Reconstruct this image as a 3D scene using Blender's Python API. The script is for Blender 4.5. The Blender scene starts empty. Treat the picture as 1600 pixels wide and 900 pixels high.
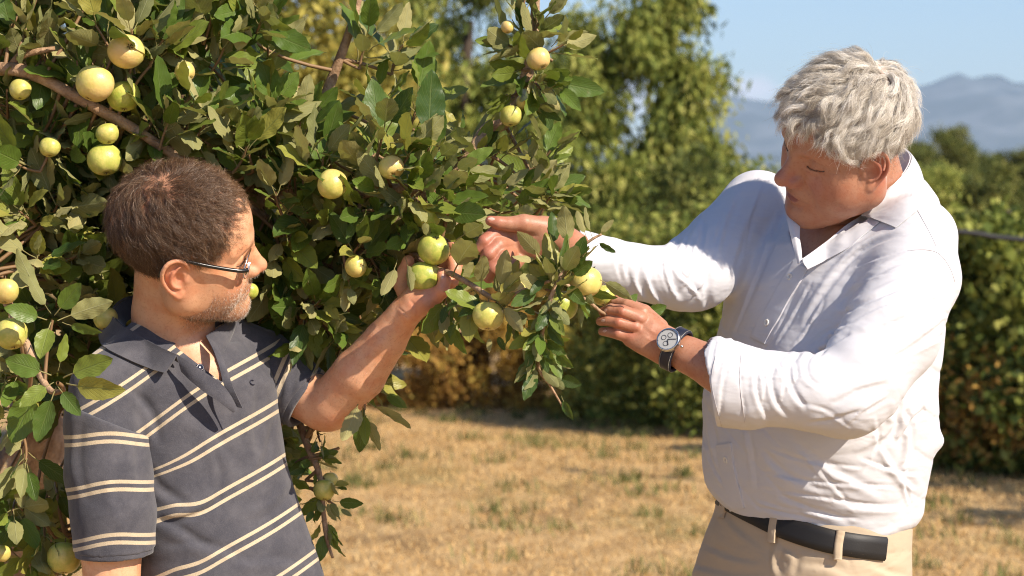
import bpy, math, random
import numpy as np
from mathutils import Vector, Matrix, Quaternion
from math import radians, sin, cos, pi
import mathutils.noise as mnoise

rnd = random.Random(7)
C = bpy.context.scene.collection
sc = bpy.context.scene

# ------------------------------------------------------------------ camera
CAM_Z = 1.6
FOC = 3778.0                 # focal length in photo pixels (85 mm on a 36 mm sensor)
PITCH = math.atan(150.0 / FOC)
cam_d = bpy.data.cameras.new('camera')
cam = bpy.data.objects.new('camera', cam_d)
C.objects.link(cam)
cam_d.sensor_width = 36.0
cam_d.lens = 85.0
cam_d.clip_start = 0.1
cam_d.clip_end = 60000
cam.location = (0, 0, CAM_Z)
cam.rotation_euler = (pi / 2 - PITCH, 0, 0)
cam_d.dof.use_dof = True
cam_d.dof.focus_distance = 3.40
cam_d.dof.aperture_fstop = 8.0
sc.camera = cam

# ------------------------------------------------------------------ light
SUN = Vector((0.60, -0.50, 0.62)).normalized()      # direction towards the sun
sun_el = math.asin(SUN.z)
sun_az = math.atan2(SUN.x, SUN.y)
world = bpy.data.worlds.new("World")
sc.world = world
world.use_nodes = True
wn = world.node_tree
wn.nodes.clear()
sky = wn.nodes.new('ShaderNodeTexSky')
sky.sky_type = 'NISHITA'
sky.sun_disc = False
sky.sun_elevation = sun_el
sky.sun_rotation = sun_az
sky.altitude = 200
sky.air_density = 1.0
sky.dust_density = 0.5
sky.ozone_density = 3.0
wbg = wn.nodes.new('ShaderNodeBackground')
wbg.inputs['Strength'].default_value = 0.082
wo = wn.nodes.new('ShaderNodeOutputWorld')
wn.links.new(sky.outputs[0], wbg.inputs[0])
wn.links.new(wbg.outputs[0], wo.inputs[0])

sl = bpy.data.lights.new('sun', 'SUN')
sl.energy = 5.0
sl.angle = radians(0.5)
sl.color = (1.0, 0.88, 0.725)
so = bpy.data.objects.new('sun', sl)
C.objects.link(so)
so.rotation_euler = SUN.to_track_quat('Z', 'Y').to_euler()
so.location = (6, -5, 8)

sc.view_settings.view_transform = 'Standard'
sc.view_settings.look = 'None'
sc.view_settings.exposure = 0.62
sc.view_settings.gamma = 1.0
sc.render.engine = 'CYCLES'
sc.cycles.use_denoising = True
sc.cycles.denoising_prefilter = 'NONE'
sc.cycles.denoising_input_passes = 'RGB_ALBEDO_NORMAL'
sc.cycles.adaptive_threshold = 0.004
sc.cycles.filter_width = 1.1
sc.cycles.max_bounces = 8
sc.cycles.transparent_max_bounces = 12
sc.cycles.volume_bounces = 2

# ------------------------------------------------------------------ picture -> place
S0 = 3.5 / FOC               # metres per photo pixel, 3.5 m away
def at(px, py, Y):
    """the point seen at photo pixel (px, py), Y metres away"""
    u = (px - 800) / FOC
    v = (450 - py) / FOC
    d = Vector((u, cos(PITCH) + v * sin(PITCH), -sin(PITCH) + v * cos(PITCH)))
    k = Y / d.y
    return Vector((d.x * k, Y, CAM_Z + d.z * k))
def W(px, py, d=0.0):
    """same, depth given in photo pixels behind the 3.5 m plane"""
    return at(px, py, 3.5 + d * S0)
def L(r, d=0.0):
    return r * S0 * (3.5 + d * S0) / 3.5
def A3(v):
    return np.array(v, dtype=np.float64)

# ------------------------------------------------------------------ objects
def tag(o, label=None, cat=None, group=None, kind=None):
    if label: o['label'] = label
    if cat: o['category'] = cat
    if group: o['group'] = group
    if kind: o['kind'] = kind
    return o
def wmat(o):
    """world matrix without waiting for the depsgraph"""
    return o.matrix_basis.copy() if o.parent is None else wmat(o.parent) @ o.matrix_parent_inverse @ o.matrix_basis
def link(o, parent=None):
    C.objects.link(o)
    if parent is not None:
        o.parent = parent
        o.matrix_parent_inverse = wmat(parent).inverted()
    return o
def empty(name, loc, label, cat, group=None):
    o = bpy.data.objects.new(name, None)
    o.empty_display_size = 0.1
    o.location = loc
    C.objects.link(o)
    return tag(o, label, cat, group)
def mesh_np(name, V, F, mat=None, parent=None, smooth=True, attrs=None, uv=None):
    """V (n,3), F (m,k) all the same k, or a list of faces"""
    me = bpy.data.meshes.new(name)
    V = np.asarray(V, dtype=np.float32)
    if isinstance(F, np.ndarray):
        n, k = F.shape
        me.vertices.add(len(V)); me.vertices.foreach_set('co', V.ravel())
        me.loops.add(n * k); me.loops.foreach_set('vertex_index', F.ravel().astype(np.int32))
        me.polygons.add(n)
        me.polygons.foreach_set('loop_start', np.arange(0, n * k, k, dtype=np.int32))
        me.update(calc_edges=True)
    else:
        me.from_pydata([tuple(v) for v in V], [], [tuple(f) for f in F])
        me.update()
    if smooth:
        me.polygons.foreach_set('use_smooth', np.ones(len(me.polygons), dtype=bool))
    if attrs:
        for an, av in attrs.items():
            av = np.asarray(av, dtype=np.float32)
            if av.ndim == 1:
                a = me.attributes.new(an, 'FLOAT', 'POINT'); a.data.foreach_set('value', av)
            else:
                a = me.attributes.new(an, 'FLOAT_VECTOR', 'POINT'); a.data.foreach_set('vector', av.ravel())
    if uv is not None:      # per-vertex uv
        ul = me.uv_layers.new(name='uv')
        li = np.empty(len(me.loops), dtype=np.int32); me.loops.foreach_get('vertex_index', li)
        ul.data.foreach_set('uv', np.asarray(uv, dtype=np.float32)[li].ravel())
    if mat: me.materials.append(mat)
    if parent == 'mesh': return me
    o = bpy.data.objects.new(name, me)
    link(o, parent)
    return o

# ------------------------------------------------------------------ materials
def mat_new(name):
    m = bpy.data.materials.new(name)
    m.use_nodes = True
    nt = m.node_tree
    b = nt.nodes.get('Principled BSDF')
    return m, nt, b
class NT:
    """small helper to write node graphs"""
    def __init__(s, nt): s.nt = nt
    def n(s, t, **kw):
        x = s.nt.nodes.new(t)
        for k, v in kw.items(): setattr(x, k, v)
        return x
    def l(s, a, b): s.nt.links.new(a, b)
    def val(s, sock, v):
        if hasattr(v, 'is_output') or isinstance(v, bpy.types.NodeSocket): s.l(v, sock)
        else: sock.default_value = v
    def math(s, op, a, b=None, c=None, clamp=False):
        x = s.n('ShaderNodeMath', operation=op, use_clamp=clamp)
        s.val(x.inputs[0], a)
        if b is not None: s.val(x.inputs[1], b)
        if c is not None: s.val(x.inputs[2], c)
        return x.outputs[0]
    def mix(s, f, a, b, blend='MIX'):
        x = s.n('ShaderNodeMix', data_type='RGBA', blend_type=blend)
        s.val(x.inputs[0], f)
        for i, v in ((6, a), (7, b)):
            if isinstance(v, (tuple, list)): x.inputs[i].default_value = (*v[:3], 1)
            else: s.l(v, x.inputs[i])
        return x.outputs[2]
    def ss(s, v, a, b):
        x = s.n('ShaderNodeMapRange', interpolation_type='SMOOTHSTEP')
        s.val(x.inputs[0], v); s.val(x.inputs[1], a); s.val(x.inputs[2], b)
        return x.outputs[0]
    def attr(s, name):
        x = s.n('ShaderNodeAttribute', attribute_name=name)
        return x
    def noise(s, scale, detail=3, rough=0.5, vec=None, dist=0.0):
        x = s.n('ShaderNodeTexNoise')
        x.inputs['Scale'].default_value = scale; x.inputs['Detail'].default_value = detail
        x.inputs['Roughness'].default_value = rough; x.inputs['Distortion'].default_value = dist
        if vec is None:
            g = s.n('ShaderNodeNewGeometry'); vec = g.outputs['Position']
        s.l(vec, x.inputs['Vector'])
        return x
    def mapping(s, vec, scale=(1, 1, 1), rot=(0, 0, 0)):
        x = s.n('ShaderNodeMapping')
        s.l(vec, x.inputs[0]); x.inputs['Scale'].default_value = scale; x.inputs['Rotation'].default_value = rot
        return x.outputs[0]
    def pos(s): return s.n('ShaderNodeNewGeometry').outputs['Position']
    def bump(s, h, strength=0.3, dist=0.002, normal=None):
        x = s.n('ShaderNodeBump')
        x.inputs['Strength'].default_value = strength; x.inputs['Distance'].default_value = dist
        s.l(h, x.inputs['Height'])
        if normal is not None: s.l(normal, x.inputs['Normal'])
        return x.outputs[0]
    def ramp(s, f, stops):
        x = s.n('ShaderNodeValToRGB')
        el = x.color_ramp.elements
        while len(el) < len(stops): el.new(0.5)
        for e, (p, c) in zip(el, stops): e.position = p; e.color = (*c, 1)
        s.l(f, x.inputs[0])
        return x.outputs[0]
def simple(name, col, rough=0.5, metal=0.0, spec=0.5, bump=None):
    m, nt, b = mat_new(name)
    b.inputs['Base Color'].default_value = (*col, 1)
    b.inputs['Roughness'].default_value = rough
    b.inputs['Metallic'].default_value = metal
    b.inputs['Specular IOR Level'].default_value = spec
    if bump:
        N = NT(nt); nz = N.noise(bump[0], 3)
        nt.links.new(N.bump(nz.outputs[0], bump[1], bump[2]), b.inputs['Normal'])
    return m
# ------------------------------------------------------------------ sculpting with distance fields
class Field:
    def __init__(s, lo, hi, h):
        s.lo = A3(lo); s.h = h
        s.n = np.ceil((A3(hi) - s.lo) / h).astype(int) + 1
        s.ax = [(s.lo[i] + h * np.arange(s.n[i])).astype(np.float32) for i in range(3)]
        s.F = np.full(tuple(s.n), 0.05, dtype=np.float32)
    def box(s, lo, hi):
        a = np.clip(np.floor((A3(lo) - s.lo) / s.h).astype(int), 0, s.n)
        b = np.clip(np.ceil((A3(hi) - s.lo) / s.h).astype(int) + 1, 0, s.n)
        if np.any(b <= a): return None
        sl = tuple(slice(a[i], b[i]) for i in range(3))
        X = s.ax[0][sl[0]][:, None, None]; Y = s.ax[1][sl[1]][None, :, None]; Z = s.ax[2][sl[2]][None, None, :]
        return sl, X, Y, Z
    def comb(s, sl, d, k, mode):
        F = s.F[sl]
        if mode == 'add':
            h = np.maximum(k - np.abs(F - d), 0) / max(k, 1e-6)
            s.F[sl] = np.minimum(F, d) - h * h * k * 0.25
        elif mode == 'sub':
            d = -d
            h = np.maximum(k - np.abs(F - d), 0) / max(k, 1e-6)
            s.F[sl] = np.maximum(F, d) + h * h * k * 0.25
        elif mode == 'and':
            h = np.maximum(k - np.abs(F - d), 0) / max(k, 1e-6)
            s.F[sl] = np.maximum(F, d) + h * h * k * 0.25
    def ell(s, c, r, k=0.01, mode='add', R=None):
        c = A3(c); r = np.broadcast_to(A3(r), (3,)); m = r.max() + k + 3 * s.h
        q = s.box(c - m, c + m)
        if q is None: return
        sl, X, Y, Z = q
        X = X - c[0]; Y = Y - c[1]; Z = Z - c[2]
        if R is not None:      # R: 3x3, columns are the ellipsoid axes
            R = np.array(R, dtype=np.float64)
            P = [X * R[0, i] + Y * R[1, i] + Z * R[2, i] for i in range(3)]
        else: P = [X, Y, Z]
        k0 = np.sqrt((P[0] / r[0]) ** 2 + (P[1] / r[1]) ** 2 + (P[2] / r[2]) ** 2)
        k1 = np.sqrt((P[0] / r[0] ** 2) ** 2 + (P[1] / r[1] ** 2) ** 2 + (P[2] / r[2] ** 2) ** 2) + 1e-9
        s.comb(sl, (k0 * (k0 - 1) / k1).astype(np.float32), k, mode)
    def segd(s, X, Y, Z, a, b):
        ba = b - a; L2 = max(float(ba @ ba), 1e-12)
        t = np.clip(((X - a[0]) * ba[0] + (Y - a[1]) * ba[1] + (Z - a[2]) * ba[2]) / L2, 0, 1).astype(np.float32)
        return t, X - a[0] - t * ba[0], Y - a[1] - t * ba[1], Z - a[2] - t * ba[2]
    def cone(s, a, b, ra, rb, k=0.01, mode='add', flat=None, f=1.0):
        a = A3(a); b = A3(b); m = max(ra, rb) + k + 3 * s.h
        q = s.box(np.minimum(a, b) - m, np.maximum(a, b) + m)
        if q is None: return
        sl, X, Y, Z = q
        t, vx, vy, vz = s.segd(X, Y, Z, a, b)
        d2 = vx * vx + vy * vy + vz * vz
        if flat is not None:
            fn = A3(flat); fn = fn / np.linalg.norm(fn)
            vn = vx * fn[0] + vy * fn[1] + vz * fn[2]
            d2 = d2 + vn * vn * (f * f - 1)
        s.comb(sl, (np.sqrt(d2) - (ra + (rb - ra) * t)).astype(np.float32), k, mode)
    def chain(s, pts, rs, k=0.01, mode='add', flat=None, f=1.0):
        """tapered tube; segments first joined to one another, then blended in"""
        pts = [A3(p) for p in pts]; m = max(rs) + k + 3 * s.h
        q = s.box(np.min(pts, 0) - m, np.max(pts, 0) + m)
        if q is None: return
        sl, X, Y, Z = q
        D = None
        for i in range(len(pts) - 1):
            t, vx, vy, vz = s.segd(X, Y, Z, pts[i], pts[i + 1])
            d2 = vx * vx + vy * vy + vz * vz
            if flat is not None:
                fn = A3(flat[i] if isinstance(flat, list) else flat); fn = fn / np.linalg.norm(fn)
                vn = vx * fn[0] + vy * fn[1] + vz * fn[2]
                d2 = d2 + vn * vn * (f * f - 1)
            d = (np.sqrt(d2) - (rs[i] + (rs[i + 1] - rs[i]) * t)).astype(np.float32)
            if D is None: D = d
            else:
                kk = 0.15 * max(rs[i], 1e-4)
                h = np.maximum(kk - np.abs(D - d), 0) / kk
                D = np.minimum(D, d) - h * h * kk * 0.25
        s.comb(sl, D, k, mode)
    def groove(s, pts, w, amp, taper=True, side=None, surf=False):
        """push the surface in (amp > 0) or out (amp < 0) along a polyline; profile is a gaussian of width w"""
        if surf:
            pts = catmull(pts, max(6, 3 * len(pts)))
            for _ in range(3): pts = np.array([p - np.clip(_interp(s, p[None])[0], -0.006, 0.006) * f_normal(s, p, 0.0025) for p in pts])
        pts = [A3(p) for p in pts]; m = 3.0 * w
        q = s.box(np.min(pts, 0) - m, np.max(pts, 0) + m)
        if q is None: return
        sl, X, Y, Z = q
        D = None; T = None; n = len(pts) - 1
        ln = [np.linalg.norm(pts[i + 1] - pts[i]) for i in range(n)]; tot = sum(ln) + 1e-9; acc = 0
        for i in range(n):
            t, vx, vy, vz = s.segd(X, Y, Z, pts[i], pts[i + 1])
            d = vx * vx + vy * vy + vz * vz
            tt = (acc + t * ln[i]) / tot; acc += ln[i]
            if D is None: D, T = d, tt * np.ones_like(d)
            else:
                c = d < D; D = np.where(c, d, D); T = np.where(c, tt, T)
        g = np.exp(-D / (w * w)) * amp
        if taper: g = g * np.clip(np.sin(pi * np.clip(T, 0.0, 1.0)), 0, 1) ** 0.6
        s.F[sl] += g.astype(np.float32)
    def bump(s, c, sig, amp):
        """swell (amp > 0) or dent the surface near c"""
        c = A3(c); sig = np.broadcast_to(A3(sig), (3,))
        q = s.box(c - 3 * sig, c + 3 * sig)
        if q is None: return
        sl, X, Y, Z = q
        g = np.exp(-(((X - c[0]) / sig[0]) ** 2 + ((Y - c[1]) / sig[1]) ** 2 + ((Z - c[2]) / sig[2]) ** 2)) * amp
        s.F[sl] -= g.astype(np.float32)
    def func(s, fn, k=0.01, mode='add', lo=None, hi=None):
        q = s.box(s.lo if lo is None else lo, s.ax_hi() if hi is None else hi)
        sl, X, Y, Z = q
        s.comb(sl, fn(X, Y, Z).astype(np.float32), k, mode)
    def disp(s, fn):
        sl, X, Y, Z = s.box(s.lo, s.ax_hi())
        s.F += fn(X, Y, Z).astype(np.float32)
    def ax_hi(s): return s.lo + s.h * (s.n - 1)
    def mesh(s):
        """surface nets"""
        F = s.F; S = F < 0
        c = [S[i:S.shape[0] - 1 + i, j:S.shape[1] - 1 + j, k:S.shape[2] - 1 + k] for i in (0, 1) for j in (0, 1) for k in (0, 1)]
        cnt = sum(x.astype(np.int8) for x in c)
        act = (cnt > 0) & (cnt < 8)
        idx = np.argwhere(act)
        vid = np.full(act.shape, -1, dtype=np.int32); vid[act] = np.arange(len(idx))
        I, J, K = idx.T
        acc = np.zeros((len(idx), 3)); num = np.zeros(len(idx))
        corners = [(i, j, k) for i in (0, 1) for j in (0, 1) for k in (0, 1)]
        val = {q: F[I + q[0], J + q[1], K + q[2]] for q in corners}
        for a in corners:
            for ax in range(3):
                if a[ax] == 1: continue
                b = list(a); b[ax] = 1; b = tuple(b)
                va, vb = val[a], val[b]
                m = (va < 0) != (vb < 0)
                t = np.where(m, va / np.where(m, va - vb, 1), 0)
                p = np.zeros((len(idx), 3)); p += a; p[:, ax] += t
                acc += p * m[:, None]; num += m
        V = s.lo + s.h * (idx + acc / num[:, None])
        faces = []
        for ax in range(3):
            u, v = [(1, 2), (2, 0), (0, 1)][ax]
            sa = [slice(None)] * 3; sb = [slice(None)] * 3
            sa[ax] = slice(0, -1); sb[ax] = slice(1, None)
            A = S[tuple(sa)]; B = S[tuple(sb)]
            E = np.argwhere(A != B)
            E = E[(E[:, u] > 0) & (E[:, v] > 0) & (E[:, u] < S.shape[u] - 1) & (E[:, v] < S.shape[v] - 1)]
            fl = A[tuple(E.T)]
            def g(du, dv):
                Q = E.copy(); Q[:, u] += du; Q[:, v] += dv
                return vid[tuple(Q.T)]
            q = np.stack([g(-1, -1), g(0, -1), g(0, 0), g(-1, 0)], 1)
            q[~fl] = q[~fl][:, ::-1]
            faces.append(q)
        Fc = np.concatenate(faces); Fc = Fc[(Fc >= 0).all(1)]
        return V, Fc
def relax(V, F, it=2, lam=0.5):
    """a little Laplacian smoothing of a quad mesh"""
    n = len(V)
    E = np.concatenate([F[:, [0, 1]], F[:, [1, 2]], F[:, [2, 3]], F[:, [3, 0]]])
    for _ in range(it):
        acc = np.zeros((n, 3)); cnt = np.zeros(n)
        for j in range(3):
            acc[:, j] = np.bincount(E[:, 0], V[E[:, 1], j], n) + np.bincount(E[:, 1], V[E[:, 0], j], n)
        cnt = np.bincount(E[:, 0], minlength=n) + np.bincount(E[:, 1], minlength=n)
        V = V + lam * (acc / np.maximum(cnt, 1)[:, None] - V)
    return V
def vnormals(V, F):
    a = V[F[:, 2]] - V[F[:, 0]]; b = V[F[:, 3]] - V[F[:, 1]]
    fn = np.cross(a, b)
    N = np.zeros_like(V)
    for i in range(4):
        for j in range(3): N[:, j] += np.bincount(F[:, i], fn[:, j], len(V))
    return N / (np.linalg.norm(N, axis=1)[:, None] + 1e-12)
def join_vf(parts):
    V = []; F = []; o = 0
    for v, f in parts:
        V.append(v); F.append(f + o); o += len(v)
    return np.concatenate(V), np.concatenate(F)
def gauss(P, c, s):
    return np.exp(-(((P - A3(c)) / np.broadcast_to(A3(s), (3,))) ** 2).sum(1))
def sstep(x, a, b):
    t = np.clip((x - a) / (b - a), 0, 1); return t * t * (3 - 2 * t)
def axes_from(fwd, up):
    """matrix whose columns are x = fwd, y = left, z = up"""
    f = Vector(fwd).normalized(); u = Vector(up); l = u.cross(f).normalized(); u = f.cross(l).normalized()
    return Matrix((f, l, u)).transposed()
CP, SP = cos(PITCH), sin(PITCH)
def to_photo(X, Y, Z):
    zc = Y * CP - (Z - CAM_Z) * SP
    px = 800 + FOC * X / zc
    py = 450 - FOC * ((Z - CAM_Z) * CP + Y * SP) / zc
    return px, py, (Y - 3.5) / S0
def PV(V):
    px, py, d = to_photo(V[:, 0], V[:, 1], V[:, 2]); return px, py, d
def fbox(x0, y0, x1, y1, d0, d1, h):
    """field whose box encloses the given photo window between two depths"""
    P = np.array([W(x, y, d) for x in (x0, x1) for y in (y0, y1) for d in (d0, d1)])
    return Field(P.min(0), P.max(0), h)
def _interp(f, P):
    g = (P - f.lo) / f.h
    i = np.floor(g).astype(int); i = np.clip(i, 0, f.n - 2); t = np.clip(g - i, 0, 1)
    r = 0
    for a in (0, 1):
        for b in (0, 1):
            for c in (0, 1):
                w = (t[:, 0] if a else 1 - t[:, 0]) * (t[:, 1] if b else 1 - t[:, 1]) * (t[:, 2] if c else 1 - t[:, 2])
                r = r + w * f.F[i[:, 0] + a, i[:, 1] + b, i[:, 2] + c]
    return r
def f_hit(f, px, py, dmin=None):
    """first point of the sculpted surface along the line of sight through a photo pixel"""
    d0 = (f.lo[1] - 3.5) / S0 if dmin is None else dmin; d1 = (f.ax_hi()[1] - 3.5) / S0
    ds = np.linspace(d0, d1, 400)
    P = np.array([W(px, py, d) for d in ds])
    v = _interp(f, P)
    k = np.argmax(v < 0)
    f.miss = v[k] >= 0
    if f.miss: k = int(np.argmin(v))
    elif k > 0:
        t = v[k - 1] / (v[k - 1] - v[k]); return P[k - 1] * (1 - t) + P[k] * t
    return P[k]
def path_on(f, pts, n=14, dmin=None):
    """smooth polyline of surface points through photo pixels"""
    pts = np.array(pts, float)
    if len(pts) > 2:
        t = np.linspace(0, len(pts) - 1, n); out = []
        for q in t:
            i = min(int(q), len(pts) - 2); u = q - i
            p0 = pts[max(i - 1, 0)]; p1 = pts[i]; p2 = pts[i + 1]; p3 = pts[min(i + 2, len(pts) - 1)]
            out.append(0.5 * (2 * p1 + (p2 - p0) * u + (2 * p0 - 5 * p1 + 4 * p2 - p3) * u * u + (3 * p1 - p0 - 3 * p2 + p3) * u ** 3))
        pts = np.array(out)
    return [f_hit(f, a, b, dmin) for a, b in pts]
def fold(f, pts, w, amp, ridge=0.8, side=1, n=10, dmin=None):
    """a cloth fold along photo pixels: a groove w px wide and amp px deep with a roll beside it"""
    P = path_on(f, pts, n, dmin)
    f.groove(P, w * S0, amp * S0)
    if ridge:
        q = np.array(pts, float); T = np.gradient(q, axis=0); T /= np.linalg.norm(T, axis=1)[:, None] + 1e-9
        off = q + side * 1.7 * w * np.stack([-T[:, 1], T[:, 0]], 1)
        P2 = path_on(f, off, n, dmin)
        f.groove(P2, w * 1.15 * S0, -amp * ridge * S0)
def wchain(f, pts, k=8, mode='add', flat=None, ff=1.0):
    """pts: (px, py, d, r) in photo pixels"""
    f.chain([W(*p[:3]) for p in pts], [L(p[3], p[2]) for p in pts], k * S0, mode, flat, ff)
def torso_fn(sec, lat, p=2.3):
    """sec rows: y, centre x, centre d, half width a along lat, half depth b, all photo px"""
    sec = np.array(sec, float); lx, ld = lat
    def fn(X, Y, Z):
        X, Y, Z = np.broadcast_arrays(X, Y, Z)
        px, py, d = to_photo(X.astype(np.float32), Y, Z)
        sc_ = (Y / 3.5)
        cx = np.interp(py, sec[:, 0], sec[:, 1]); cd = np.interp(py, sec[:, 0], sec[:, 2])
        a = np.interp(py, sec[:, 0], sec[:, 3]); b = np.interp(py, sec[:, 0], sec[:, 4])
        x = (px - cx) * sc_; dd = d - cd
        u = x * lx + dd * ld; v = x * (-ld) + dd * lx
        r = (np.abs(u / a) ** p + np.abs(v / b) ** p) ** (1 / p)
        q = (r - 1) * np.minimum(a, b) * 0.9
        e = np.maximum(sec[0, 0] - py, py - sec[-1, 0])
        return np.maximum(q, e) * S0
    return fn
def fnoise(X, Y, Z, seed, freqs, amps):
    """cheap smooth noise from sines"""
    r = np.random.default_rng(seed); out = 0
    for fr, am in zip(freqs, amps):
        for _ in range(4):
            k = r.normal(size=3); k *= fr / np.linalg.norm(k); ph = r.uniform(0, 6.28)
            out = out + am * 0.5 * np.sin(k[0] * X + k[1] * Y + k[2] * Z + ph)
    return out
def catmull(pts, n):
    pts = np.array(pts, float); t = np.linspace(0, len(pts) - 1, n); i = np.clip(t.astype(int), 0, len(pts) - 2); u = (t - i)[:, None]
    p0 = pts[np.maximum(i - 1, 0)]; p1 = pts[i]; p2 = pts[i + 1]; p3 = pts[np.minimum(i + 2, len(pts) - 1)]
    return 0.5 * (2 * p1 + (p2 - p0) * u + (2 * p0 - 5 * p1 + 4 * p2 - p3) * u * u + (3 * p1 - p0 - 3 * p2 + p3) * u ** 3)
def sheet(name, rows, thick, mat, parent, nu=24, nv=8, snap=None, lift=4, bulge=0.0, photo=True, seed=0, wob=0.0):
    """a cloth sheet through rows of (px, py, d) points, given real thickness; snap lays it on a sculpted field"""
    R_ = np.array([catmull(r, nu) for r in rows])                       # rows x nu x 3
    G = np.array([catmull(R_[:, j], nv) for j in range(nu)])            # nu x nv x 3
    P = np.empty_like(G)
    for i in range(nu):
        for j in range(nv):
            x, y, d = G[i, j]
            p = A3(W(x, y, d)) if photo else G[i, j]
            if snap is not None:
                q = f_hit(snap, x, y)
                if not snap.miss and p[1] - 0.07 < q[1] < p[1] + lift * S0: p = A3(W(x, y, (q[1] - 3.5) / S0 - lift))
            P[i, j] = p
    du = np.gradient(P, axis=0); dv = np.gradient(P, axis=1)
    N = np.cross(du, dv); N /= np.linalg.norm(N, axis=2, keepdims=True) + 1e-12
    if bulge:
        P = P + N * (bulge * np.sin(np.linspace(0, pi, nv))[None, :, None])
    if wob:
        r = np.random.default_rng(seed); ph = r.uniform(0, 6, 3)
        uu = np.linspace(0, 1, nu)[:, None, None]; vv = np.linspace(0, 1, nv)[None, :, None]
        P = P + N * wob * (np.sin(9 * uu + 3 * vv + ph[0]) + 0.6 * np.sin(17 * uu - 6 * vv + ph[1])) * np.sin(pi * vv * 0.5 + 0.3)
    T = P - N * thick; n = nu * nv
    V = np.concatenate([P.reshape(-1, 3), T.reshape(-1, 3)])
    idx = np.arange(n).reshape(nu, nv); F = []
    a = np.stack([idx[:-1, :-1], idx[1:, :-1], idx[1:, 1:], idx[:-1, 1:]], -1).reshape(-1, 4)
    F = [a, a[:, ::-1] + n]
    bd = np.concatenate([idx[:, 0], idx[-1, 1:], idx[-2::-1, -1], idx[0, -2:0:-1]])
    b2 = np.roll(bd, -1)
    F.append(np.stack([b2, bd, bd + n, b2 + n], 1))
    o = mesh_np(name, V, np.concatenate(F), mat, parent)
    m = o.modifiers.new('b', 'EDGE_SPLIT'); m.split_angle = radians(60)
    return o
def poly_fn(poly, d0, d1):
    """prism over a convex photo polygon between two depths (negative inside)"""
    poly = np.array(poly, float); c = poly.mean(0)
    def fn(X, Y, Z):
        X, Y, Z = np.broadcast_arrays(X, Y, Z)
        px, py, d = to_photo(X.astype(np.float32), Y, Z)
        r = np.maximum(d0 - d, d - d1)
        for i in range(len(poly)):
            a, b = poly[i], poly[(i + 1) % len(poly)]
            n = np.array([b[1] - a[1], a[0] - b[0]]); n /= np.linalg.norm(n)
            if n @ (c - a) > 0: n = -n
            r = np.maximum(r, (px - a[0]) * n[0] + (py - a[1]) * n[1])
        return r * S0
    return fn
def lathe(prof, n=20):
    """profile of (radius, height) turned round z"""
    V = []; F = []
    for r, h in prof:
        for i in range(n): V.append((r * cos(2 * pi * i / n), r * sin(2 * pi * i / n), h))
    for j in range(len(prof) - 1):
        for i in range(n):
            a = j * n + i; b = j * n + (i + 1) % n
            F.append((a, b, b + n, a + n))
    return np.array(V), np.array(F)
def tube(pts, rad, n=8, cap=True):
    """tube mesh along world points; rad scalar or list"""
    pts = np.array(pts, float); m = len(pts)
    rad = np.broadcast_to(np.array(rad, float), (m,))
    T = np.gradient(pts, axis=0); T /= np.linalg.norm(T, axis=1, keepdims=True) + 1e-12
    up = np.array([0.31, 0.2, 0.93]);
    if abs(T[0] @ up) > 0.95: up = np.array([1.0, 0, 0])
    V = []
    x = np.cross(T[0], up); x /= np.linalg.norm(x)
    for i in range(m):
        x = x - (x @ T[i]) * T[i]; x /= np.linalg.norm(x) + 1e-12
        y = np.cross(T[i], x)
        for k in range(n):
            a = 2 * pi * k / n
            V.append(pts[i] + rad[i] * (cos(a) * x + sin(a) * y))
    F = []
    for i in range(m - 1):
        for k in range(n):
            a = i * n + k; b = i * n + (k + 1) % n
            F.append((a, b, b + n, a + n))
    if cap:
        h = n // 2
        for k in range(h - 1):          # quads across the round end
            F.append((k, n - 1 - k, n - 2 - k, k + 1)); o = (m - 1) * n
            F.append((o + k + 1, o + n - 2 - k, o + n - 1 - k, o + k))
    return np.array(V), np.array(F)
def place(V, loc, nrm, up=(0, 0, 1), scale=1.0):
    """move a z-up mesh so that z points along nrm"""
    n = Vector(nrm).normalized(); u = Vector(up); x = u.cross(n)
    if x.length < 1e-4: x = Vector((1, 0, 0)).cross(n)
    x.normalize(); y = n.cross(x)
    M = np.array([x, y, n]).T
    return (V * scale) @ M.T + A3(loc)
def f_normal(f, p, e=0.004):
    p = A3(p); g = np.array([_interp(f, (p + d)[None])[0] - _interp(f, (p - d)[None])[0] for d in np.eye(3) * e])
    return g / (np.linalg.norm(g) + 1e-12)
# ------------------------------------------------------------------ a head, in its own frame
# x forward, y to its left, z up, origin between the ear canals, metres
def head_frame(sgn, yaw, pitch, roll):
    a, b, g = radians(yaw), radians(pitch), radians(roll)
    F = np.array([sgn * cos(a) * cos(b), -sin(a) * cos(b), -sin(b)])
    Fh = np.array([F[0], F[1], 0]); Fh /= np.linalg.norm(Fh)
    l = np.cross([0, 0, 1], Fh); u = np.cross(F, l)
    s = -1 if sgn < 0 else 1
    return np.stack([F, cos(g) * l + s * sin(g) * u, cos(g) * u - s * sin(g) * l], 1)

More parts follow.
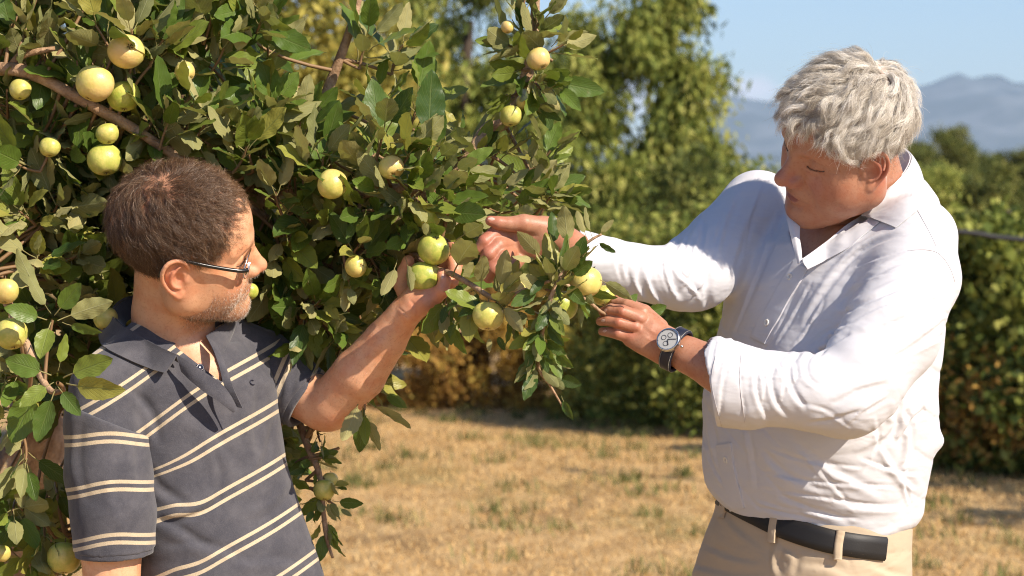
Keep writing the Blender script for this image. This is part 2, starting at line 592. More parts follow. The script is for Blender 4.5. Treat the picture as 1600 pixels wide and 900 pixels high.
def sculpt_head(neck, heavy=0.0, lip=1.0, nose=1.0, chin=1.0, smile=0.0, h=0.0016, extra=None, earx=0.0, mouth=1.0, nx=0.0):
    """neck: chain [(point, radius)] in head space; heavy: 0 lean .. 1 full cheeks and jowls"""
    pts = np.array([p for p, _ in neck]); rr = max(r for _, r in neck)
    lo = np.minimum([-0.125, -0.10, -0.125], pts.min(0) - rr * 1.05); hi = np.maximum([0.14, 0.10, 0.15], pts.max(0) + rr * 1.05)
    f = Field(lo, hi, h)
    f.ell((-0.012, 0, 0.048), (0.100, 0.076, 0.083), 0.01)
    f.ell((0.046, 0, 0.048), (0.048, 0.058, 0.052), 0.03)
    f.ell((0.030, 0, 0.000), (0.060, 0.063, 0.060), 0.03)
    f.ell((0.066, 0, -0.042), (0.034, 0.036 + 0.004 * heavy, 0.036), 0.02)
    f.ell((0.040, 0, -0.055), (0.048, 0.046 + 0.008 * heavy, 0.038 + 0.008 * heavy), 0.03)
    for s in (-1, 1):
        f.cone((0.004, s * (0.052 + 0.006 * heavy), -0.050), (0.078, s * 0.014, -0.090), 0.017 + 0.004 * heavy, 0.016, 0.03)
        f.cone((0.004, s * 0.056, -0.048), (0.0, s * 0.060, -0.005), 0.015, 0.016, 0.03)
        f.ell((0.054, s * 0.050, -0.010), (0.024, 0.018, 0.014), 0.025)
        f.ell((0.052, s * (0.040 + 0.005 * heavy), -0.038), (0.030, 0.022, 0.028), 0.02)
        f.ell((0.030, s * (0.045 + 0.006 * heavy), -0.045), (0.035, 0.020, 0.030), 0.03)
    f.ell((0.084, 0, -0.090), (0.0165 * chin, 0.019, 0.016), 0.016)
    # neck
    f.chain([p for p, _ in neck], [r for _, r in neck], 0.030)
    if heavy > 1:
        f.ell((0.045, 0, -0.092), (0.040, 0.036, 0.020), 0.03)
    # brow and sockets
    for s in (-1, 1):
        f.chain([(0.089, s * 0.010, 0.031), (0.085, s * 0.030, 0.036), (0.070, s * 0.048, 0.030)], [0.009, 0.0085, 0.007], 0.014)
        f.ell((0.099, s * 0.035, 0.013), (0.0185, 0.0165, 0.0115), 0.012, 'sub')
        f.ell((0.079, s * 0.023, 0.002), (0.0085, 0.0085, 0.0085), 0.014)
        f.ell((0.0725, s * 0.0325, 0.0135), 0.0128, 0.003)
        f.ell((0.0835, s * 0.0165, 0.0115), (0.0060, 0.0065, 0.0085), 0.010)
        # lids
        f.ell((0.0735, s * 0.0330, 0.0150), (0.0138, 0.0155, 0.0125), 0.005)
        f.ell((0.0735, s * 0.0330, 0.0065), (0.0125, 0.0160, 0.0080), 0.006)
        f.groove([(0.083, s * 0.019, 0.0090), (0.0885, s * 0.030, 0.0068), (0.083, s * 0.044, 0.0080), (0.074, s * 0.050, 0.009)], 0.0014, 0.0030, surf=True)
        f.groove([(0.085, s * 0.019, 0.0175), (0.088, s * 0.031, 0.0215), (0.080, s * 0.045, 0.0190), (0.071, s * 0.053, 0.013)], 0.0018, 0.0024, surf=True)
        f.groove([(0.083, s * 0.018, 0.000), (0.083, s * 0.030, -0.0055), (0.074, s * 0.043, -0.0045)], 0.0026, 0.0013, surf=True)
        for q in (-0.007, 0.0, 0.007):
            f.groove([(0.070, s * 0.0535, 0.010 + q * 0.4), (0.060, s * 0.060, 0.011 + q * 1.3)], 0.0012, 0.0012, surf=True)
    # nose
    f.chain([(0.086, 0, 0.018), (0.093, 0, -0.002), (0.098, 0, -0.016), (0.096, 0, -0.024)], [0.0080, 0.0105, 0.0115, 0.0115], 0.012)
    f.chain([(0.0885, 0, 0.026), (0.0955, 0, 0.014), (0.1055 + nx * 0.5, 0, -0.004), (0.1125 + nx, 0, -0.016)],
            [0.0075, 0.0070, 0.0085, 0.0100 * nose], 0.010)
    f.ell((0.1115 + nx, 0, -0.0185), (0.0125 * nose, 0.0115 * nose, 0.0105), 0.006)
    for s in (-1, 1):
        f.ell((0.1005 + nx * 0.5, s * 0.0130 * nose, -0.0235), (0.0125 + nx * 0.3, 0.0070, 0.0088), 0.006)
    f.ell((0.100 + nx * 0.6, 0, -0.0290), (0.010 + nx * .4, 0.0045, 0.0045), 0.006)
    for s in (-1, 1):
        f.ell((0.1055 + nx * .7, s * 0.0072, -0.0318), (0.0062, 0.0034, 0.0052), 0.0025, 'sub')
        f.groove([(0.0985, s * 0.0215, -0.0165), (0.0925, s * 0.0215, -0.022), (0.090, s * 0.019, -0.030)], 0.0018, 0.0018, surf=True)
        f.groove([(0.0935, s * 0.022, -0.022), (0.089, s * 0.031, -0.034), (0.083, s * 0.035, -0.048), (0.079, s * 0.034, -0.060)], 0.0042, 0.0026 + 0.0012 * heavy, surf=True)
        if heavy > 0:
            f.groove([(0.083, s * 0.029, -0.058), (0.076, s * 0.033, -0.072), (0.070, s * 0.034, -0.085)], 0.0045, 0.0018, surf=True)
    # lips
    mw = mouth
    f.chain([(0.0895, -0.0235 * mw, -0.0545), (0.0985, -0.010, -0.0492), (0.1003, 0, -0.0500), (0.0985, 0.010, -0.0492), (0.0895, 0.0235 * mw, -0.0545)],
            [0.0028, 0.0048 * lip, 0.0044 * lip, 0.0048 * lip, 0.0028], 0.005)
    f.chain([(0.0885, -0.0215 * mw, -0.0570), (0.0965, -0.010, -0.0605), (0.0980, 0, -0.0612), (0.0965, 0.010, -0.0605), (0.0885, 0.0215 * mw, -0.0570)],
            [0.0028, 0.0052 * lip, 0.0058 * lip, 0.0052 * lip, 0.0028], 0.005)
    f.groove([(0.088, -0.0275 * mw, -0.0560), (0.0965, -0.017, -0.0550), (0.1040, -0.006, -0.0548), (0.1045, 0, -0.0552), (0.1040, 0.006, -0.0548), (0.0965, 0.017, -0.0550), (0.088, 0.0275 * mw, -0.0560)], 0.0020, 0.0046, surf=True)
    f.groove([(0.1045, 0, -0.034), (0.1045, 0, -0.045)], 0.0028, 0.0014, surf=True)
    f.groove([(0.088, -0.017, -0.0735), (0.0945, 0, -0.0725), (0.088, 0.017, -0.0735)], 0.0050, 0.0028, surf=True)
    for s in (-1, 1):
        f.bump((0.045, s * 0.073, 0.042), 0.018, -0.0030)
        # ear
        p = lambda x, o, z: (x + earx, s * (0.0705 + o), z)
        f.ell(p(-0.009, 0.0075, 0.004), (0.0165, 0.0042, 0.028), 0.004,
              R=np.array(Matrix.Rotation(radians(-22 * s), 3, 'Z') @ Matrix.Rotation(radians(-12), 3, 'Y')))
        f.ell(p(-0.006, 0.003, 0.002), (0.012, 0.006, 0.020), 0.006)
        hel = catmull([p(0.009, 0.003, 0.003), p(0.010, 0.006, 0.016), p(0.003, 0.011, 0.0290), p(-0.009, 0.0150, 0.0340), p(-0.021, 0.0185, 0.0290),
                 p(-0.0275, 0.0200, 0.015), p(-0.0265, 0.0190, 0.000), p(-0.020, 0.0155, -0.014), p(-0.011, 0.0125, -0.0245), p(-0.003, 0.0105, -0.0310)], 22)
        f.chain(list(hel), list(np.interp(np.linspace(0, 1, 22), [0, 0.25, 0.5, 0.75, 1], [0.0024, 0.0034, 0.0036, 0.0032, 0.0034])), 0.0028)
        f.ell(p(-0.004, 0.0085, -0.0270), (0.0085, 0.0040, 0.0100), 0.004)
        ant = catmull([p(-0.002, 0.0130, 0.024), p(-0.0125, 0.0160, 0.012), p(-0.0155, 0.0158, -0.001), p(-0.010, 0.0130, -0.012), p(-0.002, 0.0100, -0.015)], 14)
        f.chain(list(ant), [0.0021] * 3 + [0.0028] * 8 + [0.0025] * 3, 0.003)
        f.ell(p(-0.0030, 0.0140, 0.001), (0.0070, 0.0080, 0.0095), 0.004, 'sub')
        f.groove(list(catmull([p(0.003, 0.0115, 0.0225), p(-0.009, 0.0150, 0.0280), p(-0.019, 0.0185, 0.0230), p(-0.0225, 0.0195, 0.010), p(-0.021, 0.0180, -0.003)], 14)), 0.0019, 0.0034)
        f.ell(p(0.0065, 0.0050, -0.003), (0.0042, 0.0042, 0.0062), 0.003)
    if extra: extra(f)
    V, Fc = f.mesh()
    V = relax(V, Fc, 2, 0.4)
    return V, Fc

def skin_masks(V, beard=0.0, lipc=1.0):
    """redness, lip and stubble masks from head-space positions (anatomy, not light)"""
    A = np.abs(V[:, 1]); P = np.stack([V[:, 0], A, V[:, 2]], 1)
    red = 0.9 * gauss(P, (0.113, 0, -0.018), (0.014, 0.016, 0.014)) + 0.55 * gauss(P, (0.070, 0.045, -0.018), (0.026, 0.022, 0.020)) \
        + 0.8 * gauss(P, (-0.010, 0.085, 0.0), (0.026, 0.012, 0.036)) + 0.3 * gauss(P, (0.085, 0, -0.09), 0.015)
    lips = gauss(P, (0.102, 0, -0.0552), (0.012, 0.0185, 0.0080)) * (P[:, 0] > 0.088)
    lips = sstep(lips, 0.42, 0.62) * lipc
    lid = gauss(P, (0.078, 0.033, 0.016), (0.016, 0.020, 0.013))
    return red, lips, lid

def skin_material(name, base, redc, lipcol, stub=(0.30, 0.27, 0.25)):
    m, nt, b = mat_new(name); N = NT(nt)
    nz = N.noise(38, 4, 0.6); nf = N.noise(260, 3, 0.6); nl = N.noise(9, 2)
    col = N.mix(N.math('MULTIPLY', N.ss(nz.outputs[0], 0.40, 0.68), 0.75), base, tuple(c * q for c, q in zip(base, (0.90, 0.70, 0.60))))
    col = N.mix(N.math('MULTIPLY', N.ss(nf.outputs[0], 0.50, 0.72), 0.5), col, tuple(c * q for c, q in zip(base, (0.72, 0.55, 0.48))))
    col = N.mix(N.attr('red').outputs['Fac'], col, redc)
    col = N.mix(N.attr('lips').outputs['Fac'], col, lipcol)
    col = N.mix(N.attr('stubble').outputs['Fac'], col, stub)
    nt.links.new(col, b.inputs['Base Color'])
    b.inputs['Roughness'].default_value = 0.46
    b.inputs['Specular IOR Level'].default_value = 0.42
    b.inputs['Subsurface Weight'].default_value = 0.12
    b.inputs['Subsurface Radius'].default_value = (1.0, 0.35, 0.18)
    b.inputs['Subsurface Scale'].default_value = 0.006
    v = N.n('ShaderNodeTexVoronoi'); v.inputs['Scale'].default_value = 900
    nt.links.new(N.pos(), v.inputs['Vector'])
    hsum = N.math('ADD', N.math('MULTIPLY', v.outputs['Distance'], 0.5), nf.outputs[0])
    nt.links.new(N.bump(hsum, 0.25, 0.0008), b.inputs['Normal'])
    return m
# ------------------------------------------------------------------ hair as real strands
def hair_material(name, c0, c1, c2, rough=0.35, spec=0.5):
    m, nt, b = mat_new(name); N = NT(nt)
    a = N.attr('tone').outputs['Fac']
    col = N.ramp(a, [(0.0, c0), (0.5, c1), (1.0, c2)])
    nt.links.new(col, b.inputs['Base Color'])
    b.inputs['Roughness'].default_value = rough
    b.inputs['Specular IOR Level'].default_value = spec
    return m
def add_strands(name, P, R, tone, mat, parent):
    """P (n, k, 3) world points, R (k,) radii, tone (n,)"""
    n, k, _ = P.shape
    cu = bpy.data.hair_curves.new(name)
    cu.add_curves([k] * n)
    cu.attributes['position'].data.foreach_set('vector', P.reshape(-1, 3).astype(np.float32).ravel())
    ra = cu.attributes.get('radius') or cu.attributes.new('radius', 'FLOAT', 'POINT')
    ra.data.foreach_set('value', np.tile(R, n).astype(np.float32))
    ta = cu.attributes.new('tone', 'FLOAT', 'CURVE')
    ta.data.foreach_set('value', tone.astype(np.float32))
    cu.materials.append(mat)
    o = bpy.data.objects.new(name, cu)
    link(o, parent)
    return o
SK_C = np.array([-0.008, 0, 0.048]); SK_R = np.array([0.0985, 0.0775, 0.0845])
def unit(a): return a / (np.linalg.norm(a, axis=-1, keepdims=True) + 1e-12)
def scalp_roots(V, F, mask, n, rg):
    """n random points on the faces where mask > random"""
    fm = mask[F].mean(1)
    a = V[F[:, 1]] - V[F[:, 0]]; b = V[F[:, 3]] - V[F[:, 0]]
    w = np.linalg.norm(np.cross(a, b), axis=1) * fm
    i = rg.choice(len(F), n, p=w / w.sum())
    u = rg.random((n, 1)); v = rg.random((n, 1))
    Q = V[F[i]]
    return Q[:, 0] * (1 - u) * (1 - v) + Q[:, 1] * u * (1 - v) + Q[:, 2] * u * v + Q[:, 3] * (1 - u) * v
SK_SX = 1.0
def grow(root, k, length, height, whorl, grav, rg, swirl=0.25, wave=0.003, freq=1.5, lift=0.4, droop=0.5, curl=0.0, jit=0.25, dirfn=None):
    n = len(root); P = np.zeros((n, k, 3)); p = root.copy(); P[:, 0] = p
    # radial field from the whorl
    wj = rg.normal(size=(n, 3)) * 0.007
    d = root - whorl
    st = length[:, None] / (k - 1)
    ph = rg.uniform(0, 6.28, n); jv = rg.normal(size=(n, 3)) * jit
    free = np.zeros(n, dtype=bool)
    vel = None
    for i in range(1, k):
        t = i / (k - 1)
        q = (p - SK_C) / SK_R; r = np.linalg.norm(q, axis=1, keepdims=True)
        nrm = unit((p - SK_C) / SK_R ** 2)
        d = p - whorl - wj
        d = d - (d * nrm).sum(1, keepdims=True) * nrm
        dd = unit(d); side = np.cross(nrm, dd)
        g = dd + swirl * side + jv
        if dirfn is not None: g = dirfn(p, nrm, g)
        g = g - (g * nrm).sum(1, keepdims=True) * nrm
        low = np.clip((0.02 - (p[:, 2:3] - 0.03)) * 10, 0, 1)
        g = unit(g)
        h = height * (1 - np.exp(-3.5 * t))
        newp = p + st * g
        # height above the skull
        q = (newp - SK_C) / SK_R; rr = np.linalg.norm(q, axis=1, keepdims=True)
        surf = SK_C + (newp - SK_C) / rr
        n2 = unit((surf - SK_C) / SK_R ** 2)
        onshell = surf + n2 * h[:, None]
        blend = np.clip(1.2 - droop * t * 1.2, 0, 1)
        newp2 = onshell * blend + (newp + st * grav * 1.0) * (1 - blend)
        step = newp2 - p; L_ = np.linalg.norm(step, axis=1, keepdims=True)
        newp2 = p + step * np.minimum(1, 1.6 * st / (L_ + 1e-9))
        p = newp2; P[:, i] = p
    # waves
    T = unit(np.gradient(P, axis=1)); N_ = unit((P - SK_C) / SK_R ** 2); B = unit(np.cross(T, N_))
    t = np.linspace(0, 1, k)[None, :]
    am = (wave if np.ndim(wave) else np.full(n, wave))[:, None] * t ** 0.7
    P = P + (am * np.sin(6.28 * freq * t + ph[:, None]))[..., None] * B + (am * 0.7 * np.cos(6.28 * freq * t + ph[:, None] * 1.7))[..., None] * N_
    return P
def clumped(root, groot, GP, rg, tight=0.7, rnd_=0.0015, spread=1.0):
    """strands that follow their nearest guide and close in on it towards the tip"""
    n = len(root); k = GP.shape[1]
    idx = np.empty(n, dtype=int)
    for s in range(0, n, 2000):
        D = ((root[s:s + 2000, None, :] - groot[None]) ** 2).sum(2)
        idx[s:s + 2000] = np.argmin(D + rg.random(D.shape) * 1e-5, 1)
    off = root - groot[idx]
    t = np.linspace(0, 1, k)[None, :, None]
    G = GP[idx]
    P = G + off[:, None, :] * (1 - tight * t ** 0.8) * spread
    r1 = rg.normal(size=(n, 1, 3)) * rnd_; r2 = rg.normal(size=(n, 1, 3)) * rnd_
    ph = rg.uniform(0, 6.28, (n, 1, 1))
    P = P + r1 * t + r2 * np.sin(5.0 * t + ph) * t
    # lengths differ
    f = rg.uniform(0.7, 1.0, (n, 1)) * np.linspace(0, 1, k)[None, :] * (k - 1)
    i0 = np.clip(f.astype(int), 0, k - 2); w = (f - i0)[..., None]
    P = np.take_along_axis(P, i0[..., None], 1) * (1 - w) + np.take_along_axis(P, i0[..., None] + 1, 1) * w
    return P, idx
# ------------------------------------------------------------------ land, far things, background plants
def struct(o): o['kind'] = 'structure'; return o
# sky clouds: a few soft ones low over the horizon all the way round, in the sky shader itself
_N = NT(wn)
geo = wn.nodes.new('ShaderNodeTexCoord')
sep = wn.nodes.new('ShaderNodeSeparateXYZ'); wn.links.new(geo.outputs['Generated'], sep.inputs[0])
cn_ = wn.nodes.new('ShaderNodeTexNoise'); cn_.inputs['Scale'].default_value = 30; cn_.inputs['Detail'].default_value = 6; cn_.inputs['Roughness'].default_value = 0.62
cm = wn.nodes.new('ShaderNodeMapping'); cm.inputs['Scale'].default_value = (1, 1, 1.6); wn.links.new(geo.outputs['Generated'], cm.inputs[0]); wn.links.new(cm.outputs[0], cn_.inputs['Vector'])
rc = random.Random(4)
clouds = [((1168 - 800) / FOC, 0.0410, 0.016, 0.0095), ((968 - 800) / FOC, 0.0400, 0.020, 0.014), ((1085 - 800) / FOC, 0.028, 0.015, 0.010)]
for q in range(14): clouds.append((0.45 + q * 0.4, rc.uniform(0.035, 0.08), rc.uniform(0.03, 0.09), rc.uniform(0.01, 0.02)))
az = _N.math('ARCTAN2', sep.outputs[0], sep.outputs[1])
tot = None
for a_, el_, wa, we in clouds:
    aa = a_ if a_ < pi else a_ - 2 * pi
    u_ = _N.math('DIVIDE', _N.math('SUBTRACT', az, aa), wa); v_ = _N.math('DIVIDE', _N.math('SUBTRACT', sep.outputs[2], el_), we)
    r_ = _N.math('ADD', _N.math('MULTIPLY', u_, u_), _N.math('MULTIPLY', v_, v_))
    g_ = _N.math('EXPONENT', _N.math('MULTIPLY', r_, -1.0))
    tot = g_ if tot is None else _N.math('MAXIMUM', tot, g_)
cl = _N.ss(_N.math('ADD', tot, _N.math('MULTIPLY', _N.math('SUBTRACT', cn_.outputs[0], 0.5), 1.3)), 0.45, 0.95)
mixn = _N.mix(_N.math('MULTIPLY', cl, 0.75), sky.outputs[0], (8.6, 7.6, 7.4))
tint = _N.mix(1.0, mixn, (0.94, 1.0, 1.16), 'MULTIPLY')
wn.links.new(tint, wbg.inputs[0])

# ground: one sheet to the horizon
m, nt, b = mat_new('dry_grass_ground'); N = NT(nt)
P_ = N.pos(); ps = N.mapping(P_, (1.0, 0.55, 1.0))
n1_ = N.noise(0.9, 5, 0.62, ps); n2_ = N.noise(5.5, 5, 0.65, ps); n3_ = N.noise(38, 4, 0.7, ps); n4_ = N.noise(1.7, 4, 0.6, N.mapping(P_, (1, 0.5, 1), (0, 0, 1.0)))
c = N.mix(N.ss(n2_.outputs[0], 0.30, 0.70), (0.40, 0.235, 0.095), (0.68, 0.45, 0.21))
c = N.mix(N.math('MULTIPLY', N.ss(n3_.outputs[0], 0.40, 0.75), 0.6), c, (0.78, 0.59, 0.32))
c = N.mix(N.math('MULTIPLY', N.ss(n1_.outputs[0], 0.50, 0.68), 0.55), c, (0.23, 0.20, 0.065))
c = N.mix(N.math('MULTIPLY', N.ss(n4_.outputs[0], 0.58, 0.70), 0.55), c, (0.19, 0.115, 0.055))
nt.links.new(c, b.inputs['Base Color']); b.inputs['Roughness'].default_value = 0.95; b.inputs['Specular IOR Level'].default_value = 0.1
nt.links.new(N.bump(N.math('ADD', n3_.outputs[0], n2_.outputs[0]), 0.8, 0.06), b.inputs['Normal'])
GROUND = m
gx = np.concatenate([np.linspace(-14000, -60, 12), np.linspace(-40, 40, 81), np.linspace(60, 14000, 12)])
gy = np.concatenate([np.linspace(-3000, -20, 5), np.linspace(-10, 60, 71), np.linspace(100, 12000, 16)])
GX, GY = np.meshgrid(gx, gy, indexing='ij')
def ground_z(x, y):
    return 0.035 * np.sin(x * 0.9 + 0.5 * y) * np.sin(y * 0.6) * np.clip((np.asarray(y) - 6) / 4, 0, 1) * (np.asarray(y) < 80)
V = np.stack([GX, GY, ground_z(GX, GY)], -1).reshape(-1, 3)
I = np.arange(len(V)).reshape(GX.shape)
F = np.stack([I[:-1, :-1], I[1:, :-1], I[1:, 1:], I[:-1, 1:]], -1).reshape(-1, 4)
struct(mesh_np('ground', V, F, GROUND))

# grass: blades in tufts, straw coloured with some green
def blades(n, x0, x1, y0, y1, rg, h0, h1, w, clump=None):
    c = np.stack([rg.uniform(x0, x1, n), rg.uniform(y0, y1, n)], 1)
    if clump is not None:
        k = rg.integers(0, len(clump), n); c = clump[k, :2] + rg.normal(size=(n, 2)) * clump[k, 2:3]
    a = rg.uniform(0, 6.28, n); h = rg.uniform(h0, h1, n); ln = rg.uniform(0.2, 1.3, n) * h
    d = np.stack([np.cos(a), np.sin(a)], 1); s = np.stack([-np.sin(a), np.cos(a)], 1) * w
    z0 = ground_z(c[:, 0], c[:, 1])
    b0 = np.column_stack([c - s, z0]); b1 = np.column_stack([c + s, z0])
    m0 = np.column_stack([c + d * ln[:, None] * 0.35 + s * 0.8, z0 + h * 0.65]); m1 = np.column_stack([c + d * ln[:, None] * 0.35 - s * 0.8, z0 + h * 0.65])
    t0 = np.column_stack([c + d * ln[:, None] + s * 0.15, z0 + h]); t1 = np.column_stack([c + d * ln[:, None] - s * 0.15, z0 + h])
    V = np.stack([b0, b1, m0, m1, t0, t1], 1).reshape(-1, 3); o = np.arange(n) * 6
    F = np.concatenate([np.stack([o, o + 1, o + 2, o + 3], 1), np.stack([o + 3, o + 2, o + 4, o + 5], 1)])
    return V, F
def blade_mat(name, cols, trans=0.3):
    m, nt, b = mat_new(name); N = NT(nt)
    col = N.ramp(N.attr('tone').outputs['Fac'], [(i / (len(cols) - 1), c) for i, c in enumerate(cols)])
    nt.links.new(col, b.inputs['Base Color']); b.inputs['Roughness'].default_value = 0.7; b.inputs['Specular IOR Level'].default_value = 0.25
    tr = nt.nodes.new('ShaderNodeBsdfTranslucent'); nt.links.new(col, tr.inputs[0])
    mx = nt.nodes.new('ShaderNodeMixShader'); mx.inputs[0].default_value = trans
    nt.links.new(b.outputs[0], mx.inputs[1]); nt.links.new(tr.outputs[0], mx.inputs[2])
    nt.links.new(mx.outputs[0], nt.nodes['Material Output'].inputs[0])
    return m
rg = np.random.default_rng(3)
v, f_ = blades(60000, -2.6, 4.6, 8.5, 19.5, rg, 0.008, 0.030, 0.0035)
STRAW = blade_mat('straw', [(0.40, 0.23, 0.08), (0.66, 0.43, 0.18), (0.80, 0.58, 0.28)])
tag(mesh_np('dry_grass', v, f_, STRAW, attrs=dict(tone=np.repeat(rg.random(60000), 6))), 'short straw-coloured dry grass all over the orchard floor', 'grass', kind='stuff')
cl_ = np.column_stack([rg.uniform(-1.8, 4.2, 150), rg.uniform(8.8, 18, 150), rg.uniform(0.03, 0.12, 150)])
v, f_ = blades(6000, 0, 1, 0, 1, rg, 0.02, 0.085, 0.004, cl_)
GREENB = blade_mat('green_blades', [(0.07, 0.095, 0.025), (0.16, 0.18, 0.05), (0.30, 0.27, 0.10)])
tag(mesh_np('green_grass', v, f_, GREENB, attrs=dict(tone=np.repeat(rg.random(6000), 6))), 'low patches of green grass and weeds scattered through the dry grass', 'grass', kind='stuff')

# leaves of distant plants
def leaf_mass(n_cl, per, ells, size, rg, droop=0.7, aspect=0.32, shell=0.55, spread=1.6, keep=None):
    """clumps of leaves filling ellipsoids (centre, radii, weight); returns V, F, tone"""
    w = np.array([e[2] for e in ells]); w = w / w.sum()
    k = rg.choice(len(ells), n_cl, p=w)
    c = np.array([e[0] for e in ells])[k]; r = np.array([e[1] for e in ells])[k]
    d = unit(rg.normal(size=(n_cl, 3))); rad = (shell + (1 - shell) * rg.random(n_cl)) ** 0.8
    cc = c + d * r * rad[:, None]
    if keep is not None: cc = cc[keep(cc)]; n_cl = len(cc)
    ct = rg.random(n_cl)
    cen = np.repeat(cc, per, 0) + rg.normal(size=(n_cl * per, 3)) * size * spread
    n = len(cen)
    dirv = unit(rg.normal(size=(n, 3)) * (1 - droop) + np.array([0, 0, -1.0]) * droop + rg.normal(size=(n, 3)) * 0.25)
    side = unit(np.cross(dirv, rg.normal(size=(n, 3)))); nr = np.cross(dirv, side)
    L_ = size * rg.uniform(0.7, 1.3, (n, 1)); Wd = L_ * aspect * 0.5
    a = cen; t = cen + dirv * L_ - nr * L_ * 0.15
    mL = cen + dirv * L_ * 0.45 + side * Wd + nr * Wd * 0.3; mR = cen + dirv * L_ * 0.45 - side * Wd + nr * Wd * 0.3
    V = np.stack([a, mL, t, mR], 1).reshape(-1, 3); F = np.arange(n * 4).reshape(n, 4)
    tone = np.clip(np.repeat(ct, per) * 0.7 + rg.random(n) * 0.3, 0, 1)
    return V, F, np.repeat(tone, 4)
def plant(name, label, cat, base, ells, n_cl, per, size, cols, rg, limbs=(), group=None, bark=None, trans=0.32, wood_col=(0.06, 0.042, 0.03), **kw):
    t = empty(name, base, label, cat, group)
    v, f_, tone = leaf_mass(n_cl, per, ells, size, rg, **kw)
    mesh_np('crown', v, f_, blade_mat(name + '_leaf', cols, trans), t, smooth=False, attrs=dict(tone=tone))
    wood = simple(name + '_bark', wood_col, 0.9, bump=(40, 0.6, 0.02))
    for i, (pts, r0, r1) in enumerate(limbs):
        q = catmull(pts, 8); v, f_ = tube(q, np.linspace(r0, r1, 8), 8)
        mesh_np('trunk' if i == 0 else 'branch', v, f_, wood, t)
    return t
def clumpy(ells, n, r0, r1, rg, flat=0.8):
    """many small clumps spread through big crown shapes"""
    w = np.array([e[2] for e in ells]); w = w / w.sum(); out = []
    for i in rg.choice(len(ells), n, p=w):
        c, r, _ = ells[i]; d = rg.normal(size=3); d /= np.linalg.norm(d)
        k = rg.random() ** 0.45; s = rg.uniform(r0, r1)
        out.append((c + d * r * k, np.array([s, s, s * flat]), s * s))
    return out
def E(px, py, Y, rx, ry, rz, w=None):
    """ellipsoid whose centre is seen at a photo pixel; radii in metres"""
    return (np.array(at(px, py, Y)), np.array([rx, ry, rz]), w if w else (rx * rz + 0.05))
GY_ = [(0.028, 0.044, 0.011), (0.13, 0.175, 0.034), (0.34, 0.37, 0.080), (0.56, 0.53, 0.16)]
GD_ = [(0.028, 0.042, 0.012), (0.085, 0.115, 0.028), (0.20, 0.22, 0.055), (0.33, 0.31, 0.09)]
BR_ = [(0.06, 0.045, 0.014), (0.32, 0.17, 0.042), (0.56, 0.34, 0.08), (0.36, 0.33, 0.08)]
rg = np.random.default_rng(9)
Y = 16.0
gz = lambda px, Y: np.array([at(px, 300, Y).x, Y, 0.0])
# the large tree with drooping leaves behind the apple branch
tb0 = gz(753, 19.8)
def sky_gap(c):
    px, py, _ = to_photo(c[:, 0], c[:, 1], c[:, 2])
    g = (np.exp(-((px - 985) / 34) ** 2 - ((py - 150) / 44) ** 2) + np.exp(-((px - 945) / 16) ** 2 - ((py - 118) / 16) ** 2)) * 0.8
    return np.random.default_rng(1).random(len(c)) > g
plant('leafy_tree', 'tall tree with drooping yellow-green leaves standing behind the apple branch', 'tree', tuple(tb0),
      clumpy([E(830, 230, 19.8, 0.75, 1.0, 1.0), E(700, 60, 19.9, 0.8, 1.0, 0.9), E(930, 60, 19.8, 0.45, 0.8, 0.50), E(900, 330, 19.4, 0.55, 0.8, 0.5), E(1000, 300, 19.7, 0.36, 0.5, 0.30),
       E(1015, 25, 19.7, 0.18, 0.4, 0.20, 0.16), E(1062, 122, 19.7, 0.12, 0.3, 0.07, 0.07), E(1050, 185, 19.7, 0.15, 0.3, 0.14, 0.14), E(1010, 90, 19.7, 0.16, 0.3, 0.09, 0.12), E(1076, 80, 19.7, 0.04, 0.2, 0.12, 0.03), E(1098, 128, 19.7, 0.10, 0.2, 0.03, 0.03), E(1080, 190, 19.7, 0.12, 0.2, 0.05, 0.05), E(1050, 12, 19.7, 0.10, 0.2, 0.10, 0.05), E(1100, 240, 19.7, 0.10, 0.2, 0.05, 0.04), E(1060, 240, 19.7, 0.22, 0.4, 0.14, 0.16),
       E(760, -150, 20.0, 1.2, 1.2, 0.9), E(600, 250, 20.2, 0.6, 0.8, 1.0), E(640, 430, 20.0, 0.7, 0.7, 0.5), E(1040, 250, 19.7, 0.22, 0.4, 0.10, 0.12), E(820, 450, 19.7, 0.8, 0.6, 0.35), E(912, 150, 19.6, 0.34, 0.5, 0.36, 0.35)], 340, 0.07, 0.29, rg),
      4300, 15, 0.095, GY_, rg, limbs=[([tb0, tb0 + [0, 0, 0.9], tb0 + [-0.15, 0, 2.0], tb0 + [-0.1, 0, 3.0]], 0.07, 0.04),
      ([tb0 + [0, 0, 1.1], tb0 + [0.45, -0.1, 1.9], tb0 + [0.85, -0.1, 2.4], tb0 + [1.1, 0, 2.5]], 0.05, 0.01), ([tb0 + [0, 0, 1.0], tb0 + [-0.6, -0.1, 1.8], tb0 + [-0.9, 0, 2.7]], 0.05, 0.015)],
      group='trees and bushes behind the clearing', keep=sky_gap, shell=0.5, spread=0.75)
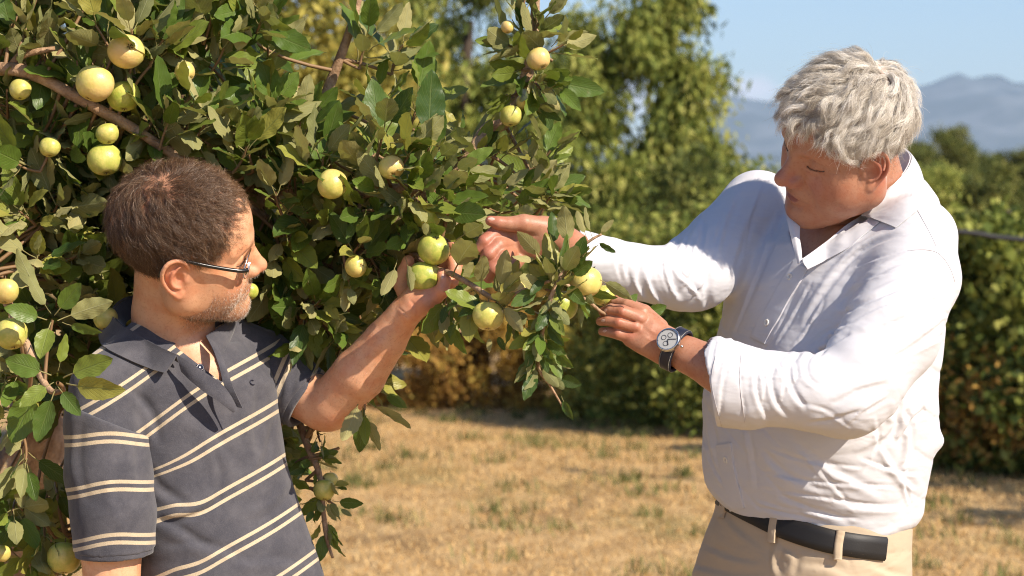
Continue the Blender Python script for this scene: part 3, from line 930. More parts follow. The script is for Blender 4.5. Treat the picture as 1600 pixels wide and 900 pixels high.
# the yellowish tree further left
tb1 = gz(330, 13.5)
plant('yellowing_tree', 'pale yellow-green tree out of focus behind the top of the apple tree', 'tree', tuple(tb1),
      [E(470, 60, 13.6, 0.45, 0.6, 0.5), E(300, 40, 13.6, 0.6, 0.7, 0.6), E(120, 60, 13.8, 0.7, 0.7, 0.7), E(400, 260, 13.8, 0.6, 0.6, 0.6), E(560, 150, 14.0, 0.32, 0.5, 0.4, 0.15), E(-80, 250, 13.8, 0.7, 0.6, 0.8), E(150, 330, 14, 0.8, 0.6, 0.6)],
      2600, 10, 0.075, [(0.08, 0.09, 0.02), (0.20, 0.20, 0.04), (0.42, 0.36, 0.075), (0.52, 0.44, 0.12)], rg, droop=0.3, aspect=0.5,
      limbs=[([tb1, tb1 + [0, 0, 1.0], tb1 + [0.1, 0, 2.2]], 0.09, 0.03)], shell=0.4)
# low bushes along the far edge of the clearing
hx0 = 470
bush_labels = ['dark bush with brown autumn leaves at the left end of the hedge line', 'orange-brown bush beside the dark bush at the clearing edge', 'rust-coloured bush seen below the hanging apples',
               'rusty brown bush under the hanging twig', 'golden yellow bush behind the hand with the watch', 'olive gold bush at the clearing edge beside the white shirt', 'green bush hidden partly by the white shirt']
for i in range(7):
    x = hx0 + i * 118; Yb = 18.9 - 0.32 * i + 0.2 * (i % 2)
    cols = [BR_, [(0.07, 0.05, 0.015), (0.36, 0.18, 0.04), (0.58, 0.33, 0.07), (0.42, 0.34, 0.07)], BR_, [(0.07, 0.055, 0.015), (0.34, 0.20, 0.042), (0.60, 0.38, 0.08), (0.42, 0.36, 0.08)], [(0.07, 0.06, 0.015), (0.32, 0.26, 0.045), (0.60, 0.48, 0.09), (0.46, 0.44, 0.09)], [(0.05, 0.055, 0.015), (0.24, 0.22, 0.04), (0.48, 0.38, 0.08), (0.38, 0.38, 0.08)], GY_][i]
    b0 = gz(x, Yb)
    plant('bush', bush_labels[i], 'bush', tuple(b0), clumpy([E(x, 570 - 6 * (i % 2), Yb, 0.40, 0.45, 0.33), E(x + 40, 500, Yb + 0.3, 0.36, 0.4, 0.30), E(x - 20, 612 + 5 * i, Yb - 0.2, 0.38, 0.3, 0.08)], 34, 0.07, 0.17, rg), 1000, 9, 0.055, cols, rg,
          droop=0.1, aspect=0.55, shell=0.5, spread=0.8, group='trees and bushes behind the clearing', limbs=[([b0, b0 + [0.05, 0, 0.4], b0 + [0.1, 0, 0.8]], 0.03, 0.012)])
bl = ['low olive bush between the big tree and the white shirt', 'small bright green bush on the skyline left of the white shirt', 'dense green bush behind the raised white sleeve', 'yellow-green bush touching the white shirt shoulder from behind', 'wide olive bush between the shirt and the large tree']
for i, (x, y, Yb, rx, rz) in enumerate(((1085, 330, 17.5, 0.35, 0.42), (1130, 318, 18.5, 0.26, 0.20), (1010, 430, 16.6, 0.5, 0.4), (1185, 350, 16.0, 0.32, 0.30), (1120, 430, 15.8, 0.36, 0.38))):
    b0 = gz(x, Yb)
    plant('bush', bl[i], 'bush', tuple(b0), [E(x, y, Yb, rx, 0.4, rz), E(x + 10, y + 140, Yb, rx * 1.2, 0.4, 0.5)], 800, 9, 0.06, GY_ if i else GD_, rg, droop=0.2, aspect=0.5, shell=0.5, limbs=[([b0, b0 + [0.03, 0, 0.7], b0 + [0, 0, 1.3]], 0.04, 0.012)],
          group='trees and bushes behind the clearing')
# vines on the right
vl = ['vine with yellow-green leaves directly right of the white shirt', 'vine with pale green and reddish leaves at the right edge', 'vine with brown lower leaves in the right corner', 'dark vine row behind the white shirt elbow', 'lower vine at the far right edge behind the others']
for i, (x, Yb, top, cols) in enumerate(((1475, 13.9, 400, GY_), (1580, 13.6, 352, GY_), (1700, 13.4, 360, GY_), (1425, 14.6, 480, GD_), (1640, 14.2, 440, GY_))):
    b0 = gz(x, Yb); el = []
    for y_ in range(top, 680, 62): el.append(E(x + rg.uniform(-25, 25), y_ + 30, Yb + rg.uniform(-.1, .1), 0.24, 0.3, 0.14))
    plant('grape_vine', vl[i], 'vine', tuple(b0), clumpy(el, 95, 0.06, 0.16, rg), 1600, 8, 0.062, cols, rg, droop=0.25, aspect=0.85, shell=0.45, spread=0.8, group='vines along the right side', limbs=[([b0, b0 + [0.03, 0, 0.6], b0 + [-0.02, 0, 1.5]], 0.035, 0.015)])
    el = [E(x, 650, Yb - 0.1, 0.26, 0.25, 0.16), E(x + 20, 590, Yb - 0.12, 0.26, 0.2, 0.16)]
    plant('undergrowth', 'brown and dark green undergrowth at the foot of ' + ['the vine next to the white shirt', 'the vine at the right edge', 'the vine beyond the right edge', 'the dark vine row', 'the darker far vine'][i], 'undergrowth', tuple(b0 + [0.05, -0.15, 0]), el, 420, 8, 0.055, BR_, rg, droop=0.2, aspect=0.5, shell=0.4)
PIPE = simple('black_pipe', (0.015, 0.015, 0.016), 0.5)
pts = [at(1290, 350, 12.6), at(1497, 362, 12.6), at(1560, 371, 12.6), at(1640, 376, 12.6), at(1760, 372, 12.6), at(1900, 360, 12.6)]
pp = empty('irrigation_pipe', (pts[4].x, pts[4].y, 0), 'black irrigation pipe stretched in front of the vines at right', 'pipe')
v, f_ = tube(catmull(pts, 24), 0.015, 8); mesh_np('pipe', v, f_, PIPE, pp)
v, f_ = tube([(pts[-1].x, 12.6, 0), (pts[-1].x, 12.6, 1.7)], 0.04, 8); mesh_np('post', v, f_, simple('grey_post', (0.25, 0.22, 0.18), 0.9), pp)
v, f_ = tube([(pts[0].x, 12.6, 0), (pts[0].x, 12.6, 1.5)], 0.03, 8); mesh_np('post', v, f_, simple('thin_stake', (0.10, 0.08, 0.06), 0.9), pp)
b0 = np.array([5.5, 10.2, 0.0])
plant('orchard_tree', 'orchard tree right of the view whose shadow lies on the dry grass', 'tree', tuple(b0), clumpy([(b0 + [0, 0, 2.6], np.array([1.0, 1.1, 0.8]), 1.0), (b0 + [0.3, 0.8, 2.2], np.array([0.8, 0.9, 0.6]), 0.7)], 60, 0.14, 0.30, rg), 900, 9, 0.08, GD_, rg,
      droop=0.2, aspect=0.5, spread=0.8, limbs=[([b0, b0 + [0.05, 0, 1.0], b0 + [0, 0, 2.2]], 0.08, 0.03)])
# trees further off
fl = ['dark round tree on the horizon just right of the grey hair', 'tall rounded green tree on the horizon, the highest of the far trees', 'broad green tree on the horizon near the right edge', 'pale green tree on the horizon at the right edge',
      'low shrub line tree beneath the mountains by the collar', 'olive bush in the middle distance over the shoulder', 'dark bush in the middle distance at right', 'low far tree left of the nose', 'low far tree left of the shoulder']
for i, (x, y, Yf, rx, rz, cols) in enumerate(((1428, 255, 75, 0.95, 0.75, GD_), (1492, 248, 72, 0.80, 0.90, GD_), (1558, 268, 78, 1.0, 0.70, GD_), (1622, 262, 74, 0.9, 0.7, GD_),
                                             (1455, 290, 60, 1.1, 0.45, GD_), (1440, 305, 34, 0.6, 0.30, GY_), (1545, 318, 34, 0.65, 0.25, GD_), (1160, 296, 70, 0.9, 0.4, GD_), (1080, 290, 70, 0.9, 0.5, GD_))):
    b0 = gz(x, Yf)
    el = [E(x, y, Yf, rx, rx, rz)] + [E(x + rg.uniform(-1, 1) * rx * 35, y + rg.uniform(-.4, .5) * rz * 50, Yf, rx * 0.45, rx * .5, rz * 0.45) for _ in range(4)]
    el.append(E(x, 308, Yf, rx * 1.1, rx, 0.5))
    plant('far_tree', fl[i], 'tree', tuple(b0), clumpy(el, 40, rx * 0.16, rx * 0.34, rg), 1500, 8, 0.10 * (Yf / 75) ** 0.6, cols, rg, droop=0.2, aspect=0.6, shell=0.6, spread=0.8, group='far trees', limbs=[([b0, b0 + [0, 0, 0.8], b0 + [0.05, 0, 1.6]], 0.12, 0.05)])
# a far wood all along the horizon, one mass
el = [(np.array([x_ + rg.uniform(-4, 4), 210 + rg.uniform(-12, 12), 0.9]), np.array([rg.uniform(4, 8), 4.0, rg.uniform(1.4, 3.0)]), 1.0) for x_ in np.arange(-330, 330, 7)]
v, f_, tone = leaf_mass(9000, 6, el, 0.55, rg, droop=0.2, aspect=0.6, shell=0.6)
tag(mesh_np('distant_wood', v, f_, blade_mat('distant_wood_leaf', GD_, 0.2), None, smooth=False, attrs=dict(tone=tone)), 'low dark wood along the horizon beneath the mountains', 'wood', kind='stuff')
# mountains
def mountain(name, pts, Y0, depth, mat, seed):
    pts = np.array(pts, float); xs = np.linspace(pts[0, 0], pts[-1, 0], 260); top = np.interp(xs, pts[:, 0], pts[:, 1])
    r = np.random.default_rng(seed)
    for fr, am in ((9, 2.2), (23, 1.2), (51, 0.7), (97, 0.4)): top = top + am * np.sin(xs / 1600 * fr * 6.28 + r.uniform(0, 6))
    nv = 60; V = np.zeros((260, nv, 3))
    for j in range(nv):
        t = j / (nv - 1)                      # 0 ridge .. 1 foot
        for i in range(260):
            p = at(xs[i], top[i], Y0)
            h = p.z * (1 - t) ** 1.15
            x = p.x; y = Y0 - depth * t
            k = 1 / depth
            rid = 0.0
            for o in range(4):
                f0 = 5.0 * 2 ** o * k
                rid += (abs(math.sin(x * f0 * 2.1 + 1.7 * math.sin(y * f0 * 1.3 + o) + seed)) - 0.5) * 0.5 ** o
            V[i, j] = (x, y + rid * depth * 0.05 * (t > 0), h + rid * p.z * 0.16 * math.sin(pi * min(t * 1.2, 1)) )
    V[:, -1, 2] = -2
    I = np.arange(260 * nv).reshape(260, nv)
    F = np.stack([I[:-1, :-1], I[:-1, 1:], I[1:, 1:], I[1:, :-1]], -1).reshape(-1, 4)
    return struct(mesh_np(name, V.reshape(-1, 3), F, mat))
m, nt, b = mat_new('haze_blue_rock'); N = NT(nt)
nz = N.noise(0.004, 6, 0.65); sp = N.n('ShaderNodeSeparateXYZ'); g_ = N.n('ShaderNodeNewGeometry'); N.l(g_.outputs['Normal'], sp.inputs[0])
c = N.mix(N.ss(nz.outputs[0], 0.45, 0.6), (0.050, 0.068, 0.085), (0.12, 0.135, 0.155))  # both rock tones painted bluish, adding to the blue of the distance haze
nt.links.new(c, b.inputs['Base Color']); b.inputs['Roughness'].default_value = 1.0
MT = m
mountain('mountains', [(-2200, 210), (-1200, 150), (-400, 170), (300, 200), (800, 230), (1030, 235), (1062, 190), (1085, 163), (1110, 152), (1165, 153), (1200, 160), (1290, 166), (1400, 148), (1424, 137), (1460, 126), (1497, 117), (1522, 124), (1552, 116), (1590, 128), (1650, 122), (1800, 150), (2300, 130), (3400, 190)], 8200, 2600, MT, 2)
mountain('hills', [(-2200, 285), (0, 276), (900, 280), (1100, 268), (1185, 272), (1300, 276), (1430, 282), (1600, 278), (2200, 270), (3400, 284)], 3200, 900, MT, 5)
# air
hv = bpy.data.meshes.new('haze')
xa, ya, yb, zb = 14500.0, -3100.0, 12100.0, 480.0
vs = [(x, y, z) for z in (-3.0, zb) for y in (ya, yb) for x in (-xa, xa)]
hv.from_pydata(vs, [], [(0, 2, 3, 1), (4, 5, 7, 6), (0, 1, 5, 4), (2, 6, 7, 3), (0, 4, 6, 2), (1, 3, 7, 5)])
mh = bpy.data.materials.new('air'); mh.use_nodes = True; mh.node_tree.nodes.clear()
pv = mh.node_tree.nodes.new('ShaderNodeVolumePrincipled'); om = mh.node_tree.nodes.new('ShaderNodeOutputMaterial')
pv.inputs['Color'].default_value = (0.52, 0.74, 1.0, 1); pv.inputs['Density'].default_value = 0.8e-4; pv.inputs['Anisotropy'].default_value = 0.1
mh.node_tree.links.new(pv.outputs[0], om.inputs['Volume'])
hv.materials.append(mh)
ho = bpy.data.objects.new('haze', hv); C.objects.link(ho); ho['kind'] = 'stuff'
# ------------------------------------------------------------------ the grey-haired man in the white shirt
SKIN_A = skin_material('skin_tanned', (0.43, 0.215, 0.130), (0.42, 0.120, 0.080), (0.26, 0.085, 0.065), (0.40, 0.30, 0.24))
man_a = empty('person', tuple(W(1275, 300, 130)[:2]) + (0,),
              'grey-haired man in a white long-sleeved shirt, beige trousers and black belt holding the branch', 'person', 'men beside the apple tree')
HA_R = head_frame(-1, 22, 19, 30)
HA_O = A3(W(1326, 224, 0)); HA_S = 0.97
def ha(p): return HA_O + (np.atleast_2d(A3(p)) * HA_S) @ HA_R.T
def ha_inv(p): return ((np.atleast_2d(A3(p)) - HA_O) @ HA_R) / HA_S
neckA = [(ha_inv(W(1350, 262, 55))[0], 0.054), (ha_inv(W(1362, 322, 110))[0], 0.060), (ha_inv(W(1352, 370, 120))[0], 0.075)]
def exA(f):
    # chest seen in the open collar
    f.chain([ha_inv(W(1350, 350, 100))[0], ha_inv(W(1322, 400, 75))[0], ha_inv(W(1312, 430, 80))[0]], [0.045, 0.062, 0.070], 0.012)
    for s in (1,):
        f.groove([(0.030, s * 0.062, -0.088), (0.050, s * 0.052, -0.100), (0.066, s * 0.030, -0.110)], 0.004, 0.002)
VA, FA = sculpt_head(neckA, heavy=1.02, nose=1.03, lip=1.1, earx=0.020, mouth=1.25, nx=0.005, chin=1.0, h=0.0015, extra=exA)
_bk = (VA[:, 0] < 0) & (VA[:, 2] > -0.06)
VA[:, 0] = np.where(VA[:, 0] < 0, VA[:, 0] * (1 - 0.18 * sstep(VA[:, 2], -0.04, 0.02)), VA[:, 0])
redA, lipA, lidA = skin_masks(VA)
headA_V = ha(VA)

# arms and hands: near forearm with the watch, far hand among the leaves
def finger(f, pts, k=3):
    wchain(f, pts, k)
f1 = fbox(915, 440, 1180, 640, -260, -20, 0.0013)
LN = (0.1, -1.0, 0.35)
wchain(f1, [(1180, 612, -205, 46), (1118, 574, -185, 36), (1078, 556, -165, 29), (1046, 540, -150, 26)], 8, flat=(0.25, -1.0, 0.3), ff=1.12)
# back of the hand
wchain(f1, [(1046, 541, -150, 24), (1012, 524, -146, 27), (1000, 518, -144, 22)], 10, flat=LN, ff=1.55)
wchain(f1, [(1040, 530, -148, 18), (1003, 496, -138, 15)], 10, flat=LN, ff=1.2)
wchain(f1, [(1036, 553, -148, 18), (986, 529, -146, 14)], 10, flat=LN, ff=1.2)
fing = [[(1004, 489, -138, 12), (980, 477, -128, 10.5), (962, 474, -112, 9.5), (950, 478, -98, 8)],
        [(1000, 498, -147, 12.5), (972, 487, -152, 10.8), (955, 484, -144, 9.6), (943, 487, -134, 8.2)],
        [(995, 512, -150, 11.5), (966, 504, -155, 9.6), (950, 501, -147, 8.6), (938, 502, -138, 7.2)],
        [(987, 528, -148, 10.5), (966, 522, -150, 8.8), (952, 519, -143, 7.8), (941, 518, -136, 6.6)],
        [(1030, 512, -130, 15), (1006, 488, -108, 12.5), (982, 477, -88, 11), (964, 470, -78, 9)]]
for q in fing: finger(f1, q, 1.8)
for a in ((1000, 498), (994, 511), (985, 525)):
    f1.bump(f_hit(f1, *a), 6 * S0, 1.6 * S0)
for a in ((972, 487), (966, 502), (963, 516)):
    f1.bump(f_hit(f1, *a), 5 * S0, 1.4 * S0)
    for o in (-3, 0, 3):
        f1.groove(path_on(f1, [(a[0] + o - 1, a[1] - 6), (a[0] + o, a[1]), (a[0] + o + 1, a[1] + 6)], 5), 0.9 * S0, 0.7 * S0)
for a in ((1, 2), (2, 3)):     # valleys between the tendons
    p, q = fing[a[0]][0], fing[a[1]][0]
    f1.groove(path_on(f1, [((p[0] + q[0]) / 2, (p[1] + q[1]) / 2), (1020, 524 + a[0])], 5), 4 * S0, 1.2 * S0)
for q in ([(1010, 510), (1022, 520), (1040, 524)], [(1000, 520), (1016, 532), (1036, 538)]):
    f1.groove(path_on(f1, q, 6), 2.0 * S0, -0.9 * S0)
for a, b_ in ((0, 1), (1, 2), (2, 3)):      # gaps between the fingers
    P_ = [(A3(W(*fing[a][i][:3])) + A3(W(*fing[b_][i][:3]))) / 2 - np.array([0, 0.006, 0]) for i in range(4)]
    f1.groove(P_, 1.7 * S0, 3.2 * S0, taper=False)
NAILS = []
def nail(f, x, y, along, ln=4.6, wd=3.3, dmin=None):
    p = f_hit(f, x, y, dmin); n_ = f_normal(f, p); u = A3(W(x + along[0], y + along[1], 0)) - A3(W(x, y, 0)); u -= (u @ n_) * n_; u /= np.linalg.norm(u); v_ = np.cross(n_, u)
    V = []; F = []
    for j in range(7):
        for i in range(7):
            a = (i / 3 - 1); b2 = (j / 3 - 1); k = math.sqrt(max(0, 1 - 0.62 * b2 * b2))
            V.append(p + (u * b2 * ln + v_ * a * wd * k) * S0 + n_ * (0.0006 - 0.0016 * a * a - 0.0005 * b2 * b2))
    for j in range(6):
        for i in range(6): q0 = j * 7 + i; F.append((q0, q0 + 1, q0 + 8, q0 + 7))
    NAILS.append((np.array(V), np.array(F)))
nail(f1, 946, 485, (-1, .25)); nail(f1, 942, 501, (-1, .05)); nail(f1, 945, 517, (-1, -.1), 4.2, 3.0)
V1, F1 = f1.mesh(); V1 = relax(V1, F1, 1, 0.4)
f2 = fbox(715, 315, 960, 460, -190, 60, 0.0014)
FN = (0, -1.0, -0.1)
wchain(f2, [(960, 418, -10, 30), (905, 394, -38, 27), (866, 366, -66, 25), (848, 364, -74, 24)], 8, flat=FN, ff=1.1)
wchain(f2, [(852, 364, -74, 24), (826, 376, -72, 30), (806, 382, -72, 27)], 10, flat=FN, ff=1.5)
wchain(f2, [(846, 354, -80, 16), (818, 350, -92, 15.5), (795, 350, -98, 11.5), (778, 348, -102, 10.5), (766, 345, -104, 8)], 5)
for q in ([(800, 368, -76, 12.5), (772, 366, -92, 12), (757, 378, -104, 11), (748, 390, -104, 8.5)],
          [(800, 380, -76, 13), (778, 384, -100, 13), (764, 397, -112, 11.5), (756, 410, -108, 9)],
          [(802, 392, -76, 13), (786, 402, -104, 13.5), (772, 420, -114, 12), (764, 434, -106, 9)],
          [(812, 402, -74, 12), (800, 416, -96, 12), (788, 432, -104, 10.5), (780, 444, -98, 8.5)]):
    finger(f2, q, 2.5)
f2.groove(path_on(f2, [(792, 362), (806, 374), (812, 396)], 6), 2.2 * S0, 1.6 * S0)
f2.groove(path_on(f2, [(842, 368), (826, 372), (812, 380)], 6), 2.2 * S0, 1.4 * S0)
for p in ((786, 349), (770, 346)):
    f2.groove(path_on(f2, [(p[0], p[1] - 9), (p[0] + 2, p[1] + 9)], 4), 1.0 * S0, 0.8 * S0)
nail(f2, 768, 342, (-1, -.1), 5, 3.4)
V2, F2 = f2.mesh(); V2 = relax(V2, F2, 1, 0.4)
# the trunk under the clothes, so that the body is whole
f3 = fbox(1090, 330, 1500, 900, -60, 330, 0.009)
f3.func(torso_fn([(350, 1320, 115, 120, 70), (420, 1308, 112, 185, 100), (600, 1282, 110, 185, 125), (880, 1262, 125, 160, 100)], (0.66, -0.75)), 0.01)
V3, F3 = f3.mesh()
n1 = len(VA); n2 = len(V1) + len(V2) + len(V3)
Vb, Fb = join_vf([(headA_V, FA), (V1, F1), (V2, F2), (V3, F3)])
px1, py1, _ = PV(V1); px2, py2, _ = PV(V2)
redh = np.concatenate([0.08 + 0.30 * sum(np.exp(-((px1 - a) ** 2 + (py1 - b) ** 2) / 60) for a, b in ((1000, 498), (994, 511), (985, 525), (972, 487), (966, 502), (963, 516))),
                       0.10 + 0.45 * sstep(-px2, -800, -760), np.zeros(len(V3))])
stA = 0.92 * sstep(VA[:, 2], 0.05, 0.075) * (VA[:, 0] < 0.075)
mesh_np('body', Vb, Fb, SKIN_A, man_a, attrs=dict(red=np.concatenate([redA + 0.04, redh]), lips=np.concatenate([lipA, np.zeros(n2)]), stubble=np.concatenate([stA, np.zeros(n2)])))

NAILM = simple('fingernail', (0.62, 0.40, 0.33), 0.28)
for v, f_ in NAILS: mesh_np('fingernail', v, f_, NAILM, man_a)
# ---- white shirt
def cloth_material(name, col, rough=0.85, weave=2600, wr=0.5, sheen=0.1, crease=0.6):
    m, nt, b = mat_new(name); N = NT(nt)
    P_ = N.mapping(N.pos(), (1, 1, 2.2), (0.3, 0.5, 0.4))
    nz = N.noise(11, 2, 0.5, P_, dist=0.8); n2_ = N.noise(26, 2, 0.5, P_, dist=0.3)
    wv = N.noise(weave, 2)
    b.inputs['Base Color'].default_value = (*col, 1)
    b.inputs['Roughness'].default_value = rough
    b.inputs['Specular IOR Level'].default_value = 0.2
    b.inputs['Sheen Weight'].default_value = sheen
    h = N.math('ADD', N.math('MULTIPLY', n2_.outputs[0], 0.35), nz.outputs[0])
    bp = N.bump(h, crease, 0.010)
    nt.links.new(N.bump(wv.outputs[0], wr * 0.4, 0.0006, bp), b.inputs['Normal'])
    return m
WHITE = cloth_material('white_cotton', (0.60, 0.60, 0.635), crease=0.4)
g = fbox(895, 215, 1530, 862, -270, 400, 0.0024)
LAT = (0.66, -0.75)
secA = [(262, 1385, 125, 55, 45), (285, 1378, 122, 92, 58), (310, 1366, 118, 128, 74), (340, 1345, 112, 172, 92), (380, 1322, 106, 206, 112), (440, 1306, 104, 226, 128), (500, 1297, 104, 230, 140),
        (560, 1290, 104, 228, 150), (620, 1281, 104, 226, 160), (700, 1277, 104, 222, 163), (750, 1275, 106, 214, 156), (790, 1276, 108, 204, 148), (815, 1278, 110, 196, 142), (850, 1278, 112, 188, 136)]
secA = [(y, x, d, a * 0.95, b * 0.93) for y, x, d, a, b in secA]
g.func(torso_fn(secA, LAT), 0.01)
# near sleeve
wchain(g, [(1432, 372, -20, 62), (1428, 430, -60, 72), (1392, 520, -130, 76), (1345, 590, -176, 70), (1318, 620, -190, 64)], 26)
wchain(g, [(1325, 618, -190, 62), (1270, 612, -196, 60), (1200, 606, -196, 58), (1160, 606, -192, 60)], 14)
# far sleeve
wchain(g, [(1185, 330, 225, 62), (1130, 385, 150, 60), (1090, 426, 70, 60), (1066, 436, 45, 52)], 20)
wchain(g, [(1080, 434, 60, 54), (1040, 432, 25, 48), (990, 425, 0, 45), (950, 414, -15, 43), (890, 400, -26, 43)], 14)
# cuffs: a thicker turned band, open at the end
c0, c1 = (1168, 606, -194), (1124, 596, -190)
g.cone(W(*c0), W(*c1), L(66, -190), L(72, -190), 0.0015)
cd = (A3(W(*c1)) - A3(W(*c0))); cd /= np.linalg.norm(cd)
g.cone(A3(W(*c1)) - cd * 0.055, A3(W(*c1)) + cd * 0.12, L(52), L(66), 0.002, 'sub')
e0, e1 = (960, 418, -10), (906, 404, -24)
g.cone(W(*e0), W(*e1), L(44), L(44), 0.0015)
ed = (A3(W(*e1)) - A3(W(*e0))); ed /= np.linalg.norm(ed)
g.cone(A3(W(*e1)) - ed * 0.045, A3(W(*e1)) + ed * 0.10, L(34), L(36), 0.002, 'sub')
def cut(px, py, d, nx, ny, nd, rad):
    """remove everything beyond a plane within a sphere"""
    c = A3(W(px, py, d)); n = A3([nx, nd, -ny]); n /= np.linalg.norm(n)
    q = g.box(c - rad, c + rad); s_, X, Y, Z = q
    dd = (X - c[0]) * n[0] + (Y - c[1]) * n[1] + (Z - c[2]) * n[2]
    g.F[s_] = np.maximum(g.F[s_], dd.astype(np.float32))
cut(1108, 600, -190, -1, 0.18, 0.05, 0.095)
cut(908, 406, -22, -1, 0.05, 0.1, 0.075)
# neck opening
g.chain([W(1382, 258, 115), W(1362, 300, 112)], [L(62), L(66)], 0.006, 'sub')
g.func(poly_fn([(1222, 300), (1370, 300), (1352, 340), (1254, 407), (1244, 398)], -250, 90), 0.004, 'sub')
g.func(poly_fn([(1330, 250), (1420, 235), (1424, 262), (1345, 345), (1290, 345)], -60, 230), 0.008, 'sub')
def F_(pts, w, a, **k): fold(g, pts, w * 0.78, a * 1.55, **k)
# shoulder and upper sleeve drape (near)
F_([(1462, 392), (1400, 412), (1345, 445), (1308, 478)], 5, 3.2)
F_([(1470, 425), (1410, 448), (1350, 475), (1300, 500)], 6, 3.4)
F_([(1482, 455), (1430, 490), (1370, 515), (1320, 530)], 6, 2.6)
F_([(1480, 500), (1430, 540), (1380, 570)], 7, 2.6)
F_([(1440, 360), (1390, 372), (1345, 392), (1290, 440)], 5, 3.0)
F_([(1400, 360), (1340, 395), (1290, 455), (1255, 510)], 6, 3.0)
F_([(1452, 395), (1462, 420), (1465, 445)], 1.6, 1.4, ridge=0)
# elbow and forearm
F_([(1290, 545), (1262, 560), (1262, 588), (1285, 610)], 5, 4.5)
F_([(1250, 552), (1232, 575), (1240, 610), (1262, 640)], 5, 3.8)
F_([(1222, 556), (1205, 585), (1212, 625), (1232, 650)], 5, 3.0)
F_([(1195, 560), (1182, 590), (1186, 625), (1200, 655)], 4, 2.6)
F_([(1330, 520), (1290, 545), (1275, 562)], 5, 3.6)
F_([(1390, 600), (1340, 612), (1300, 632)], 6, 2.6)
F_([(1352, 640), (1300, 655), (1260, 660)], 5, 2.0)
F_([(1160, 560), (1158, 600), (1166, 645)], 2.0, 2.2, ridge=0)
# far sleeve
F_([(1100, 345), (1092, 400), (1078, 440), (1060, 470)], 6, 4.0, dmin=-120)
F_([(1062, 372), (1048, 400), (1052, 440), (1070, 470)], 6, 4.5, dmin=-120)
F_([(1030, 388), (1018, 415), (1022, 450), (1040, 478)], 4.5, 3.6, dmin=-120)
F_([(1010, 388), (998, 415), (1000, 445), (1012, 468)], 4, 3.0, dmin=-120)
F_([(990, 385), (980, 412), (984, 440)], 4, 2.2, dmin=-120)
F_([(1120, 420), (1100, 450), (1075, 480)], 5, 3.0, dmin=-120)
F_([(1050, 405), (1065, 430), (1085, 445), (1100, 470)], 4, 3.4, dmin=-120)
F_([(1112, 360), (1106, 430), (1108, 490)], 7, 5.0, ridge=0.2)
# chest and belly
F_([(1200, 300), (1170, 360), (1148, 430)], 7, 2.0)
F_([(1228, 330), (1200, 400), (1165, 480)], 7, 2.2)
F_([(1160, 300), (1140, 350), (1128, 400)], 6, 2.0)
F_([(1150, 480), (1130, 540), (1120, 610)], 7, 1.8)
F_([(1240, 690), (1300, 730), (1380, 770)], 8, 2.2)
F_([(1190, 700), (1230, 740), (1290, 765)], 7, 2.0)
F_([(1380, 690), (1410, 740), (1436, 762)], 7, 3.0)
F_([(1415, 640), (1428, 690), (1420, 730)], 7, 4.0)
F_([(1405, 625), (1395, 680), (1340, 715)], 8, 2.8)
F_([(1445, 640), (1428, 655), (1408, 690)], 6, 5.0)
F_([(1300, 780), (1350, 790), (1410, 790)], 6, 2.2)
F_([(1160, 640), (1175, 700), (1185, 770)], 6, 1.8)
F_([(1110, 640), (1120, 700), (1135, 760)], 6, 2.0)
F_([(1180, 790), (1230, 800), (1290, 812)], 5, 2.2)
F_([(1215, 770), (1260, 790), (1330, 815)], 6, 2.2)
# placket
pl = path_on(g, [(1246, 408), (1222, 450), (1196, 505), (1168, 560)], 14)
g.groove(pl, 1.4 * S0, 1.6 * S0, taper=False)
pl = path_on(g, [(1130, 690), (1136, 740), (1150, 790)], 10)
g.groove(pl, 1.4 * S0, 1.4 * S0, taper=False)
g.bump(W(1470, 690, 40), 14 * S0, 8 * S0)
g.bump(W(1450, 690, 20), 16 * S0, 8 * S0)
def crease(seed, kx, ky, kz, freq, amp, wid=0.22, warp=2.6, cover=0.1):
    k = np.array([kx, ky, kz], float); k /= np.linalg.norm(k)
    def fn(X, Y, Z):
        wp = fnoise(X, Y, Z, seed, (7, 15), (warp, warp * 0.45)); msk = fnoise(X, Y, Z, seed + 50, (13, 24), (1.0, 0.7))
        s_ = np.sin((k[0] * X + k[1] * Y + k[2] * Z) * freq + wp)
        return amp * np.exp(-(s_ / wid) ** 2) * np.clip((msk - cover) * 1.6, 0, 1)
    return fn
g.disp(lambda X, Y, Z: fnoise(X, Y, Z, 3, (38, 75), (0.0016, 0.0008)))
g.disp(crease(1, 0.75, -0.3, 0.6, 58, 0.0010, 0.2, warp=3.5, cover=0.25))
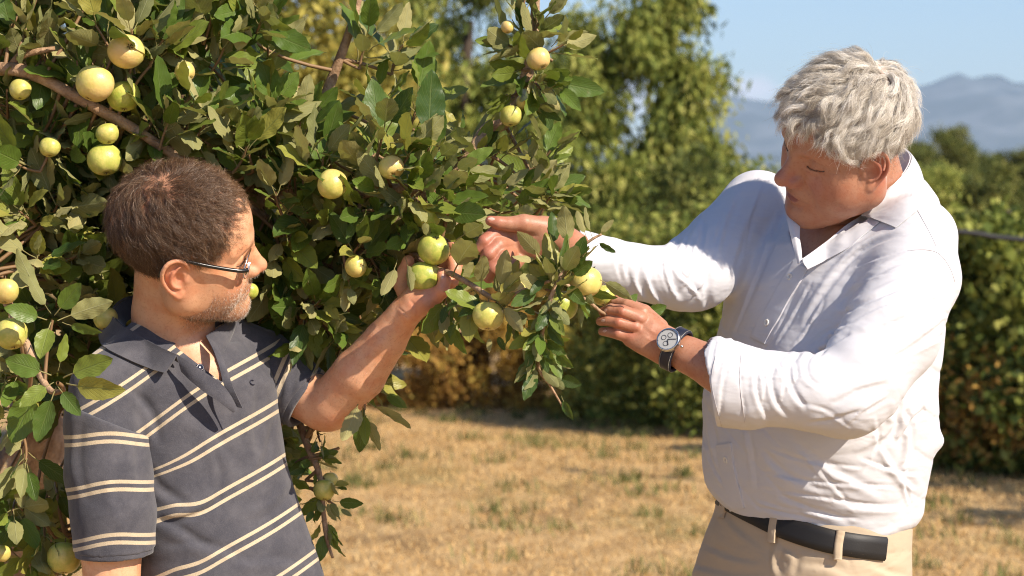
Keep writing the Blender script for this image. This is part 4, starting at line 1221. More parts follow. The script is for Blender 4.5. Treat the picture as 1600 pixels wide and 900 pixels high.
for q, w_, a_ in [([(1290, 470), (1262, 520), (1240, 545)], 2.6, 2.4), ([(1270, 440), (1238, 500), (1212, 540)], 2.4, 2.0), ([(1215, 350), (1190, 420), (1150, 520)], 3, 2.2), ([(1200, 280), (1176, 340), (1165, 400)], 2.6, 2.0),
                  ([(1250, 440), (1215, 520), (1190, 548)], 2.2, 1.8), ([(1128, 500), (1112, 560), (1106, 640)], 2.6, 2.0), ([(1150, 520), (1130, 600), (1124, 680)], 2.6, 1.8), ([(1100, 660), (1112, 720), (1140, 770)], 2.8, 2.2),
                  ([(1200, 700), (1260, 720), (1350, 730)], 2.6, 2.0), ([(1190, 735), (1270, 752), (1400, 760)], 2.6, 2.0), ([(1210, 765), (1290, 778), (1380, 790)], 2.4, 2.0), ([(1180, 780), (1240, 796), (1350, 812)], 2.6, 2.2), ([(1250, 700), (1300, 755), (1340, 800)], 2.8, 1.8),
                  ([(1345, 715), (1400, 735), (1436, 740)], 2.8, 2.2), ([(1370, 650), (1372, 700), (1350, 740)], 3, 2.2), ([(1430, 700), (1415, 750), (1425, 790)], 3, 2.4), ([(1325, 420), (1380, 400), (1440, 385)], 2.6, 2.2), ([(1330, 440), (1400, 425), (1470, 430)], 2.8, 2.4),
                  ([(1330, 500), (1400, 470), (1478, 470)], 2.8, 2.2), ([(1350, 540), (1420, 500), (1484, 490)], 2.8, 2.2), ([(1360, 570), (1430, 545), (1480, 520)], 2.8, 2.0), ([(1260, 545), (1290, 520), (1340, 500)], 3, 3.0), ([(1300, 600), (1360, 590), (1430, 570)], 2.8, 2.0),
                  ([(1275, 560), (1300, 575), (1305, 600)], 2.6, 2.6), ([(1240, 560), (1245, 590), (1230, 615)], 2.4, 2.4), ([(1210, 560), (1226, 590), (1222, 630)], 2.4, 2.2), ([(1180, 565), (1196, 600), (1190, 640)], 2.4, 2.0), ([(1250, 630), (1290, 640), (1330, 668)], 2.6, 2.2),
                  ([(1390, 620), (1350, 645), (1320, 672)], 2.6, 2.0)]:
    fold(g, q, w_, a_ * 1.25)
for q, w_, a_ in [([(1096, 350), (1080, 390), (1086, 430)], 3, 2.6), ([(1076, 370), (1066, 400), (1078, 440)], 2.6, 2.6), ([(1040, 385), (1034, 420), (1050, 465)], 2.6, 2.4), ([(1020, 388), (1010, 420), (1026, 465)], 2.4, 2.2), ([(1000, 388), (990, 418), (998, 450)], 2.4, 2.0),
                  ([(1060, 420), (1080, 445), (1098, 460)], 2.6, 2.8), ([(1105, 400), (1088, 430), (1070, 455)], 2.8, 2.6), ([(970, 385), (964, 410), (972, 440)], 2.2, 1.4), ([(1130, 340), (1118, 380), (1112, 430)], 3, 2.2)]:
    fold(g, q, w_, a_ * 1.2, dmin=-120)
# hem: bloused over the belt
hx = np.array([1080, 1100, 1135, 1180, 1205, 1235, 1290, 1330, 1385, 1430, 1450, 1520.]); hy = np.array([735, 757, 790, 818, 816, 828, 840, 843, 838, 818, 800, 790.])
def hem(X, Y, Z):
    X, Y, Z = np.broadcast_arrays(X, Y, Z)
    px, py, d = to_photo(X.astype(np.float32), Y, Z)
    return (py - 6 - np.interp(px, hx, hy)) * S0
g.func(hem, 0.012, 'and')
VS, FS = g.mesh(); VS = relax(VS, FS, 1, 0.4)
shirtA = mesh_np('shirt', VS, FS, WHITE, man_a)
print('t shirt', len(VS))

BTN = simple('pearl_button', (0.75, 0.72, 0.66), 0.25)
# collar: leaf, stand, and the turned edges of the opening
sheet('collar', [[(1392, 226, 190), (1412, 231, 160), (1425, 243, 112), (1418, 264, 60), (1396, 288, 20), (1372, 313, 8), (1346, 336, 2)],
                 [(1404, 246, 204), (1427, 253, 160), (1437, 272, 90), (1430, 297, 34), (1408, 318, 2), (1386, 334, -6), (1366, 343, -8)],
                 [(1412, 268, 210), (1437, 280, 140), (1447, 300, 50), (1441, 320, 10), (1426, 334, -4), (1412, 345, -10), (1399, 355, -18)]],
      0.0016, WHITE, shirtA, 40, 14, snap=g, lift=5, bulge=0.003)
sheet('collar_stand', [[(1392, 227, 190), (1411, 232, 160), (1423, 244, 113), (1416, 265, 62), (1395, 289, 23), (1371, 314, 11), (1346, 337, 5)],
                       [(1384, 262, 190), (1400, 270, 160), (1412, 284, 118), (1408, 302, 70), (1390, 318, 40), (1370, 332, 28), (1352, 344, 20)]],
      0.0014, WHITE, shirtA, 30, 6)
sheet('lapel', [[(1348, 335, 32), (1322, 352, 12), (1290, 378, -12), (1254, 404, -40)],
                [(1358, 341, 30), (1332, 361, 8), (1300, 388, -18), (1256, 413, -46)],
                [(1374, 347, 20), (1345, 370, 0), (1310, 396, -20), (1262, 421, -46)]], 0.0014, WHITE, shirtA, 24, 8, snap=g, lift=4, wob=0.0012)
sheet('lapel', [[(1224, 318, 50), (1230, 345, 14), (1238, 380, -14), (1246, 412, -34)],
                [(1238, 324, 44), (1240, 350, 6), (1245, 380, -20), (1250, 411, -38)],
                [(1251, 332, 44), (1250, 356, 8), (1251, 382, -16), (1254, 409, -34)]], 0.0014, WHITE, shirtA, 20, 8, snap=g, lift=4, wob=0.0006)
for bx, by in ((1236, 433), (1200, 505), (1136, 718)):
    p = f_hit(g, bx, by); n_ = f_normal(g, p)
    v, f_ = lathe([(0.0001, 0.0012), (0.0028, 0.0012), (0.0036, 0.0022), (0.0048, 0.0022), (0.0053, 0.0012), (0.0050, 0.0)], 16)
    p = p + n_ * 0.0022
    ob = mesh_np('button', place(v, p, n_), f_, BTN, shirtA)
    for q in range(4):
        hv, hf = lathe([(0.0001, 0.0), (0.0006, 0.0)], 6)
        hv = hv + np.array([0.0012 * cos(q * pi / 2 + .7), 0.0012 * sin(q * pi / 2 + .7), 0.0014])
        if q == 0: HV = [hv]; HF = [hf]
        else: HV.append(hv); HF.append(hf + 12 * q)
    mesh_np('thread', place(np.concatenate(HV), p, n_), np.concatenate(HF), simple('thread', (0.35, 0.33, 0.30)), ob)
# small placket edge, raised
_q = catmull([(1250, 414), (1238, 436), (1222, 462), (1206, 492), (1190, 520), (1172, 556)], 30)
def strip(name, pts, w, th, lift, n=34, nv=6):
    q = catmull(pts, n); T = np.gradient(q, axis=0); T /= np.linalg.norm(T, axis=1, keepdims=True); Nn = np.stack([-T[:, 1], T[:, 0]], 1)
    rows = [[(x_, y_, (f_hit(g, x_, y_)[1] - 3.5) / S0 - lift * (1 if abs(o) < .49 else .1)) for x_, y_ in q + Nn * w * o] for o in (-0.5, -0.45, 0, 0.45, 0.5)]
    return sheet(name, rows, th, WHITE, shirtA, n, 11)
strip('button_placket', [(1250, 414), (1238, 436), (1222, 462), (1206, 492), (1196, 508), (1184, 532)], 25, 0.0014, 2.4)
strip('button_placket', [(1131, 694), (1134, 716), (1139, 745), (1147, 775), (1152, 796)], 22, 0.0014, 2.4)
def seam(pts, r_=0.0005, dm=None):
    v, f_ = tube(np.array(path_on(g, pts, 40, dm)) - np.array([0, 0.0003, 0]), r_, 5); mesh_np('seam', v, f_, simple('seam_thread_white', (0.50, 0.48, 0.50), 0.9), shirtA)
seam([(1428, 318), (1440, 340), (1452, 362), (1463, 385)])
seam([(1418, 392), (1446, 390), (1468, 397), (1484, 418), (1492, 440)])
seam([(1158, 553), (1156, 600), (1164, 660)]); seam([(1118, 556), (1112, 600), (1128, 668)], 0.0004)
# ---- watch
wc = A3(W(1056, 546, -158)); ax = A3(W(1078, 556, -165)) - A3(W(1046, 541, -150)); ax /= np.linalg.norm(ax)
e1 = np.array([0.25, -1.0, 0.3]); e1 -= (e1 @ ax) * ax; e1 /= np.linalg.norm(e1); e2 = np.cross(ax, e1)
STRAP = simple('blue_black_strap', (0.012, 0.014, 0.028), 0.45, bump=(900, 0.3, 0.0005))
STEEL = simple('watch_steel', (0.62, 0.61, 0.60), 0.22, 1.0)
DIAL = simple('watch_dial', (0.42, 0.42, 0.41), 0.3)
DARK = simple('dark_detail', (0.02, 0.02, 0.025), 0.4)
STI = simple('stitching', (0.6, 0.58, 0.5), 0.8)
def ring_pt(a, o, r): return wc + ax * o + (e1 * cos(a) * 0.0262 + e2 * sin(a) * 0.0292) * r
V_, F_l = [], []
na = 60
prof = [(-0.0092, 0.99), (-0.0092, 1.06), (-0.006, 1.11), (0.006, 1.11), (0.0092, 1.06), (0.0092, 0.99)]
for i in range(na):
    for o, r in prof: V_.append(ring_pt(2 * pi * i / na, o, r))
for i in range(na):
    for j in range(len(prof)):
        a_ = i * 6 + j; b_ = i * 6 + (j + 1) % 6; c_ = ((i + 1) % na) * 6
        F_l.append((a_, b_, c_ + (j + 1) % 6, c_ + j))
strap = mesh_np('watch', np.array(V_), np.array(F_l), STRAP, man_a)
for o in (-0.0074, 0.0074):
    sv, sf = [], []
    for i in range(0, 90, 1):
        a0 = 2 * pi * i / 90
        v, f_ = tube([ring_pt(a0, o, 1.105), ring_pt(a0 + 0.04, o, 1.112)], 0.0003, 4, False); sf.append(f_ + sum(map(len, sv))); sv.append(v)
    mesh_np('stitching', np.concatenate(sv), np.concatenate(sf), STI, strap)
cn = np.array([-0.62, -0.58, 0.52]); cn -= (cn @ ax) * ax * 0.8; cn /= np.linalg.norm(cn)
cd_ = cn - (cn @ ax) * ax; cd_ /= np.linalg.norm(cd_)
cc = wc + cd_ * 0.0285 - ax * 0.003
def wpart(name, prof, mat, n=40, dz=0.0):
    prof = [(r_ * 0.86, h_) for r_, h_ in prof]
    v, f_ = lathe(prof, n); return mesh_np(name, place(v, cc + cn * dz, cn, ax), f_, mat, strap)
case = wpart('watch_case', [(0.0001, 0), (0.0185, 0), (0.0200, 0.002), (0.0203, 0.006), (0.0195, 0.009), (0.0182, 0.0102), (0.0172, 0.0098)], STEEL)
wpart('dial', [(0.0001, 0.0085), (0.0172, 0.0085)], DIAL)
for q, (dx_, dy_) in enumerate(((0.0068, 0), (-0.0068, 0), (0, -0.0068))):
    v, f_ = lathe([(0.0030, 0.0088), (0.0036, 0.0089), (0.0038, 0.0088)], 20); v = v + np.array([dx_, dy_, 0])
    mesh_np('subdial', place(v, cc, cn, ax), f_, DARK, case)
def bar(x0, y0, x1, y1, w, h_):
    d_ = np.array([x1 - x0, y1 - y0]); d_ = d_ / np.linalg.norm(d_); p_ = np.array([-d_[1], d_[0]]) * w / 2
    a_ = np.array([x0, y0]); b_ = np.array([x1, y1])
    v = np.array([[*(a_ - p_), h_], [*(b_ - p_), h_], [*(b_ + p_), h_], [*(a_ + p_), h_], [*(a_ - p_), h_ + .0003], [*(b_ - p_), h_ + .0003], [*(b_ + p_), h_ + .0003], [*(a_ + p_), h_ + .0003]])
    return v, np.array([(3, 2, 1, 0), (4, 5, 6, 7), (0, 1, 5, 4), (1, 2, 6, 5), (2, 3, 7, 6), (3, 0, 4, 7)])
mv, mf = [], []
for q in range(12):
    a_ = q * pi / 6; v, f_ = bar(0.0138 * cos(a_), 0.0138 * sin(a_), 0.0162 * cos(a_), 0.0162 * sin(a_), 0.0007, 0.0087); mf.append(f_ + 8 * len(mv)); mv.append(v)
mesh_np('hour_mark', place(np.concatenate(mv), cc, cn, ax), np.concatenate(mf), DARK, case, smooth=False)
for a_, l_ in ((2.0, 0.013), (0.6, 0.009)):
    v, f_ = bar(0, 0, l_ * cos(a_), l_ * sin(a_), 0.0009, 0.0092); mesh_np('watch_hand', place(v, cc, cn, ax), f_, DARK, case, smooth=False)
v, f_ = lathe([(0.0001, 0), (0.002, 0), (0.002, 0.003), (0.0001, 0.003)], 12)
mesh_np('crown', place(v, cc + cn * 0.005 + ax * 0.020, ax), f_, STEEL, strap)
# ---- trousers, belt, shoes
BEIGE = cloth_material('beige_twill', (0.50, 0.40, 0.285), 0.85, crease=0.35)
BLACK = simple('black_leather', (0.010, 0.009, 0.009), 0.55, bump=(500, 0.25, 0.0006))
t = fbox(1040, 745, 1450, 1010, -110, 330, 0.0038)
secT = [(750, 1272, 108, 190, 128), (800, 1268, 110, 198, 132), (830, 1262, 112, 206, 138), (860, 1256, 114, 212, 142), (900, 1250, 116, 220, 148), (1020, 1246, 118, 222, 148)]
t.func(torso_fn([(y, x, d, a * 0.93, b * 0.90) for y, x, d, a, b in secT], LAT, 2.4), 0.01)
for q in ([(1204, 835), (1200, 870), (1206, 905)], ):
    t.groove(path_on(t, q, 8), 2.0 * S0, 2.4 * S0, taper=False)
t.groove(path_on(t, [(1120, 772), (1108, 800), (1090, 824), (1072, 836)], 8), 2.4 * S0, 3.4 * S0)
t.groove(path_on(t, [(1325, 868), (1330, 890), (1345, 915)], 8), 2.0 * S0, 2.4 * S0, taper=False)
t.groove(path_on(t, [(1150, 815), (1200, 842), (1260, 862), (1330, 872), (1430, 860)], 14), 2.0 * S0, 1.6 * S0, taper=False)
for q in ([(1215, 850), (1245, 870), (1240, 900)], [(1225, 850), (1215, 880), (1222, 900)], [(1100, 850), (1150, 870), (1190, 875)], [(1080, 880), (1140, 895), (1190, 898)],
          [(1250, 880), (1300, 885), (1330, 898)], [(1360, 880), (1395, 895), (1420, 898)], [(1130, 800), (1160, 830), (1190, 850)]):
    fold(t, q, 5, 3)
VT, FT = t.mesh(); VT = relax(VT, FT, 1, 0.4)
tl = Field(np.array(W(1150, 2000, 0)) - [0.3, 0.3, -0.0], np.array(W(1300, 980, 200)) + [0.3, 0.3, 0.05], 0.012)
for x0, x1, dd in ((1310, 1325, 20), (1185, 1175, 220)):
    wchain(tl, [(x0, 985, dd, 112), (x0, 1150, dd, 95), ((x0 + x1) / 2, 1480, dd, 70), (x1, 1700, dd, 62), (x1, 1960, dd, 60)], 10)
VL, FL = tl.mesh()
vv, ff = join_vf([(VT, FT), (VL, FL)])
trA = mesh_np('trousers', vv, ff, BEIGE, man_a)
SHOE = simple('brown_leather', (0.09, 0.045, 0.02), 0.45)
for x1, dd in ((1325, 20), (1175, 220)):
    b_ = A3(W(x1, 1960, dd)); b_[2] = 0
    sfld = Field(b_ - [0.26, 0.2, 0.0], b_ + [0.12, 0.14, 0.13], 0.005)
    dr = np.array([-0.75, -0.66, 0]); 
    sfld.chain([b_ - dr * 0.07 + [0, 0, .05], b_ + dr * 0.03 + [0, 0, .055], b_ + dr * 0.12 + [0, 0, 0.032], b_ + dr * 0.20 + [0, 0, 0.024]], [0.045, 0.052, 0.046, 0.036], 0.02)
    sfld.func(lambda X, Y, Z: 0.004 - Z + 0 * X + 0 * Y, 0.002, 'and')
    v, f_ = sfld.mesh(); mesh_np('shoe', v, f_, SHOE, man_a)
def band(name, pts, w, th, mat, parent, snapf, lift, n=50, ptop=None):
    """a strip lying on a field; pts are photo pixels of its middle line, w its width in px"""
    q = catmull(pts, n); T = np.gradient(q, axis=0); T /= np.linalg.norm(T, axis=1, keepdims=True); Nn = np.stack([-T[:, 1], T[:, 0]], 1)
    rows = []
    for o in (-0.5, -0.44, 0.44, 0.5):
        rows.append([(x_, y_, (f_hit(snapf, x_, y_)[1] - 3.5) / S0 - lift + (2 if abs(o) > .45 else 0)) for x_, y_ in q + Nn * w * o])
    return sheet(name, rows, th, mat, parent, n, 8)
belt = band('belt', [(1128, 772), (1150, 786), (1185, 804), (1230, 825), (1290, 844), (1340, 853), (1384, 858)], 30, 0.003, BLACK, man_a, t, 5)
band('belt_edge_stitch', [(1326, 863), (1350, 867), (1380, 868)], 1.2, 0.0004, simple('tan_stitch', (0.22, 0.15, 0.09)), belt, t, 7.5, 16)
for x_, y_, dx_ in ((1207, 826, 2), (1310, 853, 1)):
    band('belt_loop', [(x_ + 4, y_ - 24), (x_, y_), (x_ - dx_, y_ + 22)], 9, 0.002, BEIGE, trA, t, 9, 10)
band('belt_loop', [(1134, 772), (1130, 790), (1124, 808)], 9, 0.002, BEIGE, trA, t, 8, 10)
# ---- hair
rg = np.random.default_rng(11)
HAIR_A = hair_material('grey_hair', (0.17, 0.13, 0.095), (0.62, 0.56, 0.47), (0.96, 0.93, 0.87), 0.31)
hx_ = [-0.12, -0.07, -0.035, -0.012, -0.001, 0.030, 0.034, 0.042, 0.050, 0.057, 0.072, 0.09]
hz_ = [-0.070, -0.070, -0.062, -0.030, 0.036, 0.038, 0.010, 0.014, 0.036, 0.048, 0.064, 0.075]
mask = sstep(VA[:, 2] - np.interp(VA[:, 0], hx_, hz_), -0.002, 0.006)
mask[(np.abs(VA[:, 1]) > 0.0755) & (VA[:, 2] < 0.042) & (VA[:, 0] > -0.014)] = 0
mask[VA[:, 2] < -0.078] = 0
gl = HA_R.T @ np.array([0, 0, -1.0])
whA = np.array([-0.052, 0.012, 0.130])
ng = 1150
SK_C = np.array([-0.002, 0, 0.048]); SK_R = np.array([0.0865, 0.0775, 0.0845])
groot = scalp_roots(VA, FA, mask, ng, rg)
x, y, z = groot.T
low = sstep(z, 0.085, 0.015)
front = sstep(x, 0.02, 0.07) * (1 - low)
Ln = 0.060 * (1 - low) + 0.021 * low - 0.014 * front
Ln *= rg.uniform(0.7, 1.15, ng)
Ln *= 1 - 0.5 * np.exp(-(((x - 0.015) / 0.035) ** 2 + ((z - 0.035) / 0.022) ** 2))
Hh = (0.018 * (1 - low) + 0.007 * low + 0.011 * front) * rg.uniform(0.25, 1.2, ng)
def dfA(p, nrm, g):
    lo = sstep(-p[:, 2:3], -0.075, -0.01)
    g = g + np.array([[0.75, 0, 0.0]]) * sstep(p[:, 2:3], 0.02, 0.07) * sstep(p[:, 0:1], -0.07, -0.02)
    return g * (1 - 0.5 * lo) + lo * np.array([[-0.85, 0, -0.35]]) * sstep(p[:, 0:1], 0.075, 0.03)
GP = grow(groot, 16, Ln, Hh, whA, gl, rg, swirl=-0.5, wave=0.0046 * (1 - 0.6 * low), freq=1.15, droop=0.35, jit=0.34, dirfn=dfA)
root = scalp_roots(VA, FA, mask, 60000, rg)
P, idx = clumped(root, groot, GP, rg, tight=0.62, rnd_=0.0026)
fw = (rg.random(len(P)) < 0.05)[:, None, None] * rg.normal(size=(len(P), 1, 3)) * 0.010 * np.linspace(0, 1, P.shape[1])[None, :, None] ** 1.5
P = P + fw
ct = rg.uniform(0.30, 0.90, ng)
tone = np.clip(ct[idx] + rg.normal(size=len(idx)) * 0.18 - 0.30 * low[idx] * (groot[idx, 0] < -0.02), 0, 1)
add_strands('hair', ha(P.reshape(-1, 3)).reshape(P.shape), 0.000115 * np.linspace(1.05, 0.5, P.shape[1]), tone, HAIR_A, man_a)
SK_C = np.array([-0.008, 0, 0.048]); SK_R = np.array([0.0985, 0.0775, 0.0845])
LASH = hair_material('lashes', (0.03, 0.02, 0.015), (0.05, 0.03, 0.02), (0.09, 0.06, 0.04))
def lashes(parent, fn, s, rg, VH, nl=90):
    q = catmull([(0.0845, s * 0.0185, 0.0088), (0.0893, s * 0.030, 0.0062), (0.0835, s * 0.0445, 0.0076), (0.075, s * 0.0505, 0.0088)], nl)
    q = q[12:]; q = np.array([VH[np.argmin(((VH - a_) ** 2).sum(1))] for a_ in q]); nl = len(q)
    q = np.stack([np.convolve(np.pad(q[:, i_], 6, 'edge'), np.ones(13) / 13, 'valid') for i_ in range(3)], 1) + [0.0006, 0, 0]
    v, f_ = tube(fn(q[::6]), 0.00032, 5, False); mesh_np('eyelid_line', v, f_, simple('lid_line', (0.11, 0.05, 0.035), 0.7), parent)
    t_ = np.linspace(0, 1, 5)[None, :, None]
    P_ = q[:, None] + t_ * np.array([0.0020, 0.0, -0.0022]) + t_ * rg.normal(size=(nl, 1, 3)) * 0.0006 + t_ ** 2 * np.array([0, 0, 0.0018])
    add_strands('eyelash', fn(P_.reshape(-1, 3)).reshape(P_.shape), 0.00016 * np.linspace(1, 0.4, 5), rg.random(nl), LASH, parent)
for s in (-1, 1): lashes(man_a, ha, s, rg, VA)
# eyebrows
br = np.stack([rg.uniform(0.070, 0.089, 500)] * 3, 1); u_ = rg.random(500)
br = np.stack([0.096 - 0.020 * u_ ** 1.5, 0.012 + 0.036 * u_, 0.033 + 0.006 * np.sin(u_ * 2.6) + rg.normal(size=500) * 0.0018], 1)
tb = np.linspace(0, 1, 5)[None, :, None]
Pb = br[:, None, :] + tb * np.array([-0.002, 0.009, 0.002]) + tb * rg.normal(size=(500, 1, 3)) * 0.002
Pb2 = Pb * np.array([1, -1, 1])
add_strands('eyebrow', ha(Pb.reshape(-1, 3)).reshape(Pb.shape), 0.00013 * np.linspace(1, 0.4, 5), rg.uniform(0.1, 0.6, 500), HAIR_A, man_a)
# ------------------------------------------------------------------ the dark-haired man in the striped polo
SKIN_B = skin_material('skin_light', (0.70, 0.395, 0.235), (0.62, 0.22, 0.13), (0.40, 0.14, 0.10), (0.25, 0.115, 0.068))
man_b = empty('person', tuple(W(300, 300, 80)[:2]) + (0,),
              'dark-haired man with glasses and stubble in a grey striped polo shirt, cupping two apples', 'person', 'men beside the apple tree')
HB_R = head_frame(1, -8, 4, 31); HB_O = A3(W(286, 390, 0)); HB_S = 0.985
def hb(p): return HB_O + (np.atleast_2d(A3(p)) * HB_S) @ HB_R.T
def hb_inv(p): return ((np.atleast_2d(A3(p)) - HB_O) @ HB_R) / HB_S
neckB = [(hb_inv(W(268, 430, 45))[0], 0.055), (hb_inv(W(268, 490, 72))[0], 0.058), (hb_inv(W(274, 555, 95))[0], 0.070)]
def exB(f):
    f.chain([hb_inv(W(290, 545, 92))[0], hb_inv(W(308, 590, 78))[0], hb_inv(W(312, 620, 86))[0]], [0.052, 0.066, 0.066], 0.02)
    f.groove([hb_inv(W(330, 522, 20))[0], hb_inv(W(318, 545, 0))[0]], 0.005, 0.002)
VB, FB = sculpt_head(neckB, heavy=0.15, nose=1.02, lip=0.9, h=0.0015, extra=exB)
redB, lipB, lidB = skin_masks(VB)
headB_V = hb(VB)
q1 = fbox(440, 380, 740, 700, -60, 260, 0.0014)
wchain(q1, [(425, 588, 160, 42), (505, 632, 112, 40), (520, 630, 98, 40), (562, 584, 66, 41.5), (602, 532, 40, 33), (632, 490, 20, 25.5)], 10)
q1.bump(W(515, 668, 100), 16 * S0, 3 * S0)
PN = (-0.55, -0.2, 0.8)
wchain(q1, [(632, 490, 20, 25), (650, 472, 14, 30), (668, 456, 12, 28)], 10, flat=PN, ff=1.2)
wchain(q1, [(640, 488, 0, 17), (664, 472, -8, 17), (680, 464, -10, 13)], 8)
fB = [[(676, 466, -6, 13.5), (691, 453, -16, 11.5), (695, 438, -14, 10), (690, 428, -10, 8.2)],
      [(688, 456, 8, 13), (705, 440, 2, 11.5), (711, 422, 4, 10.3), (707, 407, 6, 8.6)],
      [(690, 446, 22, 13), (709, 424, 20, 11.5), (716, 402, 20, 10.2), (711, 390, 20, 8.8)],
      [(684, 436, 40, 13), (704, 412, 44, 11.5), (712, 394, 46, 10), (706, 380, 48, 9)],
      [(640, 468, 38, 16), (628, 446, 52, 13), (632, 424, 50, 11.5), (638, 408, 44, 9.5)]]
for q in fB: wchain(q1, q, 2.5)
q1.groove(path_on(q1, [(640, 468), (650, 482), (652, 498)], 8), 2.2 * S0, 2.0 * S0)
q1.groove(path_on(q1, [(622, 480), (640, 495), (652, 500)], 8), 1.6 * S0, 1.4 * S0)
for a in ((691, 452), (694, 441), (705, 438), (712, 418), (710, 404)):
    q1.groove(path_on(q1, [(a[0] - 7, a[1] - 2), (a[0] + 7, a[1] + 2)], 5), 1.1 * S0, 1.1 * S0)
q1.groove(path_on(q1, [(560, 560), (590, 530), (618, 495)], 8), 5 * S0, 1.4 * S0)
NAILS.clear(); nail(q1, 691, 432, (-.2, -1), 4.6, 3.4)
for v, f_ in NAILS: mesh_np('fingernail', v, f_, NAILM, man_b)
U1, G1 = q1.mesh(); U1 = relax(U1, G1, 1, 0.4)
q2 = fbox(110, 680, 240, 1000, -120, 40, 0.0035)
wchain(q2, [(168, 700, -38, 46), (174, 860, -45, 47), (176, 1010, -50, 40)], 8)
U2, G2 = q2.mesh()
q3 = fbox(120, 980, 260, 1420, -220, 60, 0.005)
wchain(q3, [(176, 990, -50, 41), (184, 1060, -70, 42), (200, 1200, -110, 30), (205, 1260, -122, 24)], 8)
wchain(q3, [(205, 1255, -122, 25), (208, 1310, -130, 28)], 8, flat=(1, 0.2, 0), ff=1.5)
for i, (a_, ln_) in enumerate(((-24, 80), (-8, 88), (8, 84), (22, 70))):
    wchain(q3, [(208, 1315, -130 + a_, 11), (214, 1315 + ln_ * 0.5, -134 + a_ * 1.1, 9.5), (206, 1315 + ln_, -130 + a_ * 1.1, 8)], 3)
wchain(q3, [(205, 1270, -145, 13), (212, 1320, -168, 11), (210, 1350, -172, 9)], 4)
U3, G3 = q3.mesh()
q4 = fbox(160, 540, 480, 960, -30, 240, 0.009)
q4.func(torso_fn([(570, 290, 90, 120, 80), (640, 292, 88, 122, 88), (780, 318, 88, 122, 92), (950, 352, 90, 122, 92)], (0.85, 0.5)), 0.01)
U4, G4 = q4.mesh()
Vb, Fb = join_vf([(headB_V, FB), (U1, G1), (U2, G2), (U3, G3), (U4, G4)])
nn = len(U1) + len(U2) + len(U3) + len(U4)
upx, upy, _ = PV(U1)
rh = 0.12 + 0.45 * sstep(upx, 600, 690) + 0.25 * np.exp(-((upx - 515) ** 2 + (upy - 665) ** 2) / 500)
beard = sstep(-VB[:, 2], 0.018, 0.042) * sstep(VB[:, 0], -0.002, 0.02) * (1 - sstep(-VB[:, 2], 0.105, 0.125)) * (1 - lipB)
beard *= 1 - gauss(np.abs(VB), (0.070, 0.045, 0.018), (0.025, 0.02, 0.018))
beard[np.abs(VB[:, 1]) > 0.0735] = 0
mesh_np('body', Vb, Fb, SKIN_B, man_b, attrs=dict(red=np.concatenate([redB + 0.05, rh, np.zeros(nn - len(U1))]), lips=np.concatenate([lipB, np.zeros(nn)]), stubble=np.concatenate([0.35 * beard + 0.75 * sstep(VB[:, 2], 0.06, 0.085) * (VB[:, 0] < 0.07), np.zeros(nn)])))

# ---- polo shirt
def polo_material(name, period, off, wob=1.0, plain=False, gap=8.3):
    m, nt, b = mat_new(name); N = NT(nt)
    pq = N.noise(520, 2, 0.6); big = N.noise(22, 4, 0.7); mel = N.noise(1500, 2)
    dk = N.mix(N.ss(big.outputs[0], 0.3, 0.75), (0.050, 0.050, 0.063), (0.092, 0.089, 0.102))
    dk = N.mix(N.math('MULTIPLY', N.ss(mel.outputs[0], 0.45, 0.7), 0.35), dk, (0.16, 0.155, 0.165))
    if not plain:
        u = N.math('ADD', N.attr('u').outputs['Fac'], N.math('MULTIPLY', N.math('SUBTRACT', N.noise(900, 1).outputs[0], 0.5), wob))
        x = N.math('SUBTRACT', N.math('MODULO', N.math('ADD', u, 10 * period - off + period / 2), period), period / 2)
        x = N.math('SUBTRACT', N.math('ABSOLUTE', x), gap)
        s = N.math('SUBTRACT', 1.0, N.ss(N.math('ABSOLUTE', x), 2.7, 3.5))
        cream = N.mix(N.ss(mel.outputs[0], 0.35, 0.7), (0.44, 0.35, 0.235), (0.60, 0.50, 0.36))
        col = N.mix(s, dk, cream)
    else: col = dk
    nt.links.new(col, b.inputs['Base Color'])
    b.inputs['Roughness'].default_value = 0.92
    b.inputs['Specular IOR Level'].default_value = 0.15
    b.inputs['Sheen Weight'].default_value = 0.25; b.inputs['Sheen Roughness'].default_value = 0.5
    P_ = N.mapping(N.pos(), (1, 1, 2), (0.3, 0.5, 0.4)); nz = N.noise(12, 2, 0.5, P_, dist=0.6)
    bp = N.bump(nz.outputs[0], 0.3, 0.008)
    nt.links.new(N.bump(pq.outputs[0], 0.5, 0.0009, bp), b.inputs['Normal'])
    return m
POLO = polo_material('polo_body', 91.7, 598 + 8.3); POLO_N = polo_material('polo_near_sleeve', 83, 686.5, 1.0, gap=6.2)
POLO_F = polo_material('polo_far_sleeve', 52, 633, gap=5.6); POLO_P = polo_material('polo_rib', 1, 0, plain=True)
gb = fbox(85, 455, 560, 945, -150, 270, 0.0026)
LB = (0.85, 0.5)
secB = [(535, 290, 90, 105, 70), (560, 296, 92, 135, 90), (600, 298, 92, 150, 106), (660, 300, 90, 152, 112), (720, 308, 88, 152, 114), (780, 320, 88, 156, 116), (850, 340, 88, 162, 120), (940, 362, 88, 168, 124)]
gb.func(torso_fn([(y, x, d, a * 0.96, b * 0.95) for y, x, d, a, b in secB], LB), 0.01)
wchain(gb, [(272, 528, 95, 66), (215, 560, 40, 50), (163, 606, -12, 53), (164, 665, -24, 58)], 16)
wchain(gb, [(282, 525, 95, 60), (350, 535, 130, 46), (415, 562, 160, 46)], 16)
gb.chain([W(274, 440, 60), W(270, 500, 80)], [L(60), L(62)], 0.004, 'sub')
gb.func(poly_fn([(276, 540), (318, 515), (345, 580), (347, 596)], -250, 60), 0.003, 'sub')
